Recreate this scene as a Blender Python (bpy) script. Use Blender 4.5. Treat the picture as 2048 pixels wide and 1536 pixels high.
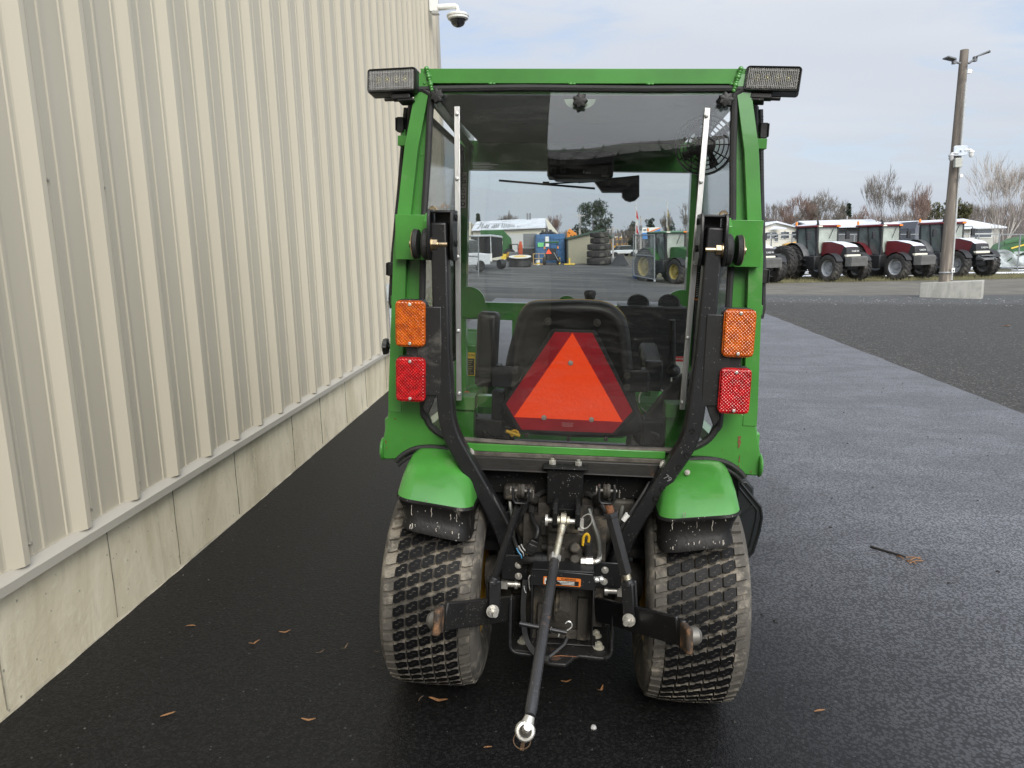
import bpy, bmesh, math, random
import numpy as np
from mathutils import Vector, Matrix, noise as mnoise
rnd = random.Random(7)
sc = bpy.context.scene
COL = sc.collection
for o in list(bpy.data.objects): bpy.data.objects.remove(o)
# ---------------------------------------------------------------- camera, sky, sun, exposure
F, PITCH, ROLL, HC = 1486.46, .1782, -.026, 1.4267
cam_d = bpy.data.cameras.new('camera'); cam = bpy.data.objects.new('camera', cam_d); COL.objects.link(cam)
cam_d.sensor_fit = 'HORIZONTAL'; cam_d.sensor_width = 36; cam_d.lens = 36*F/2048
cam_d.clip_start = .05; cam_d.clip_end = 2000
c_up0 = Vector((0, math.sin(PITCH), math.cos(PITCH))); c_fw = Vector((0, math.cos(PITCH), -math.sin(PITCH)))
c_r = Vector((1, 0, 0))*math.cos(ROLL) + c_up0*math.sin(ROLL)
c_u = -Vector((1, 0, 0))*math.sin(ROLL) + c_up0*math.cos(ROLL)
CAM = Vector((0, 0, HC))
cam.matrix_world = Matrix(((c_r.x, c_u.x, -c_fw.x, 0), (c_r.y, c_u.y, -c_fw.y, 0), (c_r.z, c_u.z, -c_fw.z, HC), (0, 0, 0, 1)))
sc.camera = cam
SUN_EL, SUN_AZ = math.radians(36), math.radians(180-13)   # azimuth of the sun seen from the ground, clockwise from +Y
sun_d = bpy.data.lights.new('sun', 'SUN'); sun = bpy.data.objects.new('sun', sun_d); COL.objects.link(sun)
sun_d.energy = 1.5; sun_d.angle = math.radians(26); sun_d.color = (1, .93, .82)
sdir = Vector((math.sin(SUN_AZ)*math.cos(SUN_EL), math.cos(SUN_AZ)*math.cos(SUN_EL), math.sin(SUN_EL)))
sun.rotation_euler = sdir.to_track_quat('Z', 'Y').to_euler()
sun.location = (0, -20, 30)
W = bpy.data.worlds.new('World'); sc.world = W; W.use_nodes = True
sc.view_settings.view_transform = 'Standard'; sc.view_settings.look = 'None'
sc.view_settings.gamma = 1; sc.view_settings.use_curve_mapping = False
sc.view_settings.exposure = .36
sc.render.engine = 'CYCLES'
sc.cycles.max_bounces = 10; sc.cycles.transparent_max_bounces = 16; sc.cycles.glossy_bounces = 4; sc.cycles.diffuse_bounces = 3
sc.cycles.use_denoising = True; sc.cycles.caustics_reflective = False; sc.cycles.caustics_refractive = False

class NT:
    def __init__(s, tree): s.t = tree; s.n = tree.nodes; s.l = tree.links
    def add(s, typ, **kw):
        nd = s.n.new(typ)
        for k, v in kw.items():
            if k in ('inp',):
                for i, x in v.items():
                    if isinstance(x, bpy.types.NodeSocket): s.l.new(x, nd.inputs[i])
                    else: nd.inputs[i].default_value = x
            else: setattr(nd, k, v)
        return nd
    def math(s, op, a, b=None, clamp=False):
        nd = s.n.new('ShaderNodeMath'); nd.operation = op; nd.use_clamp = clamp
        for i, x in enumerate((a, b)):
            if x is None: continue
            if isinstance(x, bpy.types.NodeSocket): s.l.new(x, nd.inputs[i])
            else: nd.inputs[i].default_value = x
        return nd.outputs[0]
    def mix(s, fac, a, b, mode='MIX'):
        nd = s.n.new('ShaderNodeMixRGB'); nd.blend_type = mode
        for i, x in enumerate((fac, a, b)):
            if isinstance(x, bpy.types.NodeSocket): s.l.new(x, nd.inputs[i])
            else: nd.inputs[i].default_value = x if i == 0 else (tuple(x)+(1,))[:4]
        return nd.outputs[0]
    def ramp(s, fac, p0, p1, c0=(0, 0, 0, 1), c1=(1, 1, 1, 1), ease=True):
        nd = s.n.new('ShaderNodeMapRange'); nd.interpolation_type = 'SMOOTHSTEP' if ease else 'LINEAR'
        s.l.new(fac, nd.inputs[0]); nd.inputs[1].default_value = p0; nd.inputs[2].default_value = p1
        return nd.outputs[0]
    def noise(s, vec, scale, detail=4, rough=.55, dist=0):
        nd = s.n.new('ShaderNodeTexNoise'); nd.inputs['Scale'].default_value = scale; nd.inputs['Detail'].default_value = detail
        nd.inputs['Roughness'].default_value = rough; nd.inputs['Distortion'].default_value = dist
        if vec is not None: s.l.new(vec, nd.inputs['Vector'])
        return nd.outputs['Fac']
    def mapping(s, vec, scale=(1, 1, 1), loc=(0, 0, 0), rot=(0, 0, 0)):
        nd = s.n.new('ShaderNodeMapping'); s.l.new(vec, nd.inputs[0])
        nd.inputs['Scale'].default_value = scale; nd.inputs['Location'].default_value = loc; nd.inputs['Rotation'].default_value = rot
        return nd.outputs[0]

def build_world():
    t = NT(W.node_tree); t.n.clear()
    out = t.add('ShaderNodeOutputWorld'); bg = t.add('ShaderNodeBackground')
    sky = t.add('ShaderNodeTexSky', sky_type='NISHITA', sun_disc=False)
    sky.sun_elevation = SUN_EL; sky.sun_rotation = SUN_AZ; sky.air_density = 1; sky.dust_density = 1; sky.ozone_density = 1.5
    co = t.add('ShaderNodeTexCoord')
    g = co.outputs['Generated']
    sep = t.add('ShaderNodeSeparateXYZ', inp={0: g})
    # cloud sheet: project the direction on a plane overhead so the bands flatten to the horizon
    zz = t.math('ADD', t.math('ABSOLUTE', sep.outputs[2]), .12)
    px = t.math('DIVIDE', sep.outputs[0], zz); py = t.math('DIVIDE', sep.outputs[1], zz)
    v = t.add('ShaderNodeCombineXYZ', inp={0: px, 1: py, 2: 0.0}).outputs[0]
    n1 = t.noise(t.mapping(v, (.55, .8, 1), (3.1, 1.7, 0)), 1.0, 6, .55, .3)
    n2 = t.noise(t.mapping(v, (.25, .5, 1), (8.3, .4, 0)), 1.3, 3, .5, .2)
    n3 = t.noise(t.mapping(v, (1.6, 2.4, 1), (1.3, 5.4, 0)), 1.6, 6, .6, .6)
    cover = t.ramp(t.math('ADD', n1, t.math('MULTIPLY', t.math('SUBTRACT', n3, .5), .35)), .24, .52)
    light = t.ramp(n2, .3, .72)
    ccol = t.mix(light, (5.3, 5.7, 6.5), (6.9, 7.15, 7.6))
    # low on the horizon: thicker, greyer blue cloud bank
    bank = t.ramp(t.math('ADD', t.math('ABSOLUTE', sep.outputs[2]), t.math('MULTIPLY', t.math('SUBTRACT', n1, .5), .10)), .02, .20)
    ccol = t.mix(bank, (4.5, 5.0, 5.9), ccol)
    skyc = t.mix(1.0, sky.outputs[0], (1.1, 1.1, 1.1), 'MULTIPLY')
    skyc = t.mix(.45, skyc, (5.2, 6.3, 8.2))
    # the thin cloud glows in a broad patch round the hidden sun
    dt = t.add('ShaderNodeVectorMath', operation='DOT_PRODUCT', inp={0: g}); dt.inputs[1].default_value = tuple(sdir)
    glow = t.math('ADD', 1.0, t.math('MULTIPLY', t.ramp(dt.outputs['Value'], .3, 1.0), 2.7))
    ccol = t.mix(1.0, ccol, t.add('ShaderNodeCombineColor', inp={0: glow, 1: t.math('MULTIPLY', glow, .985), 2: t.math('MULTIPLY', glow, .95)}).outputs[0], 'MULTIPLY')
    cov = t.math('MAXIMUM', cover, t.math('SUBTRACT', 1.0, bank))
    col = t.mix(t.math('MULTIPLY', cov, .93), skyc, ccol)
    t.l.new(col, bg.inputs[0]); bg.inputs[1].default_value = .1
    t.l.new(bg.outputs[0], out.inputs[0])
build_world()

# ---------------------------------------------------------------- materials
MATS = {}
def pm(name, col, rough=.5, metal=0, var=.12, vscale=12, bump=0, bscale=60, spec=.5, coat=0, coatr=.1,
       dirt=None, dirt_amt=0, dscale=6, emit=None, coords='Object', trans=0, alpha=1, stretch=(1, 1, 1)):
    """principled material with soft colour variation, optional dirt blotches and fine relief"""
    if name in MATS: return MATS[name]
    m = bpy.data.materials.new(name); m.use_nodes = True; t = NT(m.node_tree); t.n.clear()
    out = t.add('ShaderNodeOutputMaterial'); b = t.add('ShaderNodeBsdfPrincipled')
    t.l.new(b.outputs[0], out.inputs[0])
    co = t.add('ShaderNodeTexCoord').outputs[coords]
    co = t.mapping(co, stretch)
    c = tuple(col)
    n = t.noise(co, vscale, 5, .6)
    cc = t.mix(t.ramp(n, .25, .75), tuple(x*(1-var) for x in c), tuple(min(1, x*(1+var)) for x in c))
    if dirt is not None:
        dn = t.noise(co, dscale, 6, .65, .5)
        f = t.math('MULTIPLY', t.ramp(dn, .68-dirt_amt*.5, .80-dirt_amt*.3), min(1, .35+dirt_amt))
        cc = t.mix(f, cc, dirt)
        t.l.new(t.math('ADD', t.math('MULTIPLY', f, .35), rough, True), b.inputs['Roughness'])
    else:
        rn = t.noise(co, vscale*2.3, 3)
        t.l.new(t.math('ADD', t.math('MULTIPLY', t.math('SUBTRACT', rn, .5), .18), rough, True), b.inputs['Roughness'])
    t.l.new(cc, b.inputs['Base Color'])
    b.inputs['Metallic'].default_value = metal
    b.inputs['Specular IOR Level'].default_value = spec
    b.inputs['Coat Weight'].default_value = coat; b.inputs['Coat Roughness'].default_value = coatr
    if trans: b.inputs['Transmission Weight'].default_value = trans
    if emit: b.inputs['Emission Color'].default_value = (*emit[:3], 1); b.inputs['Emission Strength'].default_value = emit[3]
    if bump:
        bn = t.noise(co, bscale, 4, .6)
        bp = t.add('ShaderNodeBump', inp={'Height': bn}); bp.inputs['Strength'].default_value = bump; bp.inputs['Distance'].default_value = .01
        t.l.new(bp.outputs[0], b.inputs['Normal'])
    MATS[name] = m
    return m

def glass_mat(name, tint, refl=1.0, haze=0.0, ior=1.5):
    if name in MATS: return MATS[name]
    m = bpy.data.materials.new(name); m.use_nodes = True; t = NT(m.node_tree); t.n.clear()
    out = t.add('ShaderNodeOutputMaterial')
    tr = t.add('ShaderNodeBsdfTransparent'); tr.inputs[0].default_value = (*tint, 1)
    gl = t.add('ShaderNodeBsdfGlossy'); gl.inputs['Roughness'].default_value = .004
    fr = t.add('ShaderNodeFresnel'); fr.inputs[0].default_value = ior
    mx = t.add('ShaderNodeMixShader')
    t.l.new(t.math('MULTIPLY', fr.outputs[0], refl, True), mx.inputs[0])
    t.l.new(tr.outputs[0], mx.inputs[1]); t.l.new(gl.outputs[0], mx.inputs[2])
    # gentle waviness of the pane
    co = t.add('ShaderNodeTexCoord').outputs['Object']
    bp = t.add('ShaderNodeBump', inp={'Height': t.noise(co, 2.2, 1, .4)}); bp.inputs['Strength'].default_value = .09; bp.inputs['Distance'].default_value = .03
    t.l.new(bp.outputs[0], gl.inputs['Normal'])
    last = mx.outputs[0]
    if haze:
        df = t.add('ShaderNodeBsdfDiffuse'); df.inputs[0].default_value = (.55, .53, .5, 1)
        m2 = t.add('ShaderNodeMixShader')
        sm = t.noise(t.mapping(co, (3, 3, 14)), 3.0, 6, .65, .8); sp = t.noise(co, 90, 2, .5)
        f = t.math('ADD', t.math('MULTIPLY', t.ramp(sm, .42, .8), haze), t.math('MULTIPLY', t.ramp(sp, .74, .80), .16))
        t.l.new(f, m2.inputs[0]); t.l.new(last, m2.inputs[1]); t.l.new(df.outputs[0], m2.inputs[2]); last = m2.outputs[0]
    t.l.new(last, out.inputs[0]); MATS[name] = m
    return m

def worn(name, col, wear_col, amount=.3, rough=.5, metal=0, wscale=25, wrough=.8, bump=.2, spec=.5, speck=0, stretch=(1, 1, 1), coat=0):
    """paint or plastic with worn, rusty or dusty patches and fine specks"""
    if name in MATS: return MATS[name]
    m = bpy.data.materials.new(name); m.use_nodes = True; t = NT(m.node_tree); t.n.clear()
    out = t.add('ShaderNodeOutputMaterial'); b = t.add('ShaderNodeBsdfPrincipled'); t.l.new(b.outputs[0], out.inputs[0])
    co = t.mapping(t.add('ShaderNodeTexCoord').outputs['Object'], stretch)
    a = t.noise(co, wscale, 8, .7, .4); bgn = t.noise(co, wscale*.22, 3, .5)
    f = t.ramp(t.math('ADD', t.math('MULTIPLY', a, .6), t.math('MULTIPLY', bgn, .4)), .62-amount*.35, .70-amount*.2)
    cc = t.mix(t.ramp(t.noise(co, wscale*.5, 4), .3, .7), tuple(x*.85 for x in col), tuple(x*1.15 for x in col))
    if speck:
        vo = t.add('ShaderNodeTexVoronoi', inp={'Vector': co}); vo.inputs['Scale'].default_value = 150
        sf = t.math('MULTIPLY', t.math('LESS_THAN', vo.outputs['Distance'], .13), t.math('GREATER_THAN', t.noise(co, 60, 2), .62-speck*.1))
        cc = t.mix(t.math('MULTIPLY', sf, speck), cc, (.55, .53, .48))
    cc = t.mix(f, cc, wear_col)
    t.l.new(cc, b.inputs['Base Color'])
    t.l.new(t.math('ADD', t.math('MULTIPLY', f, wrough-rough), rough, True), b.inputs['Roughness'])
    b.inputs['Metallic'].default_value = metal; b.inputs['Specular IOR Level'].default_value = spec; b.inputs['Coat Weight'].default_value = coat
    if bump:
        bp = t.add('ShaderNodeBump', inp={'Height': t.noise(co, wscale*4, 4, .6)}); bp.inputs['Strength'].default_value = bump; bp.inputs['Distance'].default_value = .004
        t.l.new(bp.outputs[0], b.inputs['Normal'])
    MATS[name] = m
    return m

def lens_mat(name, col, dark):
    """moulded prismatic lamp lens"""
    if name in MATS: return MATS[name]
    m = bpy.data.materials.new(name); m.use_nodes = True; t = NT(m.node_tree); t.n.clear()
    out = t.add('ShaderNodeOutputMaterial'); b = t.add('ShaderNodeBsdfPrincipled'); t.l.new(b.outputs[0], out.inputs[0])
    co = t.add('ShaderNodeTexCoord').outputs['Object']
    n = t.noise(co, 45, 3, .6)
    t.l.new(t.mix(t.ramp(n, .3, .7), dark, col), b.inputs['Base Color'])
    b.inputs['Roughness'].default_value = .12; b.inputs['Specular IOR Level'].default_value = .6
    b.inputs['Subsurface Weight'].default_value = .3; b.inputs['Subsurface Radius'].default_value = (.02, .006, .003); b.inputs['Subsurface Scale'].default_value = .5
    MATS[name] = m
    return m

GREEN = worn('green_paint', (.058, .245, .039), (.125, .27, .09), .16, .30, 0, 9, .32, .05, .5, 0, coat=.6)
GREEN_SHADED = worn('green_paint_shaded', (.042, .19, .036), (.07, .20, .06), .05, .4, 0, 9, .4, .05)  # same green paint, the dimming behind the cab glass put into its colour
BLACKP = worn('black_paint', (.012, .012, .013), (.05, .045, .04), .05, .38, 0, 30, .7, .08, .5, .6)
BLKSP = worn('speckled_black', (.007, .007, .007), (.06, .055, .045), .04, .6, 0, 30, .8, .2, .22, 1.0)
BLACKD = worn('black_paint_dusty', (.013, .0125, .012), (.09, .078, .06), .10, .5, 0, 22, .85, .3, .5, .9)
RUSTY = worn('rusty_black_steel', (.020, .018, .016), (.16, .075, .035), .08, .55, 0, 14, .9, .4)
RUST = worn('rust', (.20, .085, .04), (.10, .05, .03), .4, .85, 0, 40, .9, .5)
PLAST = worn('black_plastic', (.016, .016, .016), (.08, .075, .065), .16, .42, 0, 12, .8, .25, .5, .5)
PLASTR = worn('scuffed_black_plastic', (.013, .0125, .012), (.22, .20, .17), .06, .42, 0, 30, .85, .3, .25, .9, stretch=(1, 1, .35))
RUBBER = pm('rubber_seal', (.022, .022, .022), .6, bump=.35, bscale=220, var=.2)
RUBBER2 = pm('pale_dirty_rubber', (.09, .08, .065), .7, bump=.3, bscale=120, var=.4, vscale=30)
HOSE = pm('corrugated_hose', (.02, .02, .02), .5, bump=.1)
STEEL = worn('zinc_steel', (.62, .60, .55), (.4, .34, .24), .12, .34, .65, 40, .6, .15)
ALU = worn('brushed_aluminium', (.62, .62, .60), (.42, .42, .41), .2, .36, 1, 30, .5, .2, stretch=(3, 3, .3))
GOLD = worn('yellow_zinc', (.55, .43, .28), (.4, .3, .2), .2, .3, 1, 50, .5, .1)
THREAD = worn('worn_zinc_thread', (.50, .47, .38), (.3, .22, .12), .25, .45, 1, 60, .8, .4)
CAST = worn('dark_cast_iron', (.052, .047, .040), (.15, .125, .09), .3, .6, .2, 26, .9, .6)
YELLOW = pm('yellow_rim_paint', (.48, .27, .02), .45, var=.15, dirt=(.12, .09, .05), dirt_amt=.25)
ORANGE = lens_mat('amber_lens', (.66, .14, .008), (.36, .06, .003))
RED = lens_mat('red_lens', (.60, .008, .012), (.26, .003, .005))
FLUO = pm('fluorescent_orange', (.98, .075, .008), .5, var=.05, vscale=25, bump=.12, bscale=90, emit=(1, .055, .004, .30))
REFLRED = worn('red_reflective_border', (.46, .014, .026), (.60, .05, .06), .12, .35, 0, 20, .4, .15)
SEATM = worn('seat_shell', (.022, .021, .020), (.10, .09, .08), .12, .45, 0, 7, .8, .12, .5, .3, stretch=(1, 1, 2.5))
TYRE = worn('tyre_rubber_dry', (.092, .084, .072), (.26, .232, .188), .38, .85, 0, 26, .95, .5)
LUG = worn('tyre_lug_wet', (.007, .007, .008), (.03, .028, .025), .02, .42, 0, 16, .6, .25, .13, .1)
GLASS = glass_mat('rear_glass', (.935, .945, .94), 1.15, .026)
GLASS2 = glass_mat('cab_glass', (.97, .98, .975), .7, .008)
CREAM = pm('cream_siding', (.555, .505, .395), .38, var=.045, vscale=3, spec=.4, bump=.03, bscale=5, dirt=(.48, .44, .35), dirt_amt=.12, dscale=5, stretch=(1, 1, .12))
TRIM = pm('cream_trim', (.44, .41, .345), .38, var=.03, vscale=3)
WHITE = pm('white_plastic', (.78, .78, .74), .35, var=.04)
SNOW = pm('thin_snow', (.80, .82, .86), .8, var=.06, vscale=8, bump=.3, bscale=20)
CHROME = pm('bright_metal', (.72, .72, .70), .25, .6, var=.05)
CLEAR = glass_mat('clear_lens', (.85, .85, .84), 1.0, .10)
LABEL = pm('white_print', (.75, .74, .70), .5, var=.05)
BLACKINK = pm('black_print', (.01, .01, .01), .5)
ORANGEP = pm('orange_print', (.75, .20, .03), .5, var=.1)
YELLOWP = pm('yellow_print', (.75, .52, .05), .5, var=.1)
REDP = pm('red_print', (.6, .03, .03), .5, var=.1)
GREENP = pm('light_green_print', (.15, .55, .2), .5)

# ---------------------------------------------------------------- mesh helpers
def V(*a): return Vector(a)
class MB:
    def __init__(s): s.v = []; s.f = []; s.m = []
    def add(s, vs, fs, mi=0):
        o = len(s.v); s.v += [tuple(v) for v in vs]; s.f += [tuple(i+o for i in f) for f in fs]; s.m += [mi]*len(fs)
        return s
    def box(s, c, d, M=None, mi=0):
        x, y, z = d[0]/2, d[1]/2, d[2]/2
        vs = [V(a*x, b*y, e*z) for e in (-1, 1) for b in (-1, 1) for a in (-1, 1)]
        if M is not None: vs = [M @ v for v in vs]
        c = Vector(c); vs = [v+c for v in vs]
        return s.add(vs, [(0, 2, 3, 1), (4, 5, 7, 6), (0, 1, 5, 4), (2, 6, 7, 3), (0, 4, 6, 2), (1, 3, 7, 5)], mi)
    def bar(s, p0, p1, w, h, up=(0, 0, 1), mi=0):
        """rectangular bar from p0 to p1; w across, h along up"""
        p0, p1 = Vector(p0), Vector(p1); d = p1-p0; L = d.length; d.normalize()
        u = Vector(up); x = d.cross(u)
        if x.length < 1e-4: x = d.cross(V(1, 0, 0))
        x.normalize(); z = x.cross(d)
        M = Matrix((x, d, z)).transposed()
        return s.box((p0+p1)/2, (w, L, h), M, mi)
    def prism(s, poly, vec, mi=0, mi_side=None):
        """closed polygon of 3D points extruded along vec"""
        n = len(poly); a = [Vector(p) for p in poly]; vec = Vector(vec)
        s.add(a+[p+vec for p in a], [tuple(range(n))[::-1], tuple(range(n, 2*n))], mi)
        o = len(s.v)-2*n
        for i in range(n):
            j = (i+1) % n; s.f.append((o+i, o+j, o+n+j, o+n+i)); s.m.append(mi if mi_side is None else mi_side)
        return s
    def tube(s, pts, r, n=8, closed=False, mi=0, caps=True, sq=None):
        P = [Vector(p) for p in pts]; N = len(P); rings = []
        def tang(i):
            if closed: return (P[(i+1) % N]-P[i-1]).normalized()
            if i == 0: return (P[1]-P[0]).normalized()
            if i == N-1: return (P[-1]-P[-2]).normalized()
            return ((P[i+1]-P[i]).normalized()+(P[i]-P[i-1]).normalized()).normalized()
        t0 = tang(0); ref = V(0, 0, 1) if abs(t0.z) < .9 else V(1, 0, 0)
        x = t0.cross(ref).normalized()
        for i in range(N):
            t = tang(i); x = (x-t*x.dot(t)).normalized(); y = t.cross(x)
            rr = r[i] if isinstance(r, (list, tuple)) else r
            if sq:   # rectangular section (w, h)
                k = [(-1, -1), (1, -1), (1, 1), (-1, 1)]
                rings.append([P[i]+x*a*sq[0]/2+y*b*sq[1]/2 for a, b in k])
            else:
                rings.append([P[i]+x*rr*math.cos(2*math.pi*k/n)+y*rr*math.sin(2*math.pi*k/n) for k in range(n)])
        if sq: n = 4
        o = len(s.v); s.v += [tuple(v) for rg in rings for v in rg]
        for i in range(N if closed else N-1):
            j = (i+1) % N
            for k in range(n):
                q = (k+1) % n; s.f.append((o+i*n+k, o+i*n+q, o+j*n+q, o+j*n+k)); s.m.append(mi)
        if caps and not closed:
            s.f.append(tuple(o+k for k in range(n))[::-1]); s.m.append(mi)
            s.f.append(tuple(o+(N-1)*n+k for k in range(n))); s.m.append(mi)
        return s
    def cyl(s, p0, p1, r0, r1=None, n=14, mi=0): return s.tube([p0, p1], [r0, r0 if r1 is None else r1], n, mi=mi)
    def lathe(s, prof, o=(0, 0, 0), axis=(0, 0, 1), n=20, mi=0, arc=None):
        """profile of (radius, height) turned about axis through o"""
        a = Vector(axis).normalized(); o = Vector(o); ref = V(0, 0, 1) if abs(a.z) < .9 else V(1, 0, 0)
        x = a.cross(ref).normalized(); y = a.cross(x); b = len(s.v)
        for r, h in prof:
            for k in range(n):
                t = 2*math.pi*k/n; s.v.append(tuple(o+a*h+(x*math.cos(t)+y*math.sin(t))*max(r, 1e-5)))
        for i in range(len(prof)-1):
            for k in range(n):
                q = (k+1) % n; s.f.append((b+i*n+k, b+i*n+q, b+(i+1)*n+q, b+(i+1)*n+k)); s.m.append(mi)
        return s
    def ball(s, c, r, n=10, mi=0, sz=1):
        return s.lathe([(r*math.sin(math.pi*i/n), -r*sz*math.cos(math.pi*i/n)) for i in range(n+1)], c, (0, 0, 1), n*2, mi)
    def bolt(s, p, axis, r=.009, h=.007, mi=0, washer=True):
        p = Vector(p); a = Vector(axis).normalized()
        if washer: s.cyl(p, p+a*.002, r*1.45, n=12, mi=mi)
        s.cyl(p+a*.002, p+a*(.002+h), r, n=6, mi=mi)
        s.cyl(p+a*(.002+h), p+a*(.002+h*1.5), r*.5, n=8, mi=mi)
        return s
    def grid(s, fn, nu, nv, mi=0, flip=False):
        o = len(s.v)
        for i in range(nu+1):
            for j in range(nv+1): s.v.append(tuple(fn(i/nu, j/nv)))
        for i in range(nu):
            for j in range(nv):
                a = o+i*(nv+1)+j; q = (a, a+nv+1, a+nv+2, a+1)
                s.f.append(q[::-1] if flip else q); s.m.append(mi)
        return s
    def mesh(s, name, mats, smooth=38):
        me = bpy.data.meshes.new(name); me.from_pydata(s.v, [], s.f)
        mats = mats if isinstance(mats, (list, tuple)) else [mats]
        for m in mats: me.materials.append(m)
        if len(mats) > 1: me.polygons.foreach_set('material_index', s.m)
        bm = bmesh.new(); bm.from_mesh(me); bmesh.ops.recalc_face_normals(bm, faces=bm.faces); bm.to_mesh(me); bm.free()
        if smooth:
            me.polygons.foreach_set('use_smooth', [True]*len(me.polygons)); me.set_sharp_from_angle(angle=math.radians(smooth))
        me.update()
        return me
    def build(s, name, mats, parent=None, bevel=0, smooth=38, seg=2, loc=None):
        o = bpy.data.objects.new(name, s.mesh(name, mats, smooth)); COL.objects.link(o)
        if parent is not None: o.parent = parent
        if loc is not None: o.location = loc
        if bevel:
            md = o.modifiers.new('bevel', 'BEVEL'); md.width = bevel; md.segments = seg; md.limit_method = 'ANGLE'; md.angle_limit = math.radians(40)
            md.use_clamp_overlap = True; md.harden_normals = False
        return o
def place(mesh, name, parent=None, M=None):
    o = bpy.data.objects.new(name, mesh); COL.objects.link(o)
    if parent is not None: o.parent = parent
    if M is not None: o.matrix_basis = M
    return o
def tag(o, label=None, cat=None, group=None, kind=None):
    if label: o['label'] = label
    if cat: o['category'] = cat
    if group: o['group'] = group
    if kind: o['kind'] = kind
    return o
def thing(name, label, cat, loc=(0, 0, 0), rz=0, group=None, M=None):
    o = bpy.data.objects.new(name, None); COL.objects.link(o); o.empty_display_size = .2
    if M is not None: o.matrix_basis = M
    else: o.location = loc; o.rotation_euler = (0, 0, rz)
    return tag(o, label, cat, group)
CH = {}
def kids(o): return [c for c in bpy.data.objects if c.parent == o]
def copy_tree(o, parent=None):
    c = o.copy(); COL.objects.link(c)
    if parent is not None: c.parent = parent
    for ch in kids(o): copy_tree(ch, c)
    return c
def rrect(w, h, r, n=5):
    """rounded rectangle outline, centred, list of (x, y)"""
    out = []
    for cx, cy, a0 in ((w/2-r, h/2-r, 0), (-w/2+r, h/2-r, 90), (-w/2+r, -h/2+r, 180), (w/2-r, -h/2+r, 270)):
        for i in range(n+1):
            a = math.radians(a0+90*i/n); out.append((cx+r*math.cos(a), cy+r*math.sin(a)))
    return out
def smoothpts(pts, k=4, closed=False):
    """catmull-rom through points"""
    P = [Vector(p) for p in pts]; N = len(P); out = []
    rng = range(N) if closed else range(N-1)
    for i in rng:
        p0 = P[i-1] if (i > 0 or closed) else P[i]; p1 = P[i]; p2 = P[(i+1) % N]; p3 = P[(i+2) % N] if (closed or i+2 < N) else P[i+1]
        for j in range(k):
            t = j/k; out.append(.5*((2*p1)+(p2-p0)*t+(2*p0-5*p1+4*p2-p3)*t*t+(3*p1-p0-3*p2+p3)*t**3))
    if not closed: out.append(P[-1])
    return out
def fillet(pts, r, k=4):
    """round the corners of an open polyline"""
    P = [Vector(p) for p in pts]; out = [P[0]]
    for i in range(1, len(P)-1):
        a = (P[i-1]-P[i]); b = (P[i+1]-P[i]); q = min(r, a.length*.45, b.length*.45)
        A = P[i]+a.normalized()*q; B = P[i]+b.normalized()*q
        for j in range(k+1):
            t = j/k; out.append((1-t)**2*A+2*t*(1-t)*P[i]+t*t*B)
    out.append(P[-1])
    return out
_fontc = {}
def text_mesh(txt, size, depth=0.0006, align='CENTER'):
    c = bpy.data.curves.new('lettering', 'FONT'); c.body = txt; c.size = size; c.align_x = align; c.align_y = 'CENTER'; c.extrude = depth; c.resolution_u = 2
    o = bpy.data.objects.new('lettering', c); COL.objects.link(o)
    dg = bpy.context.evaluated_depsgraph_get(); me = bpy.data.meshes.new_from_object(o.evaluated_get(dg))
    bpy.data.objects.remove(o)
    return me
def lettering(txt, size, mat, parent, M, depth=.0006, align='CENTER'):
    me = text_mesh(txt, size, depth, align); me.materials.clear(); me.materials.append(mat)
    return place(me, 'lettering', parent, M)
def frameM(o, x, y):
    """matrix with local x,y axes at o (z = x cross y)"""
    x = Vector(x).normalized(); y = Vector(y).normalized(); z = x.cross(y).normalized(); y = z.cross(x)
    o = Vector(o)
    return Matrix(((x.x, y.x, z.x, o.x), (x.y, y.y, z.y, o.y), (x.z, y.z, z.z, o.z), (0, 0, 0, 1)))

# ---------------------------------------------------------------- survey: sight lines of the camera, used to find where things stand
def sight(px, py): return (c_r*((px-1024)/F)-c_u*((py-768)/F)+c_fw).normalized()
def at(px, py, Y):
    d = sight(px, py); return CAM+d*(Y/d.y)
# the lot: the paving by the building falls away to the right, the yard beyond rolls gently
TX, TY, YAW, TR = .1397, 2.3412, .093, .0458
_cy, _sy = math.cos(YAW), math.sin(YAW)
TM = Matrix.Translation((TX, TY, 0)) @ Matrix.Rotation(-YAW, 4, 'Z') @ Matrix.Rotation(TR, 4, 'Y')
def plane_z(x, y): return -.028-math.tan(TR)*((x-TX)*_cy-(y-TY)*_sy)
_ctl = []
for yy in (-14, -4, 2, 6, 10, 14):
    for xx in (-3, 0, 2.5, 4.5): _ctl.append((xx, yy, plane_z(xx, yy)*(1 if xx < 4 else .9)))
for p in [(3.5, 65, .25), (8.4, 39, -.50), (-1.8, 37, .15), (17.9, 40, -.65), (14.8, 25, -.52), (24, 41, -.7), (29, 41, -.72), (-8, 62, .5), (14, 62, -.1), (10, 20, -.35),
          (5, 25, -.15), (20, 70, -.3), (40, 60, -.6), (45, 30, -.8), (-25, 30, .6), (-20, 60, .7), (0, 110, .4), (60, 110, -.4), (-60, 110, .8), (20, 5, -.5), (20, -12, -.5), (-20, 0, .5), (45, 0, -.8), (-10, 20, .5)]: _ctl.append(p)
_A = np.array(_ctl)
def _U(r2): return np.where(r2 > 1e-9, r2*np.log(np.maximum(r2, 1e-9)), 0)
_n = len(_A); _K = _U(((_A[:, None, :2]-_A[None, :, :2])**2).sum(-1))+np.eye(_n)*2.0
_P = np.c_[np.ones(_n), _A[:, :2]]
_S = np.linalg.solve(np.block([[_K, _P], [_P.T, np.zeros((3, 3))]]), np.r_[_A[:, 2], 0, 0, 0])
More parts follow.
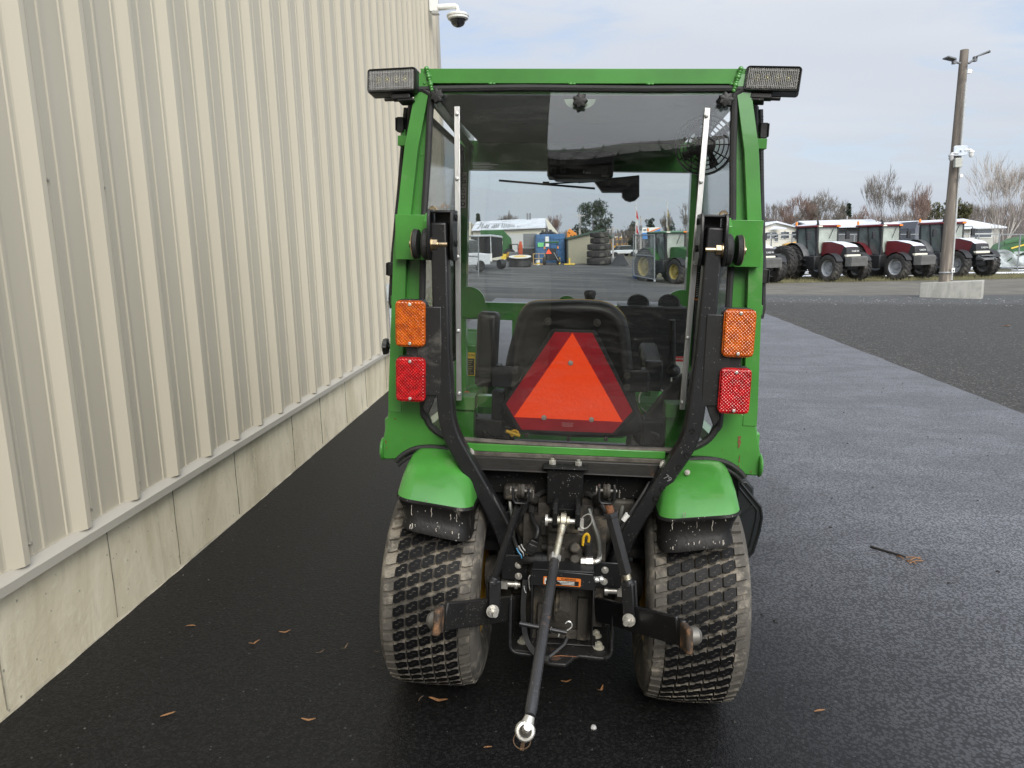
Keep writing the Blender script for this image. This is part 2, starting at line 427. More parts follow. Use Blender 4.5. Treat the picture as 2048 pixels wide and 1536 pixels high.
def gz_np(X, Y):
    X = np.asarray(X, float); Y = np.asarray(Y, float); sh = X.shape
    xc = np.clip(X.ravel(), -60, 70); yc = np.clip(Y.ravel(), -14, 115)
    q = np.c_[xc, yc]; K = _U(((q[:, None, :]-_A[None, :, :2])**2).sum(-1))
    z = K@_S[:_n]+np.c_[np.ones(len(q)), q]@_S[_n:]
    pl = plane_z(X.ravel(), Y.ravel())
    w = np.clip((np.abs(X.ravel()-1)-3.2)/3, 0, 1); w2 = np.clip((np.abs(Y.ravel()-3)-8)/6, 0, 1); w = np.maximum(w, w2); w = w*w*(3-2*w)
    return (pl*(1-w)+z*w).reshape(sh)
def gz(x, y): return float(gz_np([x], [y])[0])
def on_ground(px, py):
    """where a sight line meets the lot"""
    d = sight(px, py); z = 0
    for _ in range(25):
        t = (z-HC)/d.z; p = CAM+d*t; z = .5*z+.5*gz(p.x, p.y)
    return p
_TI = TM.inverted(); _cl = _TI @ CAM
def T(px, py, y):
    """point of the tractor's own frame at depth y on a sight line"""
    d = _TI.to_3x3() @ sight(px, py); t = (y-_cl.y)/d.y; return _cl+d*t
TRZ = 0.0
# ================================================================ setting: ground, paving, metal building
WA = .0619; wt = V(math.sin(WA), math.cos(WA), 0); wn = V(math.cos(WA), -math.sin(WA), 0); wp0 = V(-1.587, 2.057, 0)
def wl(s, n, z): return wp0+wt*s+wn*n+V(0, 0, z)        # along the wall, out from the wall, up
def ground_mat():
    m = bpy.data.materials.new('gravel_yard'); m.use_nodes = True; t = NT(m.node_tree); t.n.clear()
    out = t.add('ShaderNodeOutputMaterial'); b = t.add('ShaderNodeBsdfPrincipled'); t.l.new(b.outputs[0], out.inputs[0])
    co = t.add('ShaderNodeTexCoord').outputs['Object']; sp = t.add('ShaderNodeSeparateXYZ', inp={0: co})
    big = t.noise(co, .12, 4, .55); mid = t.noise(co, .9, 5, .6); fine = t.noise(co, 22, 4, .7)
    vo = t.add('ShaderNodeTexVoronoi', inp={'Vector': co}); vo.inputs['Scale'].default_value = 48
    st = t.add('ShaderNodeSeparateColor', inp={0: vo.outputs['Color']})
    stone = t.ramp(st.outputs[0], .0, 1.0, ease=False)
    dark = t.mix(stone, (.040, .040, .040), (.078, .076, .073))
    dark = t.mix(t.ramp(st.outputs[1], .93, .97), dark, (.16, .155, .15))
    # tyre tracks: long smears of paler dry fines in the yard
    tr_ = t.noise(t.mapping(co, (.10, .55, 1), rot=(0, 0, .15)), 1.0, 5, .6, 1.2)
    yard = t.mix(t.ramp(tr_, .42, .66), (.060, .062, .067), (.20, .197, .19))
    yard = t.mix(t.ramp(fine, .35, .75), yard, (.09, .09, .09)); 
    tan = t.mix(t.ramp(mid, .3, .7), (.13, .122, .105), (.19, .18, .155))
    grass = t.mix(t.ramp(t.noise(co, 3.5, 5, .7), .35, .65), (.075, .075, .032), (.14, .125, .07))
    yy = t.math('ADD', sp.outputs[1], t.math('MULTIPLY', t.math('SUBTRACT', mid, .5), 1.6))
    xx = t.math('ADD', sp.outputs[0], t.math('MULTIPLY', t.math('SUBTRACT', big, .5), 6))
    side = t.ramp(t.math('SUBTRACT', xx, t.math('MULTIPLY', yy, .12)), 1.5, 6)
    c = t.mix(t.ramp(yy, 20, 26), dark, yard)
    pale = t.mix(t.ramp(st.outputs[1], .80, .86), (.075, .078, .080), (.17, .17, .168))
    band = t.math('MULTIPLY', t.math('MULTIPLY', t.ramp(yy, 21.5, 22.5), t.math('SUBTRACT', 1.0, t.ramp(yy, 25.5, 27))), side)
    c = t.mix(band, c, pale)
    c = t.mix(t.math('MULTIPLY', t.ramp(yy, 26, 27.5), side), c, tan)
    c = t.mix(t.math('MULTIPLY', t.ramp(yy, 38.5, 39.6), side), c, grass)
    t.l.new(c, b.inputs['Base Color']); b.inputs['Roughness'].default_value = .8; b.inputs['Specular IOR Level'].default_value = .3
    bp = t.add('ShaderNodeBump', inp={'Height': t.math('ADD', vo.outputs['Distance'], t.math('MULTIPLY', fine, .4))}); bp.inputs['Strength'].default_value = .8; bp.inputs['Distance'].default_value = .02
    t.l.new(bp.outputs[0], b.inputs['Normal'])
    return m
def apron_mat():
    m = bpy.data.materials.new('damp_asphalt'); m.use_nodes = True; t = NT(m.node_tree); t.n.clear()
    out = t.add('ShaderNodeOutputMaterial'); b = t.add('ShaderNodeBsdfPrincipled'); t.l.new(b.outputs[0], out.inputs[0])
    co = t.add('ShaderNodeTexCoord').outputs['Object']; sp = t.add('ShaderNodeSeparateXYZ', inp={0: co})
    fine = t.noise(co, 150, 3, .7); agg = t.noise(co, 60, 4, .65); mid = t.noise(co, 1.1, 5, .6, .3); big = t.noise(co, .35, 3, .5)
    # darker towards the building and the near end, paler and bluer away from them
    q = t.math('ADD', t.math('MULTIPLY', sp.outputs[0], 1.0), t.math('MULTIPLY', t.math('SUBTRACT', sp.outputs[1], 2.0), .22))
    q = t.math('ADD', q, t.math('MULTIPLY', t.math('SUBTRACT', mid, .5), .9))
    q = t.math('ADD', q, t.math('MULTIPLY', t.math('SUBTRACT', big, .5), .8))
    dry = t.ramp(q, .5, 3.0)  # weight of the paler tone
    streak = t.noise(t.mapping(co, (.9, 2.2, 1), rot=(0, 0, -.35)), 1.3, 4, .6, .8)
    vo = t.add('ShaderNodeTexVoronoi', inp={'Vector': co}); vo.inputs['Scale'].default_value = 170
    sc_ = t.add('ShaderNodeSeparateColor', inp={0: vo.outputs['Color']})
    dark_tone = t.mix(sc_.outputs[0], (.0045, .0045, .005), (.015, .0147, .0144))
    pale_tone = t.mix(t.ramp(streak, .35, .7), (.152, .157, .174), (.212, .219, .242))
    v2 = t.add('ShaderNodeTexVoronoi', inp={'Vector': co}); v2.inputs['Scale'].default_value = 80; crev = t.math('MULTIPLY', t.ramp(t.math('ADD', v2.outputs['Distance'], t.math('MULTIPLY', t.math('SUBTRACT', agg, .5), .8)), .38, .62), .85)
    pale_tone = t.mix(crev, pale_tone, t.mix(1.0, pale_tone, (.30, .30, .31), 'MULTIPLY'))
    dark_tone = t.mix(crev, dark_tone, (.003, .003, .003))
    c = t.mix(dry, dark_tone, pale_tone)
    c = t.mix(t.math('MULTIPLY', t.math('GREATER_THAN', sc_.outputs[1], .9982), .16), c, (.35, .34, .32))
    c = t.mix(t.math('MULTIPLY', t.math('GREATER_THAN', sc_.outputs[2], .996), .8), c, (.01, .01, .01))
    t.l.new(c, b.inputs['Base Color'])
    t.l.new(t.math('ADD', t.math('MULTIPLY', dry, -.05), t.math('ADD', .54, t.math('MULTIPLY', t.math('SUBTRACT', fine, .5), .2))), b.inputs['Roughness'])
    b.inputs['Specular IOR Level'].default_value = .3
    h = t.math('SUBTRACT', t.math('ADD', t.math('MULTIPLY', vo.outputs['Distance'], .6), t.math('MULTIPLY', agg, 1.0)), t.math('MULTIPLY', t.math('MULTIPLY', crev, .9), t.math('ADD', .25, t.math('MULTIPLY', dry, .75))))
    bp = t.add('ShaderNodeBump', inp={'Height': h}); bp.inputs['Strength'].default_value = .5; bp.inputs['Distance'].default_value = .004
    t.l.new(bp.outputs[0], b.inputs['Normal'])
    return m
def geo(a, b, n, r): return [a+(b-a)*((r**i-1)/(r**n-1)) for i in range(1, n+1)]
xs = sorted(set([-x for x in geo(8, 350, 26, 1.15)]+list(np.linspace(-8, 8, 60))+geo(8, 40, 40, 1.02)+geo(40, 400, 18, 1.15)))
ys = sorted(set([-y for y in geo(6, 120, 14, 1.2)]+list(np.linspace(-6, 24, 80))+geo(24, 75, 60, 1.01)+geo(75, 700, 20, 1.16)))
XX, YY = np.meshgrid(xs, ys, indexing='ij'); ZZ = gz_np(XX, YY)-.018*np.clip((7.5-XX)/1.5, 0, 1)*np.clip(21-YY, 0, 1)
m = MB(); ny = len(ys); m.v = [tuple(p) for p in np.stack([XX, YY, ZZ], -1).reshape(-1, 3)]
m.f = [(i*ny+j, (i+1)*ny+j, (i+1)*ny+j+1, i*ny+j+1) for i in range(len(xs)-1) for j in range(ny-1)]; m.m = [0]*len(m.f)
g = m.build('ground', ground_mat()); tag(g, 'dark gravel yard stretching back to the parked machines', kind='structure')
# paved apron with an uneven outer edge
epx = [(2048, 830), (1917, 778), (1808, 737), (1741, 706), (1650, 671), (1527, 628)]
eg = [on_ground(*p) for p in epx]
ev = [((p-wp0).dot(wt), (p-wp0).dot(wn)) for p in eg]
ev = [(-20, ev[0][1]-.35), (0, ev[0][1]-.2)]+ev+[(19.5, ev[-1][1]+.25)]
_q = np.polyfit([a for a, _ in ev], [b for _, b in ev], 3)
def edge_u(v):
    return float(np.polyval(_q, max(-4, v)))
def edge_u_old(v):
    for (a, ua), (b, ub) in zip(ev, ev[1:]):
        if v <= b: return ua+(ub-ua)*(v-a)/(b-a)
    return ev[-1][1]
vs_ = np.linspace(-16, 19.2, 170); us_ = np.linspace(0, 1, 34); P_ = []
for v in vs_:
    eu = edge_u(v)+.025*mnoise.noise(V(v*1.3, 0, 0))+.02*mnoise.noise(V(v*6, 2, 0))
    for u in us_: P_.append(wl(v, .002+u*eu, 0))
PA = np.array([(p.x, p.y) for p in P_]); PZ = gz_np(PA[:, 0], PA[:, 1]); nu = len(us_)
m = MB(); m.v = [(a[0], a[1], z) for a, z in zip(PA, PZ)]; nv_ = len(vs_)
m.f = [(i*nu+j, i*nu+j+1, (i+1)*nu+j+1, (i+1)*nu+j) for i in range(nv_-1) for j in range(nu-1)]
o = len(m.v)
for i in range(nv_): k = i*nu+nu-1; m.v.append((m.v[k][0]+.05, m.v[k][1], m.v[k][2]-.05))
m.f += [(i*nu+nu-1, o+i, o+i+1, (i+1)*nu+nu-1) for i in range(nv_-1)]; m.m = [0]*len(m.f)
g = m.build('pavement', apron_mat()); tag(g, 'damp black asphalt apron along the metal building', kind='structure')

# ---- cream ribbed metal building
bld = thing('metal_building', 'cream ribbed steel building with concrete base on the left', 'building', loc=(0, 0, 0))
S0, S1, ZT = -24.0, 9.06, 10.0
PIT = .3195
prof = [(0, 0), (.020, .0015), (.032, 0), (.106, 0), (.150, .034), (.176, .034), (.212, 0), (.240, 0), (.244, .0055), (.268, .0055), (.274, 0)]  # one rib pitch, shifted below
def wall_prof(npitch):
    out = []
    for k in range(npitch):
        for s, n in [(-.02, 0), (.080, 0), (.084, .004), (.100, .004), (.108, .006), (.150, .034), (.174, .034), (.214, 0), (.226, 0), (.231, .0045), (.252, .0045), (.256, 0), (.280, 0), (.284, .0045), (.297, .0045)]:
            out.append((s+k*PIT, n))
    out.append((npitch*PIT-.021, 0)); return out
pw = wall_prof(3); m = MB(); o = 0
for s, n in pw: q = wt*s+wn*n; m.v += [(q.x, q.y, .487), (q.x, q.y, ZT)]
m.f = [(2*i, 2*i+2, 2*i+3, 2*i+1) for i in range(len(pw)-1)]; m.m = [0]*len(m.f)
wme = m.mesh('wall_panel', CREAM, smooth=0)
npan = int((S1-S0)/(3*PIT))+1; sbase = S1+.02-npan*3*PIT
off = ((.0-sbase) % PIT); sbase -= (PIT-off) % PIT if False else 0
# keep the rib phase measured on the photograph: ribs at .1615 + k*.3195
sbase = -.0-3*PIT*math.ceil(24.0/(3*PIT)); k = 0; s = sbase
while s < S1-.3:
    pnl = place(wme, 'wall_panel', bld, Matrix.Translation(wp0+wt*s+wn*.004*(k % 2))); s += 3*PIT; k += 1
S1 = s-.02
m = MB(); a, b = S0, S1+.05
m.prism([wl(a, n, z) for n, z in ((-.02, .492), (.012, .492), (.038, .468), (.040, .438), (.018, .430), (.016, .452), (-.02, .452))], wt*(b-a)); m.build('base_flashing', TRIM, bld, smooth=0)
m = MB(); m.prism([wl(S1-.02, n, .46) for n in (-.02, .042)]+[wl(S1+.02, .055, .46), wl(S1+.14, .055, .46), wl(S1+.14, -.02, .46)], (0, 0, ZT-.46)); m.build('corner_trim', TRIM, bld, smooth=0)
m = MB()
for i in range(int((S1-S0)/PIT)):
    s = sbase+i*PIT
    if s < -2: continue
    for so, z, n in ((.222, .535, 0), (.192, .545, .018)) if i % 3 == 0 else ((.222, .535, 0),):
        m.bolt(wl(s+so, n+.004, z), wn, .0045, .004)
    for z in (1.7, 3.1, 4.5): m.bolt(wl(s+.222, .004, z), wn, .0045, .004)
o = m.build('wall_screw', TRIM, bld); o['kind'] = 'stuff'
# concrete base wall with form seams (proud fins and recessed joints)
CONC = None
def conc_mat(name, c0, c1, stain):
    m = bpy.data.materials.new(name); m.use_nodes = True; t = NT(m.node_tree); t.n.clear()
    out = t.add('ShaderNodeOutputMaterial'); b = t.add('ShaderNodeBsdfPrincipled'); t.l.new(b.outputs[0], out.inputs[0])
    co = t.add('ShaderNodeTexCoord').outputs['Object']
    n1 = t.noise(t.mapping(co, (1, 1, .4)), 3.5, 7, .68, .5); n2 = t.noise(co, 24, 6, .7); n3 = t.noise(t.mapping(co, (1, 1, .16)), 9, 6, .7, .4)
    c = t.mix(t.ramp(n1, .36, .64), c0, c1); c = t.mix(t.math('MULTIPLY', t.ramp(n3, .56, .74), .55), c, stain); c = t.mix(t.math('MULTIPLY', t.ramp(n2, .56, .70), .55), c, tuple(min(.85, x*1.12) for x in c1))
    vo = t.add('ShaderNodeTexVoronoi', inp={'Vector': co}); vo.inputs['Scale'].default_value = 34
    pit = t.math('MULTIPLY', t.math('LESS_THAN', vo.outputs['Distance'], .17), t.math('GREATER_THAN', n2, .56)); c = t.mix(t.math('MULTIPLY', pit, .6), c, (.12, .11, .09))
    t.l.new(c, b.inputs['Base Color']); b.inputs['Roughness'].default_value = .85
    bp = t.add('ShaderNodeBump', inp={'Height': t.math('SUBTRACT', t.math('ADD', n2, t.math('MULTIPLY', n1, .6)), t.math('MULTIPLY', pit, .8))}); bp.inputs['Strength'].default_value = .35; bp.inputs['Distance'].default_value = .01
    t.l.new(bp.outputs[0], b.inputs['Normal']); return m
CONC = conc_mat('form_cast_concrete', (.66, .575, .395), (.84, .755, .56), (.36, .32, .225))
joints = sorted([.03, .62, 1.11, 1.75, 2.62, 3.2, 3.85, 4.5, 5.3, 6.1, 6.9, 7.7, 8.5]+[-.6*k for k in range(1, 38)])
edges = [S0]+joints+[S1+.1]; pr = [(S0, 0)]
pr.append((S1+.1, 0)); m = MB()
for s, n in pr:
    for z in (-.4, .10, .27, .455): q = wl(s, n, z); m.v.append(tuple(q))
for i in range(len(pr)-1):
    for j in range(3): m.f.append((i*4+j, i*4+4+j, i*4+5+j, i*4+1+j))
m.m = [0]*len(m.f); m.box(wl((S0+S1)/2, -.25, .05), (.4, S1-S0, .7), Matrix.Rotation(-WA, 3, 'Z')); 
cbs = m.build('concrete_base', CONC, bld, smooth=0)
for j in joints:
    if j < -3: continue
    z0 = gz(*wl(j, 0, 0).xy); P = [wl(j+.0035*mnoise.noise(V(j, z*9, 1)), .0012, z) for z in np.linspace(z0+.02, .425, 9)]
    m = MB(); m.tube(P, [.0016+.0014*rnd.random() for _ in P], 4); m.build('form_joint', pm('joint_grime', (.20, .185, .14), .9, var=.3, vscale=30), cbs)
# splash line of dried mortar on the base foot
m = MB(); P2 = []
for i in range(420):
    s = -3+i*.03; z0 = gz(*wl(s, 0, 0).xy); hh = .003+.016*max(0, mnoise.noise(V(s*2.6, 0, 0)))+.006*rnd.random(); nn = .003+.016*abs(mnoise.noise(V(s*5, 3, 0)))
    P2.append((wl(s, nn, z0-.01), wl(s, .0015, z0+hh)))
m.v = [tuple(p) for pr_ in P2 for p in pr_]; m.f = [(2*i, 2*i+2, 2*i+3, 2*i+1) for i in range(len(P2)-1)]; m.m = [0]*len(m.f)
m.build('concrete_footing', conc_mat('rough_footing', (.50, .44, .32), (.66, .60, .46), (.30, .27, .20)), bld)
# body of the building behind the skin, eave trim, roof
m = MB(); q = [wl(S0, -.03, .3), wl(S1+.1, -.03, .3), wl(S1+.1, -14, .3), wl(S0, -14, .3)]; m.prism(q, (0, 0, ZT-.32)); m.build('shell', CREAM, bld, smooth=0)
m = MB(); m.prism([wl(S0-.1, .16, ZT), wl(S0-.1, .16, ZT+.16), wl(S0-.1, -7, ZT+1.2), wl(S0-.1, -14.2, ZT+.1), wl(S0-.1, -14.2, ZT)], wt*(S1-S0+.35)); m.build('roof', TRIM, bld, smooth=0)
m = MB(); c = wl(-11.6, .03, 2.05); m.box(wl(-11.0, .02, 2.0), (.10, 2.9, 3.9), Matrix.Rotation(-WA, 3, 'Z')); m.build('overhead_door', pm('grey_door', (.22, .22, .22), .5), bld, bevel=.01)
# electrical box and conduit low on the wall near the far corner
eb = thing('electrical_box', 'small grey electrical box with conduit running down the metal wall', 'electrical box', loc=wl(5.33, .05, gz(*wl(5.33, 0, 0).xy)))
m = MB(); m.box((.03, 0, .99), (.06, .11, .17)); m.build('box', pm('grey_pvc', (.42, .46, .48), .5), eb, bevel=.006)
m = MB(); m.box((.075, 0.01, .99), (.03, .09, .14)); m.build('cover', pm('grey_pvc', (.42, .46, .48), .5), eb, bevel=.006)
m = MB(); m.tube([(.02, 0, .90), (.02, 0, .55), (.045, 0, .50), (.045, 0, 0)], .014, 10); m.lathe([(.017, -.04), (.019, 0), (.017, .04)], (.045, 0, .22), (0, 0, 1), 10); m.build('conduit', pm('grey_pvc', (.42, .46, .48), .5), eb)
# dome camera on the corner
def wall_hit(px, py, n=0):
    d = sight(px, py); t = ((wp0+wn*n-CAM).dot(wn))/d.dot(wn); return CAM+d*t
cc = at(868, 12, 10.9)
sc_ = thing('security_camera', 'white dome security camera on an arm at the corner of the building', 'camera', loc=cc)
k = 10.9/F
m = MB(); m.box((-.005, .02, .10), (.12, .09, .34)); m.prism([V(-.05, .06, -.07), V(.05, .06, -.07), V(.05, -.02, -.07), V(-.05, -.02, -.07)], (.02, .02, -.03)); m.build('mount', WHITE, sc_, bevel=.006)
a = at(876, 15, 10.9)-cc; b = at(915, 15, 10.9)-cc; dm = at(915, 30, 10.9)-cc
m = MB(); m.tube(fillet([a, b+V(0, 0, .02), b+V(0, 0, -.10)], .05, 5), [.042, .040, .036, .034, .030, .028, .027, .026], 12); m.build('arm', WHITE, sc_)
dm = V(b.x, b.y, at(915, 36, 10.9).z-cc.z)
m = MB(); m.lathe([(0, .075), (.06, .072), (.13, .055), (.152, .035), (.150, .018), (.142, .018), (.142, -.012), (.125, -.025), (0, -.026)], dm, (0, 0, 1), 28); m.build('housing', WHITE, sc_)
m = MB(); m.lathe([(.118, -.022), (.105, -.045), (.098, -.05), (.092, -.075), (.07, -.10), (.03, -.118), (0, -.122)], dm, (0, 0, 1), 28); m.build('dome', pm('smoked_dome', (.01, .01, .012), .08, coat=1), sc_)
# ================================================================ the green tractor
tr = thing('compact_tractor', 'green compact tractor with glazed cab, parked beside the cream metal building', 'tractor', M=TM)
def yg(z): return -.05+.055*(z-.95)          # rear face of the cab leans in slightly
LR = (-1, 1)
def poly_xz(pts, y=None): return [V(x, (yg(z) if y is None else y), z) for x, z in pts]
# ---- cab frame
f = MB()
post = [(.577, .90), (.577, .95), (.563, 1.41), (.530, 1.72), (.497, 1.89), (.490, 1.935)]
for s in LR:
    f.tube([V(s*(x-.021), yg(z)+.022, z) for x, z in post], 0, sq=(.06, .042))
    # recessed flange between post and glass
    inn = [(.44, .86), (.472, .95), (.470, 1.43), (.455, 1.70), (.444, 1.90)]
    for (a, b), (c, d) in zip(zip(inn, inn[1:]), zip([(.54, .86), (.54, .95), (.525, 1.43), (.492, 1.70), (.46, 1.90)], [(.54, .95), (.525, 1.43), (.492, 1.70), (.46, 1.90)])):
        f.prism([V(s*a[0], yg(a[1])+.02, a[1]), V(s*c[0], yg(c[1])+.02, c[1]), V(s*d[0], yg(d[1])+.02, d[1]), V(s*b[0], yg(b[1])+.02, b[1])], (0, .012, 0))
    # bracket box on the post that carries the roll bar mount
    f.box((s*.497, -.035, 1.452), (.10, .07, .135))
    f.prism([V(s*.452, -.075, 1.525), V(s*.452, -.105, 1.50), V(s*.452, -.105, 1.42), V(s*.452, -.085, 1.385), V(s*.452, -.02, 1.385), V(s*.452, -.02, 1.525)], (-s*.012, 0, 0))
    # sill brackets inside the glass
    f.box((s*.343, .045, .865), (.062, .05, .15)); f.box((s*.343, .04, .925), (.072, .07, .045))
    # front posts and side rails
    f.tube([V(s*.535, 1.21, .60), V(s*.545, 1.21, 1.15), V(s*.532, 1.20, 1.92)], 0, sq=(.06, .058))
    f.bar((s*.478, .05, 1.925), (s*.505, 1.2, 1.905), .04, .05)
    f.bar((s*.56, .02, .74), (s*.56, 1.2, .66), .04, .05)
    for z in (1.77, 1.25): f.cyl((s*(.558 if z > 1.5 else .588), .10, z-.022), (s*(.558 if z > 1.5 else .588), .10, z+.02), .011)
    for z in (1.75, 1.25): f.box((s*(.548 if z > 1.5 else .575), .07, z), (.035, .05, .03))
f.box((0, .028, 1.932), (.965, .056, .042)); f.box((0, .045, 1.902), (.92, .02, .03))
f.box((0, 1.215, 1.842), (1.03, .05, .13)); f.box((0, 1.21, 1.126), (1.03, .05, .082)); f.box((0, 1.12, .703), (1.0, .05, .055))
f.box((-.27, 1.21, .90), (.045, .04, .37)); f.box((.27, 1.21, .90), (.045, .04, .37))
for x, r in ((-.497, .075), (-.035, .045), (.497, .085)):
    f.cyl((x, 1.17, 1.165), (x, 1.185, 1.165), r, n=24)
for x in (-.47, -.27, -.03, .2, .44): f.ball((x, -.002, 1.909), .007, 5, sz=.6); f.ball((x+.011, -.002, 1.909), .006, 5, sz=.6)
for s in LR:
    for k in range(9): f.ball((s*(.462-.002*k), yg(1.9)-.012, 1.95-.0075*k), .006+.002*(k % 3 == 0), 5)
f.build('cab_frame', GREEN, tr, bevel=.006)
r_ = MB(); r_.box((0, .66, 1.936), (.93, 1.15, .028)); r_.build('roof', GREEN, tr, bevel=.008)
r_ = MB(); r_.box((0, .62, 1.905), (.92, 1.10, .02)); r_.build('headliner', PLAST, tr, bevel=.004)
# ---- rear window
half = [(.43, 1.893), (.449, 1.878), (.457, 1.70), (.470, 1.43), (.468, .95), (.455, .885), (.425, .845), (.37, .818), (.32, .812)]
outl = [(-x, z) for x, z in half[::-1]]+half
outl = [(x, z) for x, z in ([(-a, b) for a, b in half]+half[::-1])]
g = MB(); g.prism(poly_xz(outl), (0, .005, 0)); win = g.build('rear_window', GLASS, tr, smooth=0)
g = MB(); op = poly_xz(outl); wav = smoothpts(op, 3, True)
g.tube([p+V(0, -.003, .0035*math.sin(p.x*31+1)*(1 if p.z > 1.85 else 0)) for p in wav], .0105, 8, closed=True); g.build('rubber_seal', RUBBER, win)
g = MB(); g.tube(smoothpts([V(-.335, -.066, .822), V(-.2, -.068, .818), V(0, -.069, .815), V(.2, -.068, .812), V(.33, -.066, .815)], 4), .0085, 7); g.build('sill_rubber', RUBBER2, win)
for px, py in ((875, 192), (1160, 202), (1452, 200)):
    c = T(px, py, yg(1.875)-.02); k = MB(); n = 42; vs = []
    for yy, sc_ in ((.016, .7), (.010, .95), (-.006, 1), (-.011, .86), (-.0125, .3)):
        for i in range(n):
            a = 2*math.pi*i/n; rr = .0205*(1+.14*math.cos(7*a))*sc_; vs.append((c.x+rr*math.cos(a), c.y+yy, c.z+rr*math.sin(a)))
    fs = [(j*n+i, j*n+(i+1) % n, (j+1)*n+(i+1) % n, (j+1)*n+i) for j in range(4) for i in range(n)]+[tuple(range(4*n, 5*n))]
    k.add(vs, fs); k.build('knob', PLAST, win, smooth=50)
p = MB(); c = T(1160, 198, yg(1.88)+.012); p.prism([c+V(.047*math.cos(a), 0, .03*math.sin(a)) for a in [math.pi+math.pi*i/10 for i in range(11)]], (0, .004, 0))
p.build('latch_tab', pm('pale_green_tab', (.35, .45, .33), .5), win)
for pts, bol in ((((914, 213), (918, 801)), ((914, 228), (914, 358), (915, 514), (916, 662), (918, 787))), (((1415, 216), (1364, 819)), ((1413, 232), (1402, 364), (1389, 527), (1375, 676), (1364, 805)))):
    a, b = T(*pts[0], yg(1.84)-.004), T(*pts[1], yg(.945)-.004); s_ = MB(); s_.bar(a, b, .0165, .006, (0, 1, 0)); st = s_.build('aluminium_strip', ALU, win, bevel=.001)
    for q in bol:
        z0 = T(*q, 0).z; c = T(*q, yg(z0)-.0075); m = MB(); m.lathe([(.0062, 0), (.0062, .002), (.0045, .005), (0, .006)], c, (0, -1, 0), 12); m.cyl(c+V(0, -.004, 0), c+V(0, -.0095, 0), .0032, n=6); m.build('screw', CHROME, st)
# weathered little text and pictogram strip on glass / front post
for k, w in enumerate((.055, .08, .06, .066, .052)):
    c = T(945, 326+k*3.2, yg(1.7)-.002); b = MB(); b.box((c.x+w/2, c.y, c.z), (w, .0006, .0012)); b.build('fine_print', pm('grey_print', (.16, .16, .16), .6), win)
# ---- rear lower panels with trim over the fenders
for s in LR:
    pts = [(.577, .905), (.598, .80), (.600, .75), (.592, .741), (.545, .744), (.522, .768), (.487, .788), (.44, .795), (.36, .795), (.37, .81), (.43, .838), (.462, .88), (.475, .95), (.52, .95)]
    m = MB(); m.prism([V(s*x, -.058, z) for x, z in pts], (0, .035, 0))
    m.box((s*.585, .04, .81), (.02, .16, .13))
    m.lathe([(0, -.005), (.038, -.005), (.038, .005), (0, .005)], (s*.598, -.045, .775), (1, 0, 0), 24)
    pn = m.build('rear_panel', GREEN, tr, bevel=.005)
    t = MB(); t.tube(smoothpts([V(s*x, -.064, z) for x, z in ((.552, .737), (.535, .757), (.50, .780), (.455, .791), (.40, .790), (.355, .780))], 5), .0085, 8)
    t.tube(smoothpts([V(s*x, -.060, z-.014) for x, z in ((.545, .737), (.525, .757), (.49, .777), (.455, .785), (.40, .784), (.355, .772))], 5), .006, 6)
    t.build('edge_trim', RUBBER, pn)
c = T(1478, 885, -.0600)
m = MB(); m.prism([V(c.x+a*.01, c.y, c.z+b*.01) for a, b in ((-.5, 1.9), (.55, 2.0), (.35, .9), (.62, .2), (.4, -1.1), (.1, -1.9), (-.25, -1.5), (-.1, -.6), (-.45, .1), (-.2, 1.0))], (0, .0015, 0)); m.build('paint_chip', RUST, tr)
for q, w, h in (((772, 884), .003, .006), ((773, 896), .002, .004), ((1479, 918), .002, .012), ((1477, 935), .0015, .010), ((1502, 944), .004, .002), ((790, 838), .005, .002), ((1490, 846), .002, .004), ((808, 880), .002, .0015), ((1445, 900), .0015, .002)):
    c = T(*q, -.0600); m = MB(); R = random.Random(q[0]); m.prism([c+V(w*math.cos(a)*R.uniform(.5, 1.2), 0, h*math.sin(a)*R.uniform(.5, 1.2)) for a in [i*.785 for i in range(8)]], (0, .0015, 0)); m.build('paint_chip', RUST, tr)
# ---- sill: green strip, corrugated hose, rusty angle iron, black panel
m = MB(); m.box((-.008, -.062, .8015), (.622, .036, .024)); m.build('sill_bar', GREEN, tr, bevel=.002)
m = MB(); m.box((0, -.072, .781), (.60, .018, .016)); m.build('sill_gasket', RUBBER2, tr, bevel=.003)
m = MB(); m.box((.003, -.095, .758), (.625, .006, .034)); m.box((.003, -.075, .7735), (.625, .045, .005)); m.box((.003, -.108, .7425), (.625, .03, .005)); ai = m.build('cross_member', RUSTY, tr, bevel=.002)
for px, py, y in ((938, 906, -.115), (1105, 925, -.105), (1157, 928, -.105), (1329, 930, -.115)):
    c = T(px, py, y); b = MB(); b.bolt(c+V(0, 0, -.008) if 1000 < px < 1200 else c, (0, 0, 1) if 1000 < px < 1200 else (.3, -1, .1), .0115, .013)
    if 1000 < px < 1200: b.bolt(c+V(0, .002, -.028), (0, 0, -1), .0085, .012)
    b.build('bolt', STEEL, ai)
m = MB(); m.box((0, -.042, .695), (.56, .02, .10)); m.box((0, -.02, .63), (.5, .02, .06)); m.build('back_plate', BLKSP, tr, bevel=.003)
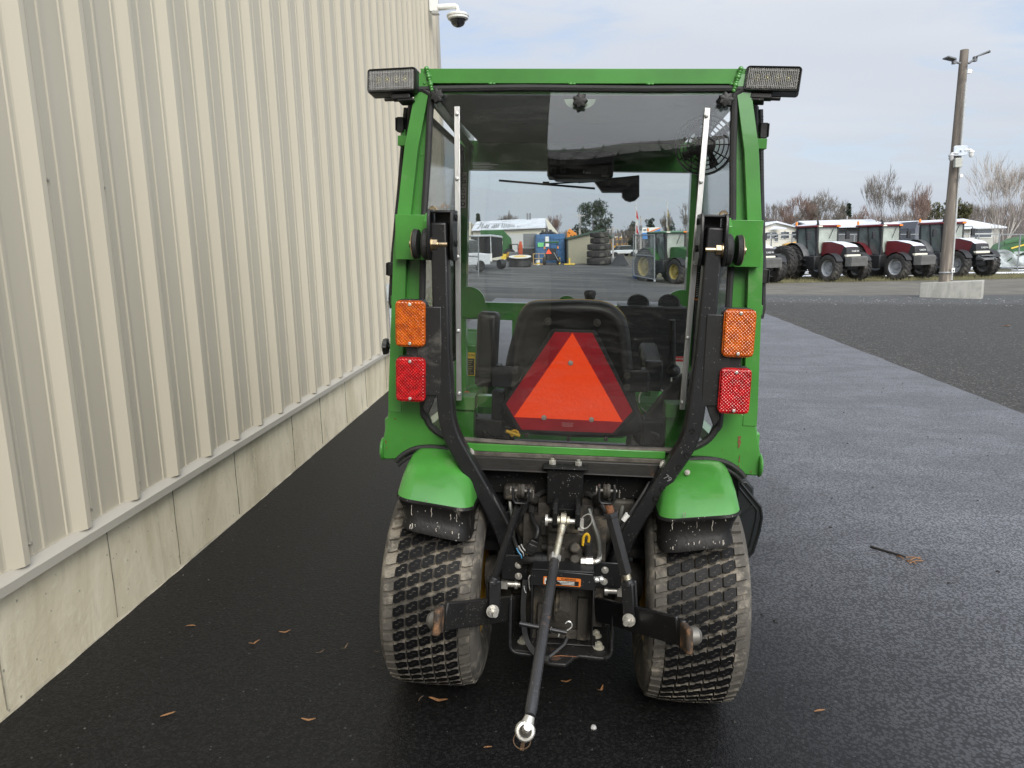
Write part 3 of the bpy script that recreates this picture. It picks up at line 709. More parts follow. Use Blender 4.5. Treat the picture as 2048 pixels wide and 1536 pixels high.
# ---- fenders
def fen_ring(s, xo, xi, yr, yf, zo, zi, rc, n=6):
    P = [(xo, yf)]
    for i in range(n+1):
        a = math.pi/2*i/n; P.append((xo-rc+rc*math.cos(a), yr+rc-rc*math.sin(a)))
    P += [(xo+(xi-xo)*.5, yr)]
    for i in range(n+1):
        a = math.pi/2*i/n; P.append((xi+rc-rc*math.sin(a), yr+rc-rc*math.cos(a)))
    P.append((xi, yf))
    return [V(s*x, y, zi+(zo-zi)*(x-xi)/(xo-xi)) for x, y in P]
def loft(rings, cap=True):
    m = MB(); n = len(rings[0]); m.v = [tuple(p) for r in rings for p in r]
    for i in range(len(rings)-1):
        for k in range(n-1): m.f.append((i*n+k, i*n+k+1, (i+1)*n+k+1, (i+1)*n+k))
    if cap: m.f.append(tuple(range((len(rings)-1)*n, len(rings)*n)))
    m.m = [0]*len(m.f); return m
for s in LR:
    R_ = [fen_ring(s, .506, .274, -.278, .12, .694, .664, .05), fen_ring(s, .505, .276, -.268, .12, .703, .674, .05), fen_ring(s, .502, .288, -.222, .12, .733, .709, .05),
          fen_ring(s, .497, .300, -.178, .12, .756, .735, .048), fen_ring(s, .489, .314, -.138, .12, .775, .760, .045), fen_ring(s, .472, .332, -.10, .12, .788, .778, .04), fen_ring(s, .45, .352, -.06, .12, .794, .788, .03)]
    fd = loft(R_).build('fender', GREEN, tr, smooth=60)
    E_ = [fen_ring(s, .508, .271, -.281, .10, .696, .666, .052), fen_ring(s, .510, .269, -.284, .10, .688, .657, .052), fen_ring(s, .504, .276, -.278, .10, .681, .650, .05), fen_ring(s, .492, .280, -.274, .08, .652, .622, .05),
          fen_ring(s, .484, .281, -.284, .06, .628, .598, .05), fen_ring(s, .488, .279, -.293, .05, .612, .580, .05), fen_ring(s, .490, .278, -.295, .04, .603, .566, .05), fen_ring(s, .478, .290, -.285, .04, .602, .564, .045)]
    ext = loft(E_, False).build('fender_extension', PLASTR, fd, smooth=60)
    for j in range(15):
        R = random.Random(j*7+(s > 0)*100); u = R.uniform(.06, .94); xx = .478-.185*u; tz = .0145-.029*u; low = j < 9; z0 = (.592 if low else R.uniform(.62, .675))+tz; L = R.uniform(.006, .02) if low else R.uniform(.012, .04); md = MB(); pts = []
        for i in range(5):
            z = z0+L*i/4-tz; yv = float(np.interp(z, [.580, .615, .640, .680, .690], [-.294, -.285, -.275, -.279, -.282])); pts.append(V(s*(xx+R.uniform(-.0015, .0015)), yv-.0005, z+tz))
        md.tube(pts, [R.uniform(.0008, .0024) if low else R.uniform(.0005, .0013) for _ in pts], 5); md.build('dried_mud', pm('dried_mud', (.42, .39, .34), .9, var=.3, vscale=80), fd)
    b = MB(); c = T(905, 940, -.15) if s < 0 else T(1375, 945, -.15); b.bolt(c, (-s*.4, -.8, .5), .006, .005); b.build('bolt', STEEL, fd)
# ---- rear wheels: tyre with turf blocks
def wheel(R0, wid, rim_r, name, ncol, nrow, dirt=TYRE):
    """wheel about the x axis, outer side +x"""
    rm = MB(); w = wid/2
    rm.lathe([(rim_r*.98, -w*.80), (rim_r*1.05, -w*.86), (rim_r*1.05, -w*.80), (rim_r*.93, -w*.70), (rim_r*.86, -w*.2), (rim_r*.86, w*.25), (rim_r*.55, w*.35), (rim_r*.3, w*.30), (rim_r*.3, w*.38), (0, w*.38)], (0, 0, 0), (1, 0, 0), 40)
    rm.lathe([(rim_r*.86, w*.25), (rim_r*.93, w*.7), (rim_r*1.05, w*.80), (rim_r*1.05, w*.86), (rim_r*.98, w*.80)], (0, 0, 0), (1, 0, 0), 40)
    wh = rm.build(name, YELLOW, None, smooth=40)
    ty = MB(); prof = [(rim_r*1.0, -w*.80), (rim_r*1.15, -w*.92), ((rim_r+R0)/2, -w), (R0*.885, -w*.965), (R0*.942, -w*.90), (R0*.960, -w*.80), (R0*.974, -w*.45), (R0*.978, 0)]
    prof = [tuple(p) for p in prof]; prof = prof+[(r, -x) for r, x in prof[-2::-1]]
    sp = smoothpts([V(r, x, 0) for r, x in prof], 3); ty.lathe([(p.x, p.y) for p in sp], (0, 0, 0), (1, 0, 0), 72); t = ty.build('tyre', dirt, wh, smooth=60)
    bl = MB(); cw = wid*.64/(ncol-2); ce = wid*.11; hh = R0*.046
    def rad(x): return R0*(.978-.045*(abs(x)/w)**3)
    for j in range(ncol):
        edge = j in (0, ncol-1)
        x0 = -wid*.32+cw*(j-.5) if not edge else (-1 if j == 0 else 1)*(wid*.32+ce*.5)
        cq = ce if edge else cw
        for i in range(nrow):
            pit = 2*math.pi/nrow; a0 = pit*(i+.36*j)+rnd.uniform(-.02, .02)*pit; L = pit*R0
            pl = [(-.455, -.37), (-.22, -.45), (.10, -.42), (.20, -.31), (.455, -.28), (.455, .33), (.32, .45), (-.04, .42), (-.14, .31), (-.455, .28)]
            if edge: pl = [(-.5, -.32), (.46, -.32), (.46, .20), (.1, .30), (-.5, .28)]
            top = []; bot = []
            for u, q in pl:
                x = x0+u*cw; sl = -.22*u
                for lst, rr, k in ((bot, rad(x)-.003, 1.06), (top, rad(x)+(hh if not edge else hh*.85), .95)):
                    xx = x0+u*cq*k; a = a0+(q*k+sl*-1)*pit
                    lst.append(V(xx, rr*math.sin(a), rr*math.cos(a)))
            n = len(pl); o = len(bl.v); bl.v += [tuple(p) for p in bot+top]
            bl.f.append(tuple(range(o+n, o+2*n))); bl.m.append(1 if edge else 0)
            for k in range(n): q = (k+1) % n; bl.f.append((o+k, o+q, o+n+q, o+n+k)); bl.m.append(1)
            if not edge:    # zigzag sipe, a thin raised-dark line cut as a ridge pair
                zz = [(-.22, -.10), (-.05, -.16), (.06, .06), (.24, .02)]
                for (u1, q1), (u2, q2) in zip(zz, zz[1:]):
                    P_ = []
                    for u, q, e in ((u1, q1-.013, 0), (u2, q2-.013, 0), (u2, q2+.013, 0), (u1, q1+.013, 0)):
                        x = x0+u*cw; a = a0+(q+.22*u)*pit; rr = rad(x)+hh+.0006; P_.append(V(x, rr*math.sin(a), rr*math.cos(a)))
                    bl.add(P_, [(0, 1, 2, 3)], 1)
    b = bl.build('tread_blocks', [LUG, dirt], wh, smooth=25)
    return wh
wh = wheel(.326, .308, .16, 'rear_wheel', 7, 52); wh.parent = tr; wh.location = (.404, .0, .310)
w2 = copy_tree(wh, tr); w2.location = (-.404, .0, .310); w2.rotation_euler = (0, 0, math.pi)
fw_ = wheel(.235, .2, .11, 'front_wheel', 5, 36); fw_.parent = tr; fw_.location = (.42, 1.68, .24)
w3 = copy_tree(fw_, tr); w3.location = (-.42, 1.68, .24); w3.rotation_euler = (0, 0, math.pi)
# ---- folded roll bar legs
for s in LR:
    cen = [(880, 445), (886, 700), (892, 838), (904, 893), (962, 980), (1012, 1058), (1028, 1130)]
    yy = [-.125, -.13, -.135, -.14, -.14, -.13, -.11]
    pts = [T(px, py, y) for (px, py), y in zip(cen, yy)]
    pts = [V(-p.x*-s if False else s*abs(p.x), p.y, p.z) for p in pts]
    pts = [pts[0], pts[1]]+fillet([pts[1], pts[2].lerp(pts[3], .35), pts[5].lerp(pts[4], .2), pts[6]], .06, 5)[1:]
    m = MB(); m.tube(pts, 0, sq=(.055, .050)); rb = m.build('roll_bar', BLACKP, tr, bevel=.007, seg=3)
    m = MB()
    for x in (.420, .352): m.prism([V(s*x, y, z) for y, z in ((-.165, 1.405), (-.175, 1.42), (-.175, 1.515), (-.165, 1.532), (-.09, 1.532), (-.09, 1.385), (-.15, 1.385))], (s*.009, 0, 0))
    m.box((s*.388, -.10, 1.46), (.06, .008, .145)); m.box((s*.388, -.13, 1.525), (.06, .07, .006)); br = m.build('hinge_bracket', BLACKP, rb, bevel=.002)
    for z in (1.435, 1.51):
        b = MB(); b.cyl((s*.3505, -.135, z), (s*.3455, -.135, z), .010, n=14); b.build('pin_hole', pm('dark_hole', (.003, .003, .003), .9), rb)
    b = MB(); b.bolt((s*.419, -.15, 1.432), (-s, 0, 0), .0155, .016); b.cyl((s*.40, -.15, 1.432), (s*.372, -.15, 1.432), .008); b.build('bolt', GOLD, rb)
    b = MB(); b.lathe([(0, 0), (.042, 0), (.047, .006), (.047, .018), (.042, .024), (0, .024)], (s*.428, -.112, 1.432), (s, 0, 0), 26); b.build('rubber_bush', RUBBER, rb)
    b = MB(); b.lathe([(0, 0), (.043, 0), (.045, .012), (0, .012)], (s*.465, -.112, 1.432), (s, 0, 0), 26); b.build('rubber_bush', RUBBER, rb)
    b = MB(); b.lathe([(0, 0), (.044, .001), (.042, .004), (.012, .006), (.012, .014), (0, .014)], (s*.478, -.112, 1.432), (s, 0, 0), 26); b.build('washer', GOLD, rb)
    b = MB(); b.lathe([(.005, .004), (.011, .004), (.014, 0), (.011, -.004), (.005, .0)], T(866, 421, -.04) if s < 0 else T(1447, 430, -.04), (0, -1, 0), 16); b.build('eye_bolt', GOLD, rb)
for q in ((1385, 862), (1374, 911), (1358, 934), (1326, 977), (1312, 997)):
    c = T(*q, -.167); m = MB(); m.lathe([(0, .0), (.0055, 0), (.0075, .001), (.0075, -.004)], c, (0, -1, 0), 12); m.build('bolt_hole', pm('dark_hole', (.003, .003, .003), .9), rb)
lettering('79', .024, pm('chalk_scratch', (.20, .20, .20), .8), rb, frameM(T(1335, 957, -.1685), (1, 0, -.75), (.75, 0, 1)), .0003)
# ---- lamps
def lens(w, h, c, mat, parent, ydir=-1):
    m = MB(); m.prism([V(c.x+x, c.y+.02, c.z+z) for x, z in rrect(w, h, .016)], (0, -.013, 0))
    def fn(u, v):
        x = (u-.5)*(w-.008); z = (v-.5)*(h-.008); q = max(abs(x)/(w/2), abs(z)/(h/2)); e = min(1, max(0, (1-q)*9))
        rr = math.hypot(x, z*.8); wv = .5+.5*math.cos(rr*330); hh = math.cos(x*640)*math.cos(z*640)
        return V(c.x+x*(1-.03*max(0, q-.93)/.07*(abs(z)/(h/2) > .85)), c.y+.007-.006*e**.5-.0012*(hh*.8+wv*.4)*e, c.z+z)
    m.grid(fn, 70, 104)
    return m.build('lens', mat, parent, smooth=60)
for s in LR:
    sp = MB(); sp.box((s*.425, -.158, 1.115), (.075, .006, .27)); sp.box((s*.445, -.145, 1.11), (.10, .02, .21)); sp.prism([V(s*.395, -.155, 1.0), V(s*.43, -.155, 1.0), V(s*.445, -.155, .94), V(s*.43, -.155, .915)], (0, .008, 0))
    lb = sp.build('lamp_bracket', PLAST, tr, bevel=.004)
    for z, h, nm, mat in ((1.198, .138, 'turn_signal', ORANGE), (1.029, .135, 'tail_light', RED)):
        c = V(s*.479, -.178, z); hb = MB(); hb.prism([V(c.x+x, c.y+.018, c.z+q) for x, q in rrect(.094, h+.004, .018)], (0, .034, 0))
        hs = hb.build(nm, PLAST, tr, bevel=.003); lens(.090, h, c, mat, hs)
        for q in (h/2-.011, -h/2+.011):
            b = MB(); b.lathe([(.0048, 0), (.0048, .002), (.002, .0028), (.0015, .0012), (0, .0012)], (c.x, c.y-.001, c.z+q), (0, -1, 0), 12); b.build('screw', STEEL, hs)
# work lights on the roof corners
for s, cpx, yaw_, rl in ((-1, (784, 161), -6, 1.5), (1, (1545, 158), -13, -4.0)):
    c = T(*cpx, -.02); Mx = Matrix.Translation(c) @ Matrix.Rotation(math.radians(yaw_), 4, 'Z') @ Matrix.Rotation(math.radians(-8), 4, 'X') @ Matrix.Rotation(math.radians(-rl), 4, 'Y')
    m = MB(); ou = rrect(.155, .072, .010); inr = rrect(.143, .060, .007)
    m.prism([V(x, .0, z) for x, z in ou], (0, .045, 0)); n = len(ou); o = len(m.v)
    m.v += [(x, 0, z) for x, z in ou]+[(x, -.008, z) for x, z in rrect(.151, .068, .009)]+[(x, -.004, z) for x, z in inr]
    for k in range(n):
        q = (k+1) % n; m.f += [(o+k, o+q, o+n+q, o+n+k), (o+n+k, o+n+q, o+2*n+q, o+2*n+k)]; m.m += [0, 0]
    for k in range(7): m.box((-.06+k*.02, .047, 0), (.004, .02, .06))
    wlamp = m.build('work_light', PLAST, tr); wlamp.matrix_basis = Mx
    m = MB(); m.box((0, -.001, 0), (.14, .002, .057)); m.build('reflector', pm('lamp_reflector', (.19, .19, .19), .3, .4), wlamp)
    m = MB()
    for k in range(4):
        for a in range(8):
            an = a*math.pi/4+.3; m.ball((-.042+k*.0285+.0065*math.cos(an), -.003, .002+.0085*math.sin(an)), .0023, 4)
        m.ball((-.042+k*.0285, -.003, .002), .003, 4)
    m.build('led_cluster', pm('led_chips', (.90, .74, .30), .25, .1, var=.4, vscale=150), wlamp)
    m = MB()
    for k in range(27): m.box((-.067+k*.00515, -.0058, 0), (.0016, .0018, .056))
    for z in (.022, -.022): m.box((0, -.0066, z), (.13, .001, .0015))
    m.build('lens_ribs', pm('ribbed_lens', (.33, .33, .32), .15, var=.35, vscale=90), wlamp)
    m = MB(); m.box((0, -.0045, 0), (.142, .0012, .059)); m.build('lens', CLEAR, wlamp, smooth=0)
    m = MB(); m.box((-s*.025, .02, -.045), (.06, .03, .016)); m.box((-s*.04, .03, -.055), (.05, .045, .008)); m.cyl((-s*.0-.03, .02, -.048), (-s*.0+.03, .02, -.048), .007, n=8); m.build('mount', BLACKP, wlamp, bevel=.003)
# ---- door edges with hoses and hinge clamps, side glass
for s in LR:
    m = MB(); m.tube([V(s*.553, .12, 1.86), V(s*.575, .12, 1.62), V(s*.596, .11, 1.40), V(s*.604, .10, 1.25), V(s*.600, .10, 1.22)], .0105, 8)
    m.tube([V(s*.54, .13, 1.87), V(s*.562, .13, 1.62), V(s*.582, .12, 1.40), V(s*.59, .11, 1.23)], .012, 8)
    for k in range(60):
        t_ = k/59; z = 1.84-.58*t_; x = .554+.048*t_; m.lathe([(.0115, -.001), (.0118, 0), (.0115, .001)], (s*x, .118, z), (0, 0, 1), 8)
    he = m.build('door', HOSE, tr)
    for px, py in (((802, 250), (783, 538)) if s < 0 else ((1526, 262), (1527, 552))):
        c = T(px, py, .095); b = MB(); b.box(c, (.022, .03, .045)); b.box(c+V(s*.012, -.012, 0), (.004, .02, .04)); b.build('hinge_clamp', PLAST, he, bevel=.004)
    m = MB(); m.prism([V(s*.525, .09, 1.87), V(s*.572, .09, 1.40), V(s*.572, .09, .92), V(s*.563, 1.16, .90), V(s*.56, 1.16, 1.40), V(s*.535, 1.16, 1.87)], (s*.004, 0, 0)); m.build('side_glass', GLASS2, he, smooth=0)
    m = MB(); m.tube([V(s*.528, .09, 1.87), V(s*.574, .09, 1.40), V(s*.574, .09, .92), V(s*.565, 1.16, .90), V(s*.562, 1.16, 1.40), V(s*.537, 1.16, 1.87)], .012, 8, closed=True); m.build('door_seal', RUBBER, he)
k = MB(); c = T(778, 693, .08); n = 36; vs = []
for xx, q in ((.0, .5), (-.004, .95), (-.016, 1), (-.021, .6)):
    for i in range(n): a = 2*math.pi*i/n; rr = .027*q*(1+.1*math.cos(6*a)); vs.append((c.x+xx, c.y+rr*math.cos(a), c.z+rr*math.sin(a)))
k.add(vs, [(j*n+i, j*n+(i+1) % n, (j+1)*n+(i+1) % n, (j+1)*n+i) for j in range(3) for i in range(n)]+[tuple(range(3*n, 4*n))]); k.cyl(c, c+V(.06, 0, 0), .008); k.build('door_knob', PLAST, he)
m = MB(); m.prism([V(-.505, 1.245, 1.78), V(-.51, 1.245, 1.165), V(.515, 1.245, 1.165), V(.51, 1.245, 1.78)], (0, .005, 0)); m.build('windshield', GLASS2, tr, smooth=0)
# ---- slow vehicle triangle
def S3(pts, y): return [T(px, py, y) for px, py in pts]
m = MB(); m.prism(S3([(1108, 658), (1189, 661), (1196, 668), (1271, 822), (1271, 829), (1232, 871), (1038, 864), (1034, 860), (1006, 813), (1008, 806), (1101, 661)], .098), (0, .010, 0)); sg = m.build('warning_triangle', PLAST, tr, bevel=.002)
rb_ = [(1110, 664), (1185, 666), (1265, 822), (1226, 866), (1043, 859), (1012, 808)]; m = MB(); m.prism(S3(rb_, .0965), (0, .0012, 0)); m.build('red_border', REFLRED, sg)
m = MB(); m.prism(S3([(1145, 666), (1245, 844), (1028, 834)], .0950), (0, .0012, 0)); m.build('orange_triangle', FLUO, sg)
for q in ((1141, 726), (1088, 835), (1183, 839)): b = MB(); b.bolt(T(*q, .0945), (0, -1, 0), .006, .004); b.build('bolt', STEEL, sg)
for i in range(4): c = T(1135, 846+i*2.3, .0958); b = MB(); b.box(c, (.040-.006*(i % 2), .0006, .0012)); b.build('fine_print', pm('pink_print', (.6, .3, .3), .5), sg)
# ---- seat
so = S3([(1062, 606), (1110, 603), (1165, 602), (1215, 608), (1245, 628), (1258, 660), (1266, 740), (1272, 800), (1270, 870), (1030, 860), (1010, 800), (1010, 735), (1028, 660), (1040, 625)], .16)
so = [V(p.x, 0, p.z) for p in so]; cx = sum(p.x for p in so)/len(so); cz = sum(p.z for p in so)/len(so)
sm_ = smoothpts(so, 4, True); n = len(sm_); m = MB(); lv = [(.205, 1.0), (.150, 1.0), (.128, .975), (.117, .93), (.113, .86), (.118, .80), (.126, .76)]
m.v = [(cx+(p.x-cx)*q, y+.25*abs(p.x-cx)**2, cz+(p.z-cz)*q) for y, q in lv for p in sm_]
for j in range(len(lv)-1):
    for i in range(n): m.f.append((j*n+i, j*n+(i+1) % n, (j+1)*n+(i+1) % n, (j+1)*n+i))
m.f.append(tuple(range((len(lv)-1)*n, len(lv)*n))); m.m = [0]*len(m.f); seat = m.build('seat', SEATM, tr, smooth=55)
m = MB(); m.v = [(cx+(p.x-cx)*q, y, cz+(p.z-cz)*q) for y, q in ((.20, 1.005), (.225, 1.012), (.26, 1.0), (.28, .92)) for p in sm_]
for j in range(3):
    for i in range(n): m.f.append((j*n+i, j*n+(i+1) % n, (j+1)*n+(i+1) % n, (j+1)*n+i))
m.f.append(tuple(range(3*n, 4*n))); m.m = [0]*len(m.f); m.build('cushion', pm('yellow_vinyl', (.45, .28, .03), .55, bump=.1), seat, smooth=55)
for q in ((1096, 643), (1194, 646)): b = MB(); b.lathe([(.013, -.002), (.013, .002), (.009, .0035), (.008, .001), (0, .001)], T(*q, .114), (0, -1, 0), 16); b.cyl(T(*q, .112), T(*q, .108), .005, n=6); b.build('screw', CAST, seat)
for s, cen, d, q in ((-1, T(975, 698, .30), (.076, .085, .27), ((1028, 742), (1027, 770))), (1, T(1303, 735, .34), (.07, .26, .055), ((1254, 752), (1254, 774)))):
    m = MB(); m.box(cen+V(0, 0 if s < 0 else .06, .0 if s < 0 else .015), d, Matrix.Rotation(math.radians(-2*s), 3, 'Y') if s < 0 else Matrix.Rotation(math.radians(14), 3, 'X')); ar = m.build('armrest', SEATM, seat, bevel=.018, seg=3)
    m = MB(); a, b_ = T(*q[0], .11), T(*q[1], .11); mid = (a+b_)/2; m.box(mid+V(s*.028, .02, 0), (.085, .008, .075)); m.box(mid+V(s*.065, .09, -.005), (.02, .14, .06))
    if s > 0: m.box(cen+V(.0, -.07, -.015), (.06, .04, .10))
    m.build('armrest_bracket', BLACKP, ar, bevel=.005)
    for w_ in q: b = MB(); b.lathe([(.0115, 0), (.0115, .004), (.006, .0045), (.006, .002), (0, .002)], T(*w_, .105), (0, -1, 0), 14); b.build('bolt', CAST, ar)
# ---- cab interior
m = MB(); c = T(1180, 590, .6); m.lathe([(.010, -.06), (.013, -.025), (.020, -.010), (.024, .006), (.022, .015), (.014, .019), (0, .019)], c, (0, 0, 1), 20); m.cyl(c+V(0, 0, -.06), c+V(.01, .08, -.5), .007); m.build('gear_lever', PLAST, tr)
m = MB(); m.box((.34, .98, 1.075), (.29, .20, .23)); m.box((.34, .98, .90), (.29, .18, .16)); m.box((0, 1.02, .86), (.42, .26, .42)); m.box((.30, .885, .93), (.1, .01, .10)); m.box((.42, .885, .93), (.09, .01, .10)); hb = m.build('heater_box', PLAST, tr, bevel=.012)
for px in (1276, 1338):
    c = T(px, 609, .97); m = MB(); ax = V(0, -.75, .66)
    m.lathe([(.042, -.03), (.048, 0), (.048, .012), (.040, .014), (.038, .006), (0, .004)], c, ax, 24)
    for k in (-2, -1, 0, 1, 2): m.box(c+ax*.012+V(0, .66, .75)*k*.013, (.07-.008*abs(k), .003, .006))
    m.build('air_vent', RUBBER, hb)
m = MB(); m.lathe([(.175, -.012), (.188, 0), (.175, .012), (.163, 0), (.175, -.012)], (0, .78, 1.0), (0, -.5, .86), 32); m.cyl((0, .78, 1.0), (0, 1.0, .86), .02)
for a in (0, 2.1, 4.2): m.cyl((0, .78, 1.0), V(0, .78, 1.0)+V(math.cos(a), 0, 0)*.17+V(0, .86, .5)*math.sin(a)*.17, .01)
m.build('steering_wheel', PLAST, tr)
m = MB(); m.box((0, .6, .44), (1.05, 1.2, .03)); m.box((0, .07, .62), (1.02, .04, .33)); m.build('cab_floor', PLAST, tr)
m = MB(); m.tube(smoothpts([T(1395, 770, .25), T(1360, 800, .28), T(1320, 850, .25), T(1290, 880, .2)], 4), [.065]*13, 10); m.box(T(1330, 862, .22), (.17, .12, .10)); m.build('side_console', PLAST, tr, bevel=.01)
m = MB(); m.cyl(T(1345, 640, .5), T(1345, 715, .5), .012); m.cyl(T(1345, 700, .5), T(1352, 800, .5), .009); m.ball(T(1347, 742, .45), .026, 8); m.build('control_lever', PLAST, tr)
m = MB(); m.lathe([(.05, -.003), (.053, 0), (.05, .003), (.047, 0), (.05, -.003)], T(1305, 800, .36), (0, -1, .3), 20); m.build('wire_ring', STEEL, tr)
m = MB(); m.box(T(1300, 812, .42), (.16, .14, .05)); m.build('step_panel', GREEN_SHADED, tr, bevel=.01)
m = MB(); m.cyl(T(950, 838, .2), T(985, 885, .12), .011); m.cyl(T(932, 795, .24), T(950, 838, .2), .014); m.box(T(978, 850, .2), (.1, .1, .06)); m.box(T(998, 808, .2), (.045, .07, .1)); m.build('seat_adjuster', BLACKD, tr, bevel=.004)
m = MB(); m.ball(T(933, 795, .24), .019, 8, sz=1.3); m.build('orange_knob', pm('orange_knob', (.5, .15, .04), .5), tr)
m = MB(); m.cyl(T(1012, 862, .05), T(1040, 872, .05), .006)
for i in range(8): a = i/7*math.pi*1.3; m.ball(T(1029, 867, .05)+V(.012*math.cos(a), 0, .010*math.sin(a)), .005, 4)
m.build('yellow_cable', pm('yellow_cable', (.7, .42, .02), .5), tr)
for q in ((1053, 871), (1137, 878), (1212, 878)): b = MB(); b.lathe([(.008, 0), (.008, .002), (.004, .003), (0, .001)], T(*q, .04), (0, -1, 0), 12); b.build('rivet', CAST, tr)
# overhead console, fan, wiper
m = MB(); m.box((.006, 1.08, 1.785), (.285, .18, .105)); m.prism([V(-.13, .985, 1.745), V(.14, .985, 1.745), V(.12, .985, 1.722), V(-.10, .985, 1.722)], (0, .15, 0)); con = m.build('overhead_console', PLAST, tr, bevel=.006)
for px, py in ((1106, 320), (1126, 320), (1106, 340), (1126, 340), (1209, 341)):
    b = MB(); c = T(px, py, .986); b.box(c, (.026, .006, .028)); b.box(c+V(0, -.004, 0), (.010, .004, .008), mi=1); b.build('switch', [pm('switch_grey', (.075, .075, .075), .5), BLACKINK], con)
lettering('Fuses', .016, LABEL, con, frameM(T(1174, 345, .982), (1, 0, 0), (0, 0, 1)))
lettering('FAN', .013, LABEL, con, frameM(T(1209, 352, .982), (1, 0, 0), (0, 0, 1)))
m = MB(); c = T(1408, 290, .28); ax = V(-.25, -.9, -.1).normalized(); xx = ax.cross(V(0, 0, 1)).normalized(); zz = xx.cross(ax)
for k, rr in enumerate((.024, .038, .052, .066, .08, .093)):
    o = c+ax*(.022*(1-(rr/.095)**2)); m.tube([o+xx*rr*math.cos(a*math.pi/16)+zz*rr*math.sin(a*math.pi/16) for a in range(32)], .0022, 4, closed=True)
for k in range(12):
    a = k*math.pi/6; m.tube([c+ax*.03, c+ax*.015+(xx*math.cos(a)+zz*math.sin(a))*.065, c+(xx*math.cos(a)+zz*math.sin(a))*.094], .0022, 4)
m.lathe([(.096, -.03), (.099, -.015), (.096, 0), (.093, -.015), (.096, -.03)], c, ax, 32)
for k in range(4):
    a = k*math.pi/2+.4; m.prism([c-ax*.02+(xx*math.cos(a+d)+zz*math.sin(a+d))*r_2 for d, r_2 in ((0, .02), (.5, .08), (.9, .08), (.6, .02))], ax*.003)
m.lathe([(0, -.09), (.028, -.08), (.032, -.03), (0, -.02)], c, ax, 16); m.cyl(c-ax*.05, (c.x+.02, c.y+.05, 1.9), .012); m.build('cab_fan', PLAST, tr)
m = MB(); m.cyl(T(998, 361, 1.2), T(1190, 377, 1.2), .0052, n=6); m.cyl(T(1092, 368, 1.19), T(1156, 364, 1.19), .004, n=6); m.cyl(T(1156, 364, 1.19), T(1198, 361, 1.19), .007, n=6); m.box(T(1092, 367, 1.195), (.03, .012, .016)); wp = m.build('wiper', PLAST, tr)
m = MB(); m.prism([T(px, py, 1.12) for px, py in ((1188, 361), (1196, 355), (1205, 357), (1250, 353), (1279, 350), (1279, 393), (1272, 400), (1262, 403), (1252, 400), (1245, 393), (1245, 384), (1205, 384))], (0, .07, 0)); m.build('wiper_motor', PLAST, wp, bevel=.003)
# decals
sk = MB(); a, b, c_, d_ = T(921, 344, 1.165), T(934, 344, 1.165), T(932, 416, 1.165), T(920, 416, 1.165); sk.prism([a, b, c_, d_], (0, .001, 0)); stk = sk.build('safety_decal', pm('decal_white', (.55, .53, .48), .5), tr)
def picto(pts2, mat, parent, ctr, sc_, y): m = MB(); m.prism([V(ctr.x+x*sc_, y, ctr.z+z*sc_) for x, z in pts2], (0, .0006, 0)); m.build('pictogram', mat, parent, smooth=0)
for py, pts2 in ((351, [(0, 1), (1, -.8), (-1, -.8)]), (363, [(-1, .6), (1, .6), (1, -.7), (-1, -.7)]), (373, [(-1, .15), (1, .15), (1, -.15), (-1, -.15)]), (382, [(-.3, 1), (.3, 1), (.5, 0), (1, -1), (.3, -.6), (-.3, -.6), (-1, -1), (-.5, 0)]), (394, [(-.7, .6), (0, 1), (.7, .6), (.8, -1), (-.8, -1)]), (408, [(math.cos(t), math.sin(t)) for t in [i*.63 for i in range(10)]])):
    picto(pts2, BLACKINK, stk, T(927 - (py-351)*.02, py, 1.1645), .011, 1.1642)
    picto([(x*.62, z*.62) for x, z in pts2], pm('decal_white', (.55, .53, .48), .5), stk, T(927 - (py-351)*.02, py-.3, 1.1645), .011, 1.1634)
m = MB(); m.prism([T(1395, 516, .03), T(1405, 513, .03), T(1401, 601, .03), T(1388, 600, .03)], (0, .001, 0)); dk = m.build('warning_decal', ORANGEP, tr)
m = MB(); m.prism([T(1396, 519, .0288), T(1403, 517, .0288), T(1399.5, 598, .0288), T(1389.5, 597, .0288)], (0, .001, 0)); m.build('decal_field', pm('decal_black', (.02, .03, .02), .5), dk)
for i in range(15): c = T(1398.3-.37*i*.9, 527+i*4.6, .0276); m = MB(); m.box(c, (.007, .0006, .0022), Matrix.Rotation(-.5, 3, 'Y')); m.build('decal_stroke', LABEL, dk)
m = MB(); m.prism([T(1374, 745, .02), T(1379, 745, .02), T(1376, 818, .02), T(1370, 818, .02)], (0, .001, 0)); m.build('serial_decal', pm('decal_grey', (.4, .38, .36), .6, var=.4, vscale=120), tr)
# ---- loader mast, hood, loader arms ahead of the cab
for s in LR:
    m = MB(); m.prism([V(s*.60, 1.42, .30), V(s*.60, 1.62, .30), V(s*.60, 1.60, .97), V(s*.60, 1.50, .99), V(s*.60, 1.42, .93)], (-s*.12, 0, 0)); m.cyl((s*.62, 1.52, .93), (s*.46, 1.52, .93), .03); ms = m.build('loader_mast', GREEN_SHADED, tr, bevel=.01)
    m = MB(); m.bar((s*.54, 1.54, .95), (s*.54, 2.3, .78), .07, .1); m.bar((s*.54, 2.3, .78), (s*.54, 2.75, .30), .07, .1); m.build('loader_arm', GREEN_SHADED, tr, bevel=.01)
c = T(934, 728, 1.415); m = MB(); m.box(c, (.085, .002, .12)); cd = m.build('caution_decal', YELLOWP, tr)
m = MB(); m.box(c+V(0, -.0015, -.013), (.077, .001, .086)); m.build('decal_field', BLACKINK, cd)
lettering('CAUTION', .018, BLACKINK, cd, frameM(c+V(0, -.0016, .046), (1, 0, 0), (0, 0, 1)))
for i in range(7): m = MB(); m.box(c+V(0, -.0024, .02-.011*i), (.06-.008*(i % 3), .0006, .003)); m.build('fine_print', pm('decal_gold', (.4, .32, .1), .5), cd)
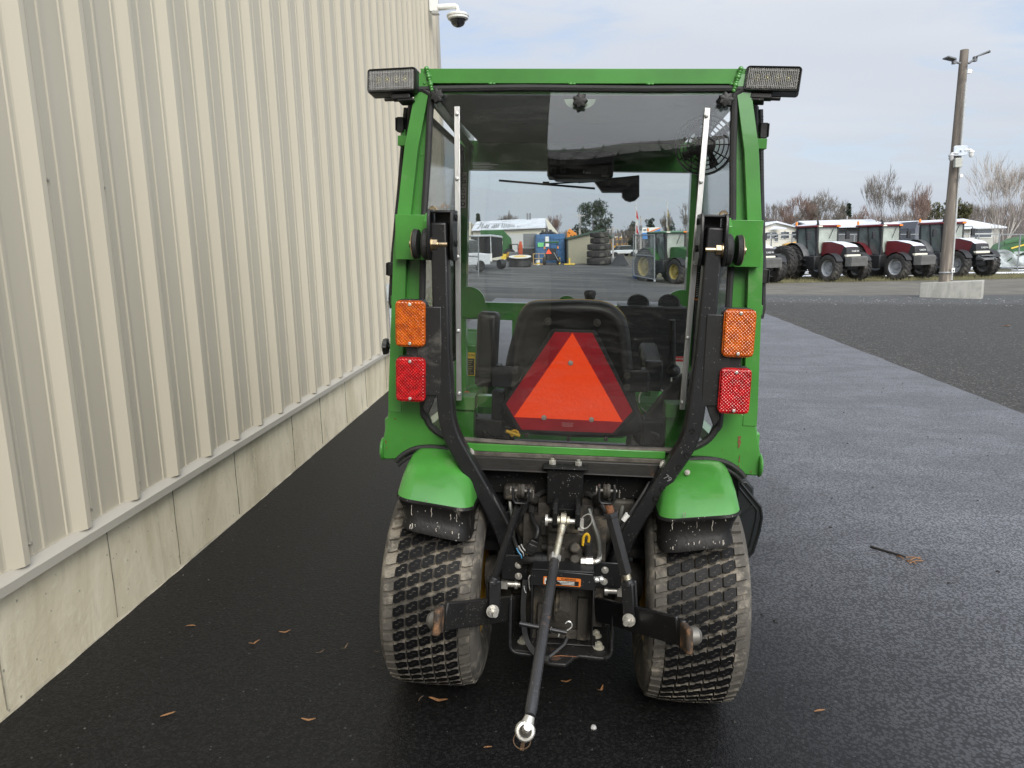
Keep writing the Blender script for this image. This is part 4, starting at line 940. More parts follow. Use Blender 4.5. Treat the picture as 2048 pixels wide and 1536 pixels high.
c = T(1357, 738, .85); m = MB(); m.box(c, (.06, .002, .11)); dd = m.build('danger_decal', LABEL, tr); m = MB(); m.box(c+V(0, -.0015, .044), (.06, .001, .022)); m.build('decal_header', REDP, dd)
lettering('DANGER', .0125, LABEL, dd, frameM(c+V(0, -.0022, .044), (1, 0, 0), (0, 0, 1)))
for i in range(5): m = MB(); m.box(c+V(0, -.0015, -.02-.007*i), (.045, .0006, .003)); m.build('fine_print', BLACKINK, dd)
m = MB(); m.prism([V(-.29, 1.27, .5), V(.29, 1.27, .5), V(.29, 1.27, .95), V(.2, 1.27, 1.02), V(-.2, 1.27, 1.02), V(-.29, 1.27, .95)], (0, 1.0, -.03)); m.build('hood', GREEN_SHADED, tr, bevel=.03)
m = MB(); m.prism([V(-.68, 2.65, .12), V(-.68, 3.05, .10), V(-.68, 2.70, .55), V(-.68, 2.62, .5)], (1.36, 0, 0)); m.build('loader_bucket', GREEN_SHADED, tr)
# ---- axle, gearbox and everything under the sill
m = MB(); m.tube([V(-.26, .02, .33), V(-.12, .02, .34), V(.12, .02, .34), V(.26, .02, .33)], [.06, .085, .085, .06], 14); m.box((0, .12, .42), (.26, .5, .36)); m.box((0, -.06, .58), (.17, .12, .12)); m.box((-.002, -.08, .33), (.20, .10, .20))
m.box((-.02, -.13, .45), (.10, .05, .06)); m.box((0, -.125, .30), (.19, .08, .19)); m.box((-.06, -.17, .27), (.03, .03, .12)); m.box((.065, -.17, .29), (.03, .03, .14)); m.box((.0, -.17, .235), (.14, .02, .03)); m.lathe([(.0, 0), (.06, 0), (.062, .03), (.045, .045), (0, .05)], (0, -.11, .36), (0, -1, 0), 20)
for a in range(6): m.bolt((.055*math.cos(a*1.05), -.128, .36+.055*math.sin(a*1.05)), (0, -1, 0), .007, .005)
gbx = m.build('gearbox', CAST, tr, bevel=.012)
m = MB(); m.cyl((.003, -.10, .385), (.003, -.29, .350), .0235, n=20); m.cyl((.003, -.285, .351), (.003, -.292, .3497), .015, n=10)
for a in range(10): an = a*math.pi/5; m.bar(V(.003+.023*math.cos(an), -.16, .374+.023*math.sin(an)), V(.003+.023*math.cos(an), -.285, .351+.023*math.sin(an)), .005, .005)
m.build('drive_shaft', CAST, tr)
# pump block with hose elbow and fitting
m = MB(); a = T(1095, 1062, -.17); b = T(1165, 1140, -.17); m.box(((a.x+b.x)/2, -.14, (a.z+b.z)/2), (abs(b.x-a.x), .07, abs(a.z-b.z))); m.box(T(1112, 1108, -.185), (.055, .03, .06)); m.cyl(T(1150, 1096, -.18), T(1150, 1096, -.205), .017); m.cyl(T(1150, 1118, -.18), T(1150, 1118, -.2), .017); m.box(T(1128, 1044, -.17), (.10, .06, .05)); pu = m.build('hydraulic_pump', CAST, tr, bevel=.006)
for i, w in enumerate((.03, .022, .034, .026)): c = T(1118+6*(i % 2), 1093+i*12, -.2005); b = MB(); b.box(c, (w, .002, .006)); b.build('cast_mark', CAST, pu)
m = MB(); m.tube(smoothpts([T(1030, 1135, -.12), T(1046, 1122, -.16), T(1062, 1118, -.19), T(1094, 1120, -.19)], 4), .016, 12); 
m.lathe([(.0175, -.004), (.019, 0), (.0175, .004)], T(1086, 1120, -.19), (1, 0, 0), 14); m.build('hose', RUBBER, tr)
m = MB(); m.cyl(T(1162, 1123, -.2), T(1172, 1123, -.2), .013, n=6); m.cyl(T(1172, 1123, -.2), T(1186, 1123, -.2), .0155, n=6); m.tube(smoothpts([T(1186, 1123, -.2), T(1194, 1122, -.2), T(1199, 1116, -.19), T(1198, 1100, -.17)], 4), .008, 8); m.build('pipe_fitting', STEEL, tr)
m = MB(); m.tube(smoothpts([T(1178, 1018, -.16), T(1186, 1045, -.18), T(1196, 1075, -.19), T(1199, 1100, -.19), T(1198, 1112, -.19)], 4), .0065, 8); m.build('steel_pipe', pm('dull_pipe', (.22, .22, .2), .45, .5), tr)
m = MB(); m.tube(smoothpts([T(1166, 1091, -.2), T(1167, 1075, -.2), T(1173, 1068, -.2), T(1178, 1073, -.2), T(1177, 1084, -.2)], 5), .0042, 7); m.build('yellow_wire', pm('yellow_cable', (.7, .42, .02), .5), tr)
m = MB(); m.cyl(T(1176, 1085, -.2), T(1178, 1118, -.18), .013); m.build('wire_boot', RUBBER, tr)
m = MB(); a = T(1070, 1080, -.2); b = T(1058, 1108, -.2); m.bar(a, b, .026, .018, (0, 1, 0)); m.bar(a.lerp(b, .25), a.lerp(b, .8), .031, .022, (0, 1, 0)); m.tube(smoothpts([T(1071, 1078, -.2), T(1076, 1060, -.19), T(1066, 1040, -.15), T(1062, 1025, -.1)], 4), .009, 8); m.build('wiring_connector', PLAST, tr, bevel=.003)
for q, cc in (((1037, 1104), (.1, .35, .6)), ((1041, 1099), (.5, .5, .48)), ((1046, 1096), (.5, .5, .48)), ((1056, 1112), (.5, .38, .25))):
    m = MB(); c = T(*q, -.19); m.tube(smoothpts([c+V(-.006, 0, .012), c, c+V(.008, -.004, -.008), c+V(.010, 0, -.02)], 4), .0022, 5); m.build('wire', pm('wire_%d' % int(cc[0]*100+cc[2]*10), cc, .5), tr)
# cables running down the roll bar
for pq in ([T(965, 948, -.11), T(975, 975, -.13), T(985, 992, -.15), T(1003, 1025, -.16), T(1020, 1058, -.16), T(1032, 1090, -.16), T(1040, 1105, -.17)], [T(1300, 965, -.11), T(1288, 985, -.13), T(1275, 1005, -.14), T(1258, 1030, -.15), T(1240, 1060, -.15), T(1228, 1085, -.14)]): m = MB(); m.tube(smoothpts(pq, 4), .0065, 8); m.build('cable', HOSE, tr)
m = MB(); m.cyl(T(1256, 1028, -.15), T(1247, 1041, -.15), .009); m.build('cable_tag', LABEL, tr)
# top bracket and clevis
m = MB(); m.box((-.004, -.105, .70), (.112, .05, .12)); m.box((-.004, -.12, .762), (.14, .05, .008)); m.build('link_bracket', BLKSP, tr, bevel=.004)
m = MB(); m.box((-.004, -.15, .635), (.085, .10, .04)); 
for x in (-.035, .030): m.prism([V(x, y, z) for y, z in ((-.16, .68), (-.16, .60), (-.30, .63), (-.328, .65), (-.328, .688), (-.30, .705))], (.014, 0, 0))
m.build('clevis', BLKSP, tr, bevel=.003)
pv = T(1127, 1042, -.305)
m = MB(); m.cyl(pv+V(-.048, 0, 0), pv+V(.046, 0, 0), .0075); m.lathe([(0, 0), (.017, 0), (.017, .007), (0, .007)], pv+V(-.052, 0, 0), (1, 0, 0), 18); m.box(pv+V(.05, -.004, -.006), (.016, .02, .03)); m.build('hitch_pin', STEEL, tr)
m = MB(); c = pv+V(.064, -.012, .008); m.tube([c+V(.006*math.sin(t), -.004, 0)+V(.016*math.cos(t), 0, .022*math.sin(t)) for t in [i*math.pi/12 for i in range(24)]], .0018, 5, closed=True); m.build('retaining_ring', STEEL, tr)
# top link
a = pv; b = T(1108, 1128, -.42); e = T(1060, 1432, -.85); ball_ = T(1050, 1462, -.87); d = (e-b).normalized()
m = MB(); m.tube([b-d*.02, b+d*.004, b+d*.006, e-d*.06, e-d*.055, e-d*.015, e-d*.01, e], [.0125, .0135, .0138, .0138, .0142, .0142, .0128, .0125], 20); tl = m.build('top_link', worn('top_link_paint', (.034, .034, .036), (.17, .085, .045), .10, .26, 0, 16, .8, .15, .5, .3), tr)
m = MB(); L = (b-a).length; nn = 46; rr = [.0095+.0008*(i % 2) for i in range(nn)]; m.tube([a+(b-a)*(.18+.82*i/(nn-1)) for i in range(nn)], rr, 10); m.build('threaded_rod', THREAD, tl)
m = MB(); m.lathe([(.008, -.019), (.014, -.019), (.014, -.010), (.0235, -.007), (.0235, .007), (.014, .010), (.014, .018), (.008, .018)], a, (1, 0, 0), 22); m.tube([a+(b-a)*.08, a+(b-a)*.32], [.0135, .0105], 12); m.build('link_eye', THREAD, tl)
m = MB(); m.cyl(b-d*.032, b-d*.012, .0165, n=6); m.build('lock_nut', STEEL, tl)
hd = (T(1135, 1287, -.62)-T(1033, 1267, -.62)); m = MB(); hc = b.lerp(e, .475); hn = hd.normalized(); m.cyl(hc-hn*.062, hc+hn*.058, .0058, n=10); m.lathe([(.008, 0), (.010, .002), (.010, .005), (.006, .007)], hc+hn*.0135, hn, 12); m.build('tommy_bar', BLACKP, tl)
ea = V(.12, -.80, .50).normalized(); m = MB(); m.lathe([(.0125, -.011), (.0195, -.011), (.0225, -.007), (.0225, .007), (.0195, .011), (.0145, .012), (.0125, .008)], ball_, ea, 30); m.tube([e, e.lerp(ball_, .55)], [.011, .015], 12); le = m.build('link_eye', STEEL, tl)
m = MB(); m.lathe([(.0055, -.012), (.0125, -.009), (.0135, 0), (.0125, .009), (.0055, .012)], ball_, ea, 20); m.build('eye_ball', CAST, le)
pd = V(.16, -.70, .72).normalized(); m = MB(); m.tube([ball_-pd*.02, ball_+pd*.028, ball_+pd*.029, ball_+pd*.034, ball_+pd*.035, ball_+pd*.048], [.0085, .0085, .0075, .0075, .0085, .0085], 14); m.build('hitch_pin', STEEL, le)
m = MB(); c = ball_+V(-.006, .0, -.024); m.tube([c+V(.019*math.cos(t), .004*math.sin(t), .018*math.sin(t)) for t in [i*math.pi/14 for i in range(28)]], .0013, 5, closed=True); m.bar(ball_+V(-.002, -.002, -.018), ball_+V(-.006, .0, -.046), .0085, .0075, (0, 1, 0)); m.build('linch_pin', worn('bronze_pin', (.30, .20, .13), (.2, .1, .05), .3, .4, .7, 40), le)
# lower links
for s, p0, p1, tip, ball2 in ((-1, T(1046, 1214, -.13), T(887, 1233, -.49), T(872, 1246, -.56), T(872, 1241, -.47)), (1, T(1193, 1218, -.13), T(1359, 1262, -.49), T(1380, 1284, -.56), T(1384, 1272, -.47))):
    m = MB(); dr = (p1-p0).normalized(); m.bar(p0, p1, .014, .078, (0, 0, 1)); m.prism([p1+V(-.008, 0, .039), p1+V(.008, 0, .039), p1+V(.008, 0, -.039), p1+V(-.008, 0, -.039)], (tip-p1)*.35)
    ll = m.build('lower_link', BLACKD if s < 0 else BLACKP, tr, bevel=.004)
    m = MB(); q = p1+(tip-p1)*.3; m.bar(q, tip+(tip-p1)*.05, .018, .070, (0, 0, 1)); m.build('link_hook', worn('rusty_hook', (.045, .034, .026), (.24, .125, .06), .40, .7, 0, 30, .9, .3), ll, bevel=.006)
    m = MB(); m.lathe([(0, -.022), (.017, -.022), (.025, -.012), (.025, .012), (.017, .022), (0, .022)], ball2, (1, .25*s, 0), 22); m.build('hitch_ball', pm('dull_steel', (.20, .19, .17), .45, .5, dirt=(.10, .08, .055), dirt_amt=.3), ll)
    m = MB(); c = T(985, 1222, -.335) if s < 0 else T(1258, 1240, -.335); nrm = V(s*-.35, -.9, .1); m.bolt(c, nrm, .0135, .012); m.cyl(c, c+nrm*.034, .0075); m.build('bolt', STEEL, ll)
# lift rods with forks
cl = [(T(1042, 995, -.285), T(988, 1160, -.30), T(985, 1225, -.325)), (T(1213, 995, -.285), T(1257, 1165, -.30), T(1262, 1238, -.325))]
for s, (tp, bt, ft) in zip(LR, cl):
    m = MB(); u = (bt-tp).normalized(); side = V(1, 0, 0)
    if s < 0: m.tube([tp+u*.03, bt], .0115, 12); lr_ = m.build('lift_rod', BLACKP, tr)
    else:
        m.tube([tp+u*(.055+.003*0), bt-u*.03], [.019, .019], 6); m.cyl(tp+u*.045, tp+u*.058, .023, n=6); lr_ = m.build('lift_rod', worn('turnbuckle_black', (.03, .03, .031), (.12, .11, .10), .08, .4, .1, 20), tr, bevel=.001)
        mm = MB(); nn = 20; mm.tube([tp+u*(.02+.035*i/(nn-1)) for i in range(nn)], [.0115+.0008*(i % 2) for i in range(nn)], 10); mm.build('threaded_rod', RUST, lr_)
        mm = MB(); mm.tube([bt-u*.03+u*.038*i/(nn-1) for i in range(nn)], [.0115+.0008*(i % 2) for i in range(nn)], 10); mm.build('threaded_rod', THREAD, lr_)
    # U clevis at the top
    m = MB(); pts = [tp+V(-.022, 0, .035), tp+V(-.022, 0, -.004), tp+V(-.015, 0, -.014), tp+V(.015, 0, -.014), tp+V(.022, 0, -.004), tp+V(.022, 0, .035)]
    m.tube(pts, 0, sq=(.030, .007)); m.build('clevis', BLACKP, lr_, bevel=.002)
    m = MB(); m.lathe([(0, -.010), (.018, -.010), (.021, -.006), (.017, -.003), (.021, .003), (.021, .006), (.018, .010), (0, .010)], tp+V(0, .005, .018), (1, 0, 0), 18); m.build('lift_arm_end', CAST, lr_)
    m = MB(); m.cyl(tp+V(-.029, 0, .02), tp+V(.029, 0, .02), .005); m.lathe([(0, 0), (.013, 0), (.013, .003), (0, .003)], tp+V(-.031, 0, .02), (1, 0, 0), 14); m.box(tp+V(.036, -.004, .014), (.003, .010, .02)); m.build('clevis_pin', pm('dull_steel', (.20, .19, .17), .45, .5, dirt=(.10, .08, .055), dirt_amt=.3), lr_)
    # fork at the bottom
    m = MB()
    nl = V(-s*.36, -.93, .08).normalized()
    for o in (-.012, .020): m.bar(bt-nl*o-u*.002, ft-nl*o+V(0, .012, -.016), .036, .008, nl)
    m.tube([bt-u*.012, bt+u*.010], [.014, .020], 10); m.build('rod_fork', BLACKP, lr_, bevel=.004)
    m = MB(); m.bar((s*.085, .0, .60), tp+V(0, .005, .014), .022, .036); m.cyl((s*.06, .0, .60), (s*.13, .0, .60), .04); m.build('lift_arm', CAST, tr, bevel=.008)
# guard over the shaft, with warning label
m = MB(); m.prism([V(x, -.262, z) for x, z in ((-.095, .485), (.090, .478), (.098, .44), (.098, .425), (-.098, .432), (-.098, .445))], (0, .006, 0)); m.box((0, -.20, .484), (.185, .13, .005))
for x in (-.094, .096): m.prism([V(x, -.262, .435), V(x, -.15, .47), V(x, -.10, .40), V(x, -.10, .24), V(x, -.245, .235), V(x, -.258, .26)], (-.005 if x > 0 else .005, 0, 0))
gd = m.build('shaft_guard', BLACKP, tr, bevel=.003)
c = T(1124, 1163, -.264); Mw = frameM(c, (1, 0, -.02), (0, 0, 1))
m = MB(); m.prism([V(x, z, 0) for x, z in rrect(.112, .026, .004, 3)], (0, 0, .0008)); wl_ = m.build('warning_label', ORANGEP, gd); wl_.matrix_basis = Mw
m = MB(); m.box((.016, -.0035, .0012), (.068, .0145, .0006)); m.build('label_field', BLACKINK, wl_)
m = MB(); m.box((-.038, -.001, .0012), (.028, .019, .0006)); m.build('label_picture', LABEL, wl_)
m = MB(); m.prism([V(-.045+x*.005, z*.005-.001, .0018) for x, z in ((-1, -1), (0, 1), (1, -1))], (0, 0, .0005)); m.build('pictogram', BLACKINK, wl_)
o = lettering('WARNING', .0092, BLACKINK, wl_, Matrix.Translation((.019, .0082, .0012)))
for i in range(3): m = MB(); m.box((.012+.003*i, .0008-.0042*i, .0017), (.05-.006*i, .0016, .0004)); m.build('fine_print', LABEL, wl_)
# side plates, drawbar
for s in LR:
    m = MB(); m.tube(fillet([V(s*.158, -.195, .36), V(s*.156, -.222, .192), V(s*.085, -.225, .190)], .03, 5), 0, sq=(.045, .010)); m.build('drawbar_strap', BLACKP, tr, bevel=.003)
    m = MB(); m.box((s*.185, -.02, .46), (.012, .10, .26)); m.box((s*.199, -.06, .50), (.016, .05, .20)); m.build('side_plate', BLACKP, tr, bevel=.003)
for s in LR:   # bolts through the plates
    for q in (((1037, 1130), (1037, 1152)) if s < 0 else ((1210, 1140), (1208, 1163))): b = MB(); b.bolt(T(*q, -.16), (0, -1, .1), .0078, .007); b.build('bolt', STEEL, tr)
    m = MB(); c = T(1030, 1135, -.15) if s < 0 else T(1215, 1150, -.15); m.box(c, (.085, .006, .085)); m.build('corner_plate', BLACKP, tr, bevel=.008)
    m = MB(); c = T(1022, 1168, -.13) if s < 0 else T(1228, 1182, -.13); m.cyl(c+V(-.03, 0, 0), c+V(.03, 0, 0), .010); m.lathe([(0, 0), (.016, 0), (.016, .01), (0, .012)], c+V(.012 if s < 0 else -.03, 0, 0), (1, 0, 0), 12); m.box(c+V(-s*.0+s*.02, 0, 0), (.02, .025, .025)); m.build('link_pivot', STEEL, tr)
m = MB(); pl = [(-.15, -.02), (-.155, -.22), (-.145, -.243), (-.085, -.245), (-.062, -.28), (-.030, -.305), (.018, -.305), (.045, -.26), (.06, -.25), (.13, -.256), (.15, -.235), (.15, -.02)]
m.prism([V(x, y, .196) for x, y in pl], (0, 0, .011)); m.prism([V(-.06, -.02, .2075), V(-.06, -.2, .2075), V(.11, -.2, .2075), V(.11, -.02, .2075)], (0, 0, .006)); db = m.build('drawbar', BLACKD, tr, bevel=.003)
for x, y in ((-.016, -.235), (-.015, -.275)): b = MB(); b.lathe([(0, .001), (.011, .001), (.016, .0004)], (x, y, .2075), (0, 0, 1), 16); b.build('pin_hole', pm('rusty_hole', (.05, .028, .018), .9), db)
m = MB(); m.tube([V(-.07, -.285, .2085), V(0, -.262, .2085), V(.05, -.262, .2085)], .0018, 5); m.build('rust_streak', RUST, db)
for x, y in ((-.118, -.195), (.118, -.20), (.112, -.13)):
    b = MB(); b.bolt((x, y, .208), (0, 0, 1), .0125, .012); b.bolt((x, y, .195), (0, 0, -1), .010, .012); b.build('bolt', pm('pale_zinc', (.55, .53, .44), .45, .4), db)
# castings, hoses and straps crowding the space either side of the gearbox
for s in LR:
    m = MB(); m.lathe([(0, 0), (.055, 0), (.06, .02), (.045, .05), (.03, .06), (0, .06)], (s*.105, -.05, .545), (0, -1, 0), 16); m.box((s*.115, -.04, .62), (.06, .08, .05)); m.build('hydraulic_cover', CAST, tr, bevel=.004)
    for i in range(5): a = i*1.26; b = MB(); b.bolt((s*.105+.047*math.cos(a), -.072, .545+.047*math.sin(a)), (0, -1, 0), .006, .005); b.build('bolt', CAST, tr)
    m = MB(); m.tube(smoothpts([V(s*.06, -.04, .66), V(s*.12, -.10, .63), V(s*.145, -.09, .54), V(s*.13, -.07, .44), V(s*.15, -.02, .36)], 5), .009, 8); m.build('hydraulic_hose', RUBBER, tr)
    m = MB(); m.tube(smoothpts([V(s*.19, -.03, .66), V(s*.175, -.08, .60), V(s*.165, -.06, .50), V(s*.17, -.03, .42)], 5), .006, 7); m.build('hydraulic_hose', pm('dull_pipe', (.22, .22, .2), .45, .5), tr)
    m = MB(); m.prism([V(s*.215, -.06, .40), V(s*.175, -.09, .40), V(s*.165, -.09, .30), V(s*.205, -.06, .28)], (0, .03, 0)); m.cyl((s*.19, -.10, .35), (s*.19, -.075, .35), .014, n=6); m.build('axle_flange', CAST, tr, bevel=.004)
    m = MB(); m.bar((s*.085, -.17, .47), (s*.10, -.17, .385), .006, .02, (0, 1, 0)); m.build('guard_stay', BLACKP, tr)
m = MB(); m.box((-.045, -.115, .565), (.06, .05, .05)); m.cyl((-.045, -.14, .565), (-.045, -.155, .565), .012, n=6); m.build('valve_body', CAST, tr, bevel=.005)
m = MB(); m.cyl((-.07, -.13, .50), (.075, -.13, .50), .013, n=12); m.build('cross_pipe', CAST, tr)
# torsion shield curve beside the drawbar, S hook and spring clips
m = MB(); m.tube(smoothpts([V(-.115, -.20, .42), V(-.118, -.225, .33), V(-.105, -.245, .25), V(-.07, -.275, .215), V(-.03, -.29, .21)], 4), 0, sq=(.016, .016)); m.tube([V(-.04, -.29, .212), V(.01, -.25, .24), V(.02, -.24, .26)], .007, 6); m.build('guard_rail', BLACKP, tr)
m = MB(); m.tube(smoothpts([T(1117, 1273, -.34), T(1120, 1266, -.34), T(1132, 1262, -.34), T(1143, 1254, -.34), T(1142, 1245, -.34), T(1136, 1243, -.34), T(1131, 1247, -.34)], 5), .0022, 6); m.build('wire_hook', CHROME, tr)
for q in ([(1066, 1148), (1058, 1154), (1058, 1166), (1060, 1180)], [(1048, 1172), (1049, 1180), (1052, 1186)], [(1075, 1150), (1068, 1147), (1062, 1150)]):
    m = MB(); m.tube(smoothpts([T(*w_, -.25) for w_ in q], 5), .002, 6); m.build('spring_clip', CHROME, tr)
for px, py in ((1187, 1158), (1196, 1157)): m = MB(); m.lathe([(0, 0), (.008, .002), (.010, .01), (.006, .018), (0, .019)], T(px, py, -.24), (1, -.4, 0), 12); m.build('pin_head', CHROME, tr)
m = MB(); m.cyl((-.34, -.02, .655), (-.02, -.02, .675), .018); m.cyl((.34, -.02, .655), (.02, -.02, .675), .018); m.box((-.15, -.06, .655), (.10, .05, .05)); m.box((.16, -.03, .60), (.12, .08, .09)); m.box((-.10, -.03, .52), (.08, .08, .12)); m.build('rock_shaft', CAST, tr, bevel=.01)
m = MB(); m.tube(smoothpts([T(1020, 985, -.06), T(1060, 1005, -.1), T(1060, 1060, -.1)], 4), .011, 8); m.build('fuel_line', RUBBER, tr); m = MB(); m.tube(smoothpts([T(1190, 985, -.06), T(1178, 1040, -.09), T(1165, 1080, -.1)], 4), .009, 8); m.build('fuel_line', RUBBER, tr)
# black plastic shroud hanging on the right side
m = MB(); pl = [(1474, 962), (1495, 962), (1508, 977), (1508, 996), (1522, 1012), (1527, 1032), (1523, 1062), (1510, 1104), (1500, 1117), (1488, 1119), (1474, 1108)]
m.prism([T(px, py, .06) for px, py in pl], (0, .30, 0)); bn = m.build('side_shroud', pm('shroud_black', (.010, .013, .014), .45), tr, bevel=.006)
m = MB(); m.tube([T(px, py, .058) for px, py in ((1482, 966), (1508, 998), (1521, 1014), (1524, 1034), (1519, 1062), (1506, 1104), (1496, 1114))], .0045, 6); m.tube([T(px, py, .058) for px, py in ((1478, 975), (1514, 1020), (1512, 1040), (1500, 1090), (1490, 1105))], .0035, 6); m.tube([T(px, py, .058) for px, py in ((1505, 1012), (1474, 1042))], .0035, 6); m.build('shroud_rib', pm('shroud_black', (.010, .013, .014), .45), bn)
# ================================================================ the yard behind
def spot(px, Y, py=520):
    p = at(px, py, Y); return V(p.x, p.y, gz(p.x, p.y))
def zof(px, py, Y): return at(px, py, Y).z
REDPAINT = pm('red_tractor_paint', (.125, .015, .02), .35, var=.15, vscale=2, dirt=(.18, .12, .10), dirt_amt=.15, dscale=3)
FARBLACK = pm('far_black', (.018, .019, .021), .55, var=.3, vscale=3)
FARGREY = pm('far_grey', (.16, .165, .17), .6, var=.2, vscale=2)
FARGREEN = pm('far_green', (.02, .10, .022), .45, var=.2, vscale=2)
SILVER = pm('silver_rim', (.42, .44, .46), .4, .3, var=.1, vscale=3)
AGTYRE = worn('farm_tyre', (.030, .029, .028), (.13, .12, .105), .32, .85, 0, 4, .9, .2)
CABGLASS = pm('pale_cab_glass', (.13, .16, .155), .08, var=.35, vscale=1.6, spec=.9, coat=.6)
HEADL = pm('headlight', (.75, .72, .60), .2, var=.1)
AMBER = pm('amber_plastic', (.85, .25, .03), .4)
ROOFSNOW = pm('roof_snow', (.60, .63, .68), .8, var=.14, vscale=1.2)
LETW = pm('far_lettering', (.8, .8, .78), .5)
def agwheel(name, R0, w, rimr, rim_mat, y0=0):
    rm = MB(); rm.lathe([(rimr, -w*.42), (rimr*.93, -w*.3), (rimr*.88, w*.05), (rimr*.6, w*.12), (rimr*.35, w*.02), (rimr*.33, w*.22), (0, w*.24)], (0, 0, 0), (0, 1, 0), 24); rm.lathe([(rimr*.88, w*.05), (rimr*.93, w*.36), (rimr*1.03, w*.44)], (0, 0, 0), (0, 1, 0), 24)
    for k in range(8): a = k*math.pi/4; rm.cyl((rimr*.24*math.cos(a), w*.22, rimr*.24*math.sin(a)), (rimr*.24*math.cos(a), w*.27, rimr*.24*math.sin(a)), rimr*.035, n=6)
    wh = rm.build(name, rim_mat)
    t = MB(); t.lathe([(rimr, -w*.42), (rimr*1.08, -w*.5), (R0*.82, -w*.54), (R0*.93, -w*.48), (R0*.95, 0), (R0*.93, w*.48), (R0*.82, w*.54), (rimr*1.08, w*.5), (rimr, w*.42)], (0, 0, 0), (0, 1, 0), 32)
    nl = 20
    for k in range(nl):
        for sd in (-1, 1):
            a0 = 2*math.pi*(k+.5*(sd > 0))/nl; P = []
            for (yy, da) in ((.03, .0), (.5, -.20)):
                for dd in (-.045, .045):
                    for rr in (R0*.945, R0*1.0 if yy < .4 else R0*.97):
                        a = a0+da+dd; P.append((rr*math.cos(a), sd*yy*w, rr*math.sin(a)))
            t.add(P, [(1, 3, 7, 5), (0, 1, 5, 4), (2, 6, 7, 3), (0, 2, 3, 1), (4, 5, 7, 6)])
    t.build('tyre', AGTYRE, wh, smooth=30); return wh
def farm_tractor(label, group, paint, rim_mat, weights=True, dual=True, roofm=None, fend=None, letter=None, snowy=True):
    """facing +x, origin on the ground under the front axle"""
    t = thing('farm_tractor', label, 'tractor', group=group)
    m = MB(); H = [(-1.35, 1.25), (-1.35, 2.12), (-.6, 2.10), (.25, 1.93), (.50, 1.80), (.58, 1.45), (.50, 1.25)]
    o = len(m.v)
    for sd in (-1, 1):
        for x, z in H: m.v.append((x, sd*(.50 if x < 0 else .46)*(1 if z < 1.6 else .86), z))
    n = len(H); m.f = [tuple(range(n)), tuple(range(n, 2*n))[::-1]]+[(i, (i+1) % n, n+(i+1) % n, n+i) for i in range(n)]; m.m = [0]*len(m.f)
    hood = m.build('hood', paint, t, bevel=.05)
    m = MB(); m.prism([V(.16, -.475, 1.20), V(.63, -.45, 1.22), V(.64, -.44, 1.42), V(.56, -.42, 1.80), V(.36, -.44, 1.80)], (0, .0, 0)) if False else None
    m = MB(); P = []
    for sd in (-1, 1):
        for x, z, y in ((.10, 1.16, .49), (.60, 1.20, .46), (.625, 1.46, .45), (.545, 1.79, .41), (.33, 1.84, .43), (.22, 1.5, .48)): P.append((x, sd*y, z))
    m.add(P, [tuple(range(6)), tuple(range(6, 12))[::-1]]+[(i, (i+1) % 6, 6+(i+1) % 6, 6+i) for i in range(6)]); gr = m.build('grille', FARBLACK, hood, bevel=.02)
    m = MB(); m.box((.62, 0, 1.36), (.06, .80, .13)); m.box((.54, -.40, 1.36), (.2, .12, .12)); m.box((.54, .40, 1.36), (.2, .12, .12)); m.build('headlight', HEADL, hood, bevel=.02)
    if letter: lettering(letter, .13, LETW, gr, frameM((.60, .12, 1.60), (0, 1, 0), (-.22, 0, 1)), .004)
    if snowy:
        m = MB(); m.prism([V(-1.3, -.40, 2.135), V(-.6, -.40, 2.115), V(.25, -.37, 1.945), V(.46, -.34, 1.83)], (0, .76, 0)); 
        m = MB(); m.grid(lambda u, v: V(-1.3+1.76*u, -.42+.84*v, (2.135-.02*u/.4 if u < .4 else 2.115-.17*((u-.4)/.48) if u < .88 else 1.945-.13*(u-.88)/.12)+.02*math.sin(v*math.pi)), 16, 6); m.build('hood_snow', ROOFSNOW, hood)
    # chassis, axles, tank
    m = MB(); m.box((-1.2, 0, .95), (3.4, .55, .55)); m.box((0, 0, .72), (.35, 1.7, .26)); m.box((-3.0, 0, .98), (.5, 1.9, .4)); m.build('chassis', FARBLACK, t, bevel=.03)
    m = MB(); m.box((-1.55, -.85, 1.0), (.95, .55, .75)); m.build('fuel_tank', FARBLACK, t, bevel=.06)
    m = MB()
    for k in range(3): m.box((-1.9, -1.15, .55+.3*k), (.4, .3, .05)); m.bar((-2.05, -1.1, .5), (-2.05, -1.0, 1.3), .05, .05)
    m.build('step', FARBLACK, t)
    # cab
    base = [(-3.05, -.70, 1.55), (-1.40, -.62, 1.35), (-1.40, .62, 1.35), (-3.05, .70, 1.55)]; top = [(-3.0, -.80, 2.92), (-1.55, -.74, 2.92), (-1.55, .74, 2.92), (-3.0, .80, 2.92)]
    m = MB(); m.add(base+top, [(0, 1, 5, 4), (1, 2, 6, 5), (2, 3, 7, 6), (3, 0, 4, 7)]); cg = m.build('cab_glass', CABGLASS, t, smooth=0)
    m = MB(); q = [V(*base[1]), V(*base[2]), V(*top[2]), V(*top[1])]; m.prism([p+V(.012, 0, 0) for p in q], (.01, 0, 0)); m.build('windshield', pm('frosted_windshield', (.30, .33, .285), .25, var=.3, vscale=1.3, spec=.8), t, smooth=0)
    m = MB()
    for a, b in zip(base, top): m.bar(a, b, .10, .10, (1, 0, 0))
    for sd in (0, 3): a = V(*base[sd]).lerp(V(*base[sd ^ 1]), .5) if sd == 0 else V(*base[3]).lerp(V(*base[2]), .5); b = V(*top[0]).lerp(V(*top[1]), .45) if sd == 0 else V(*top[3]).lerp(V(*top[2]), .45); m.bar(a, b, .08, .08, (1, 0, 0))
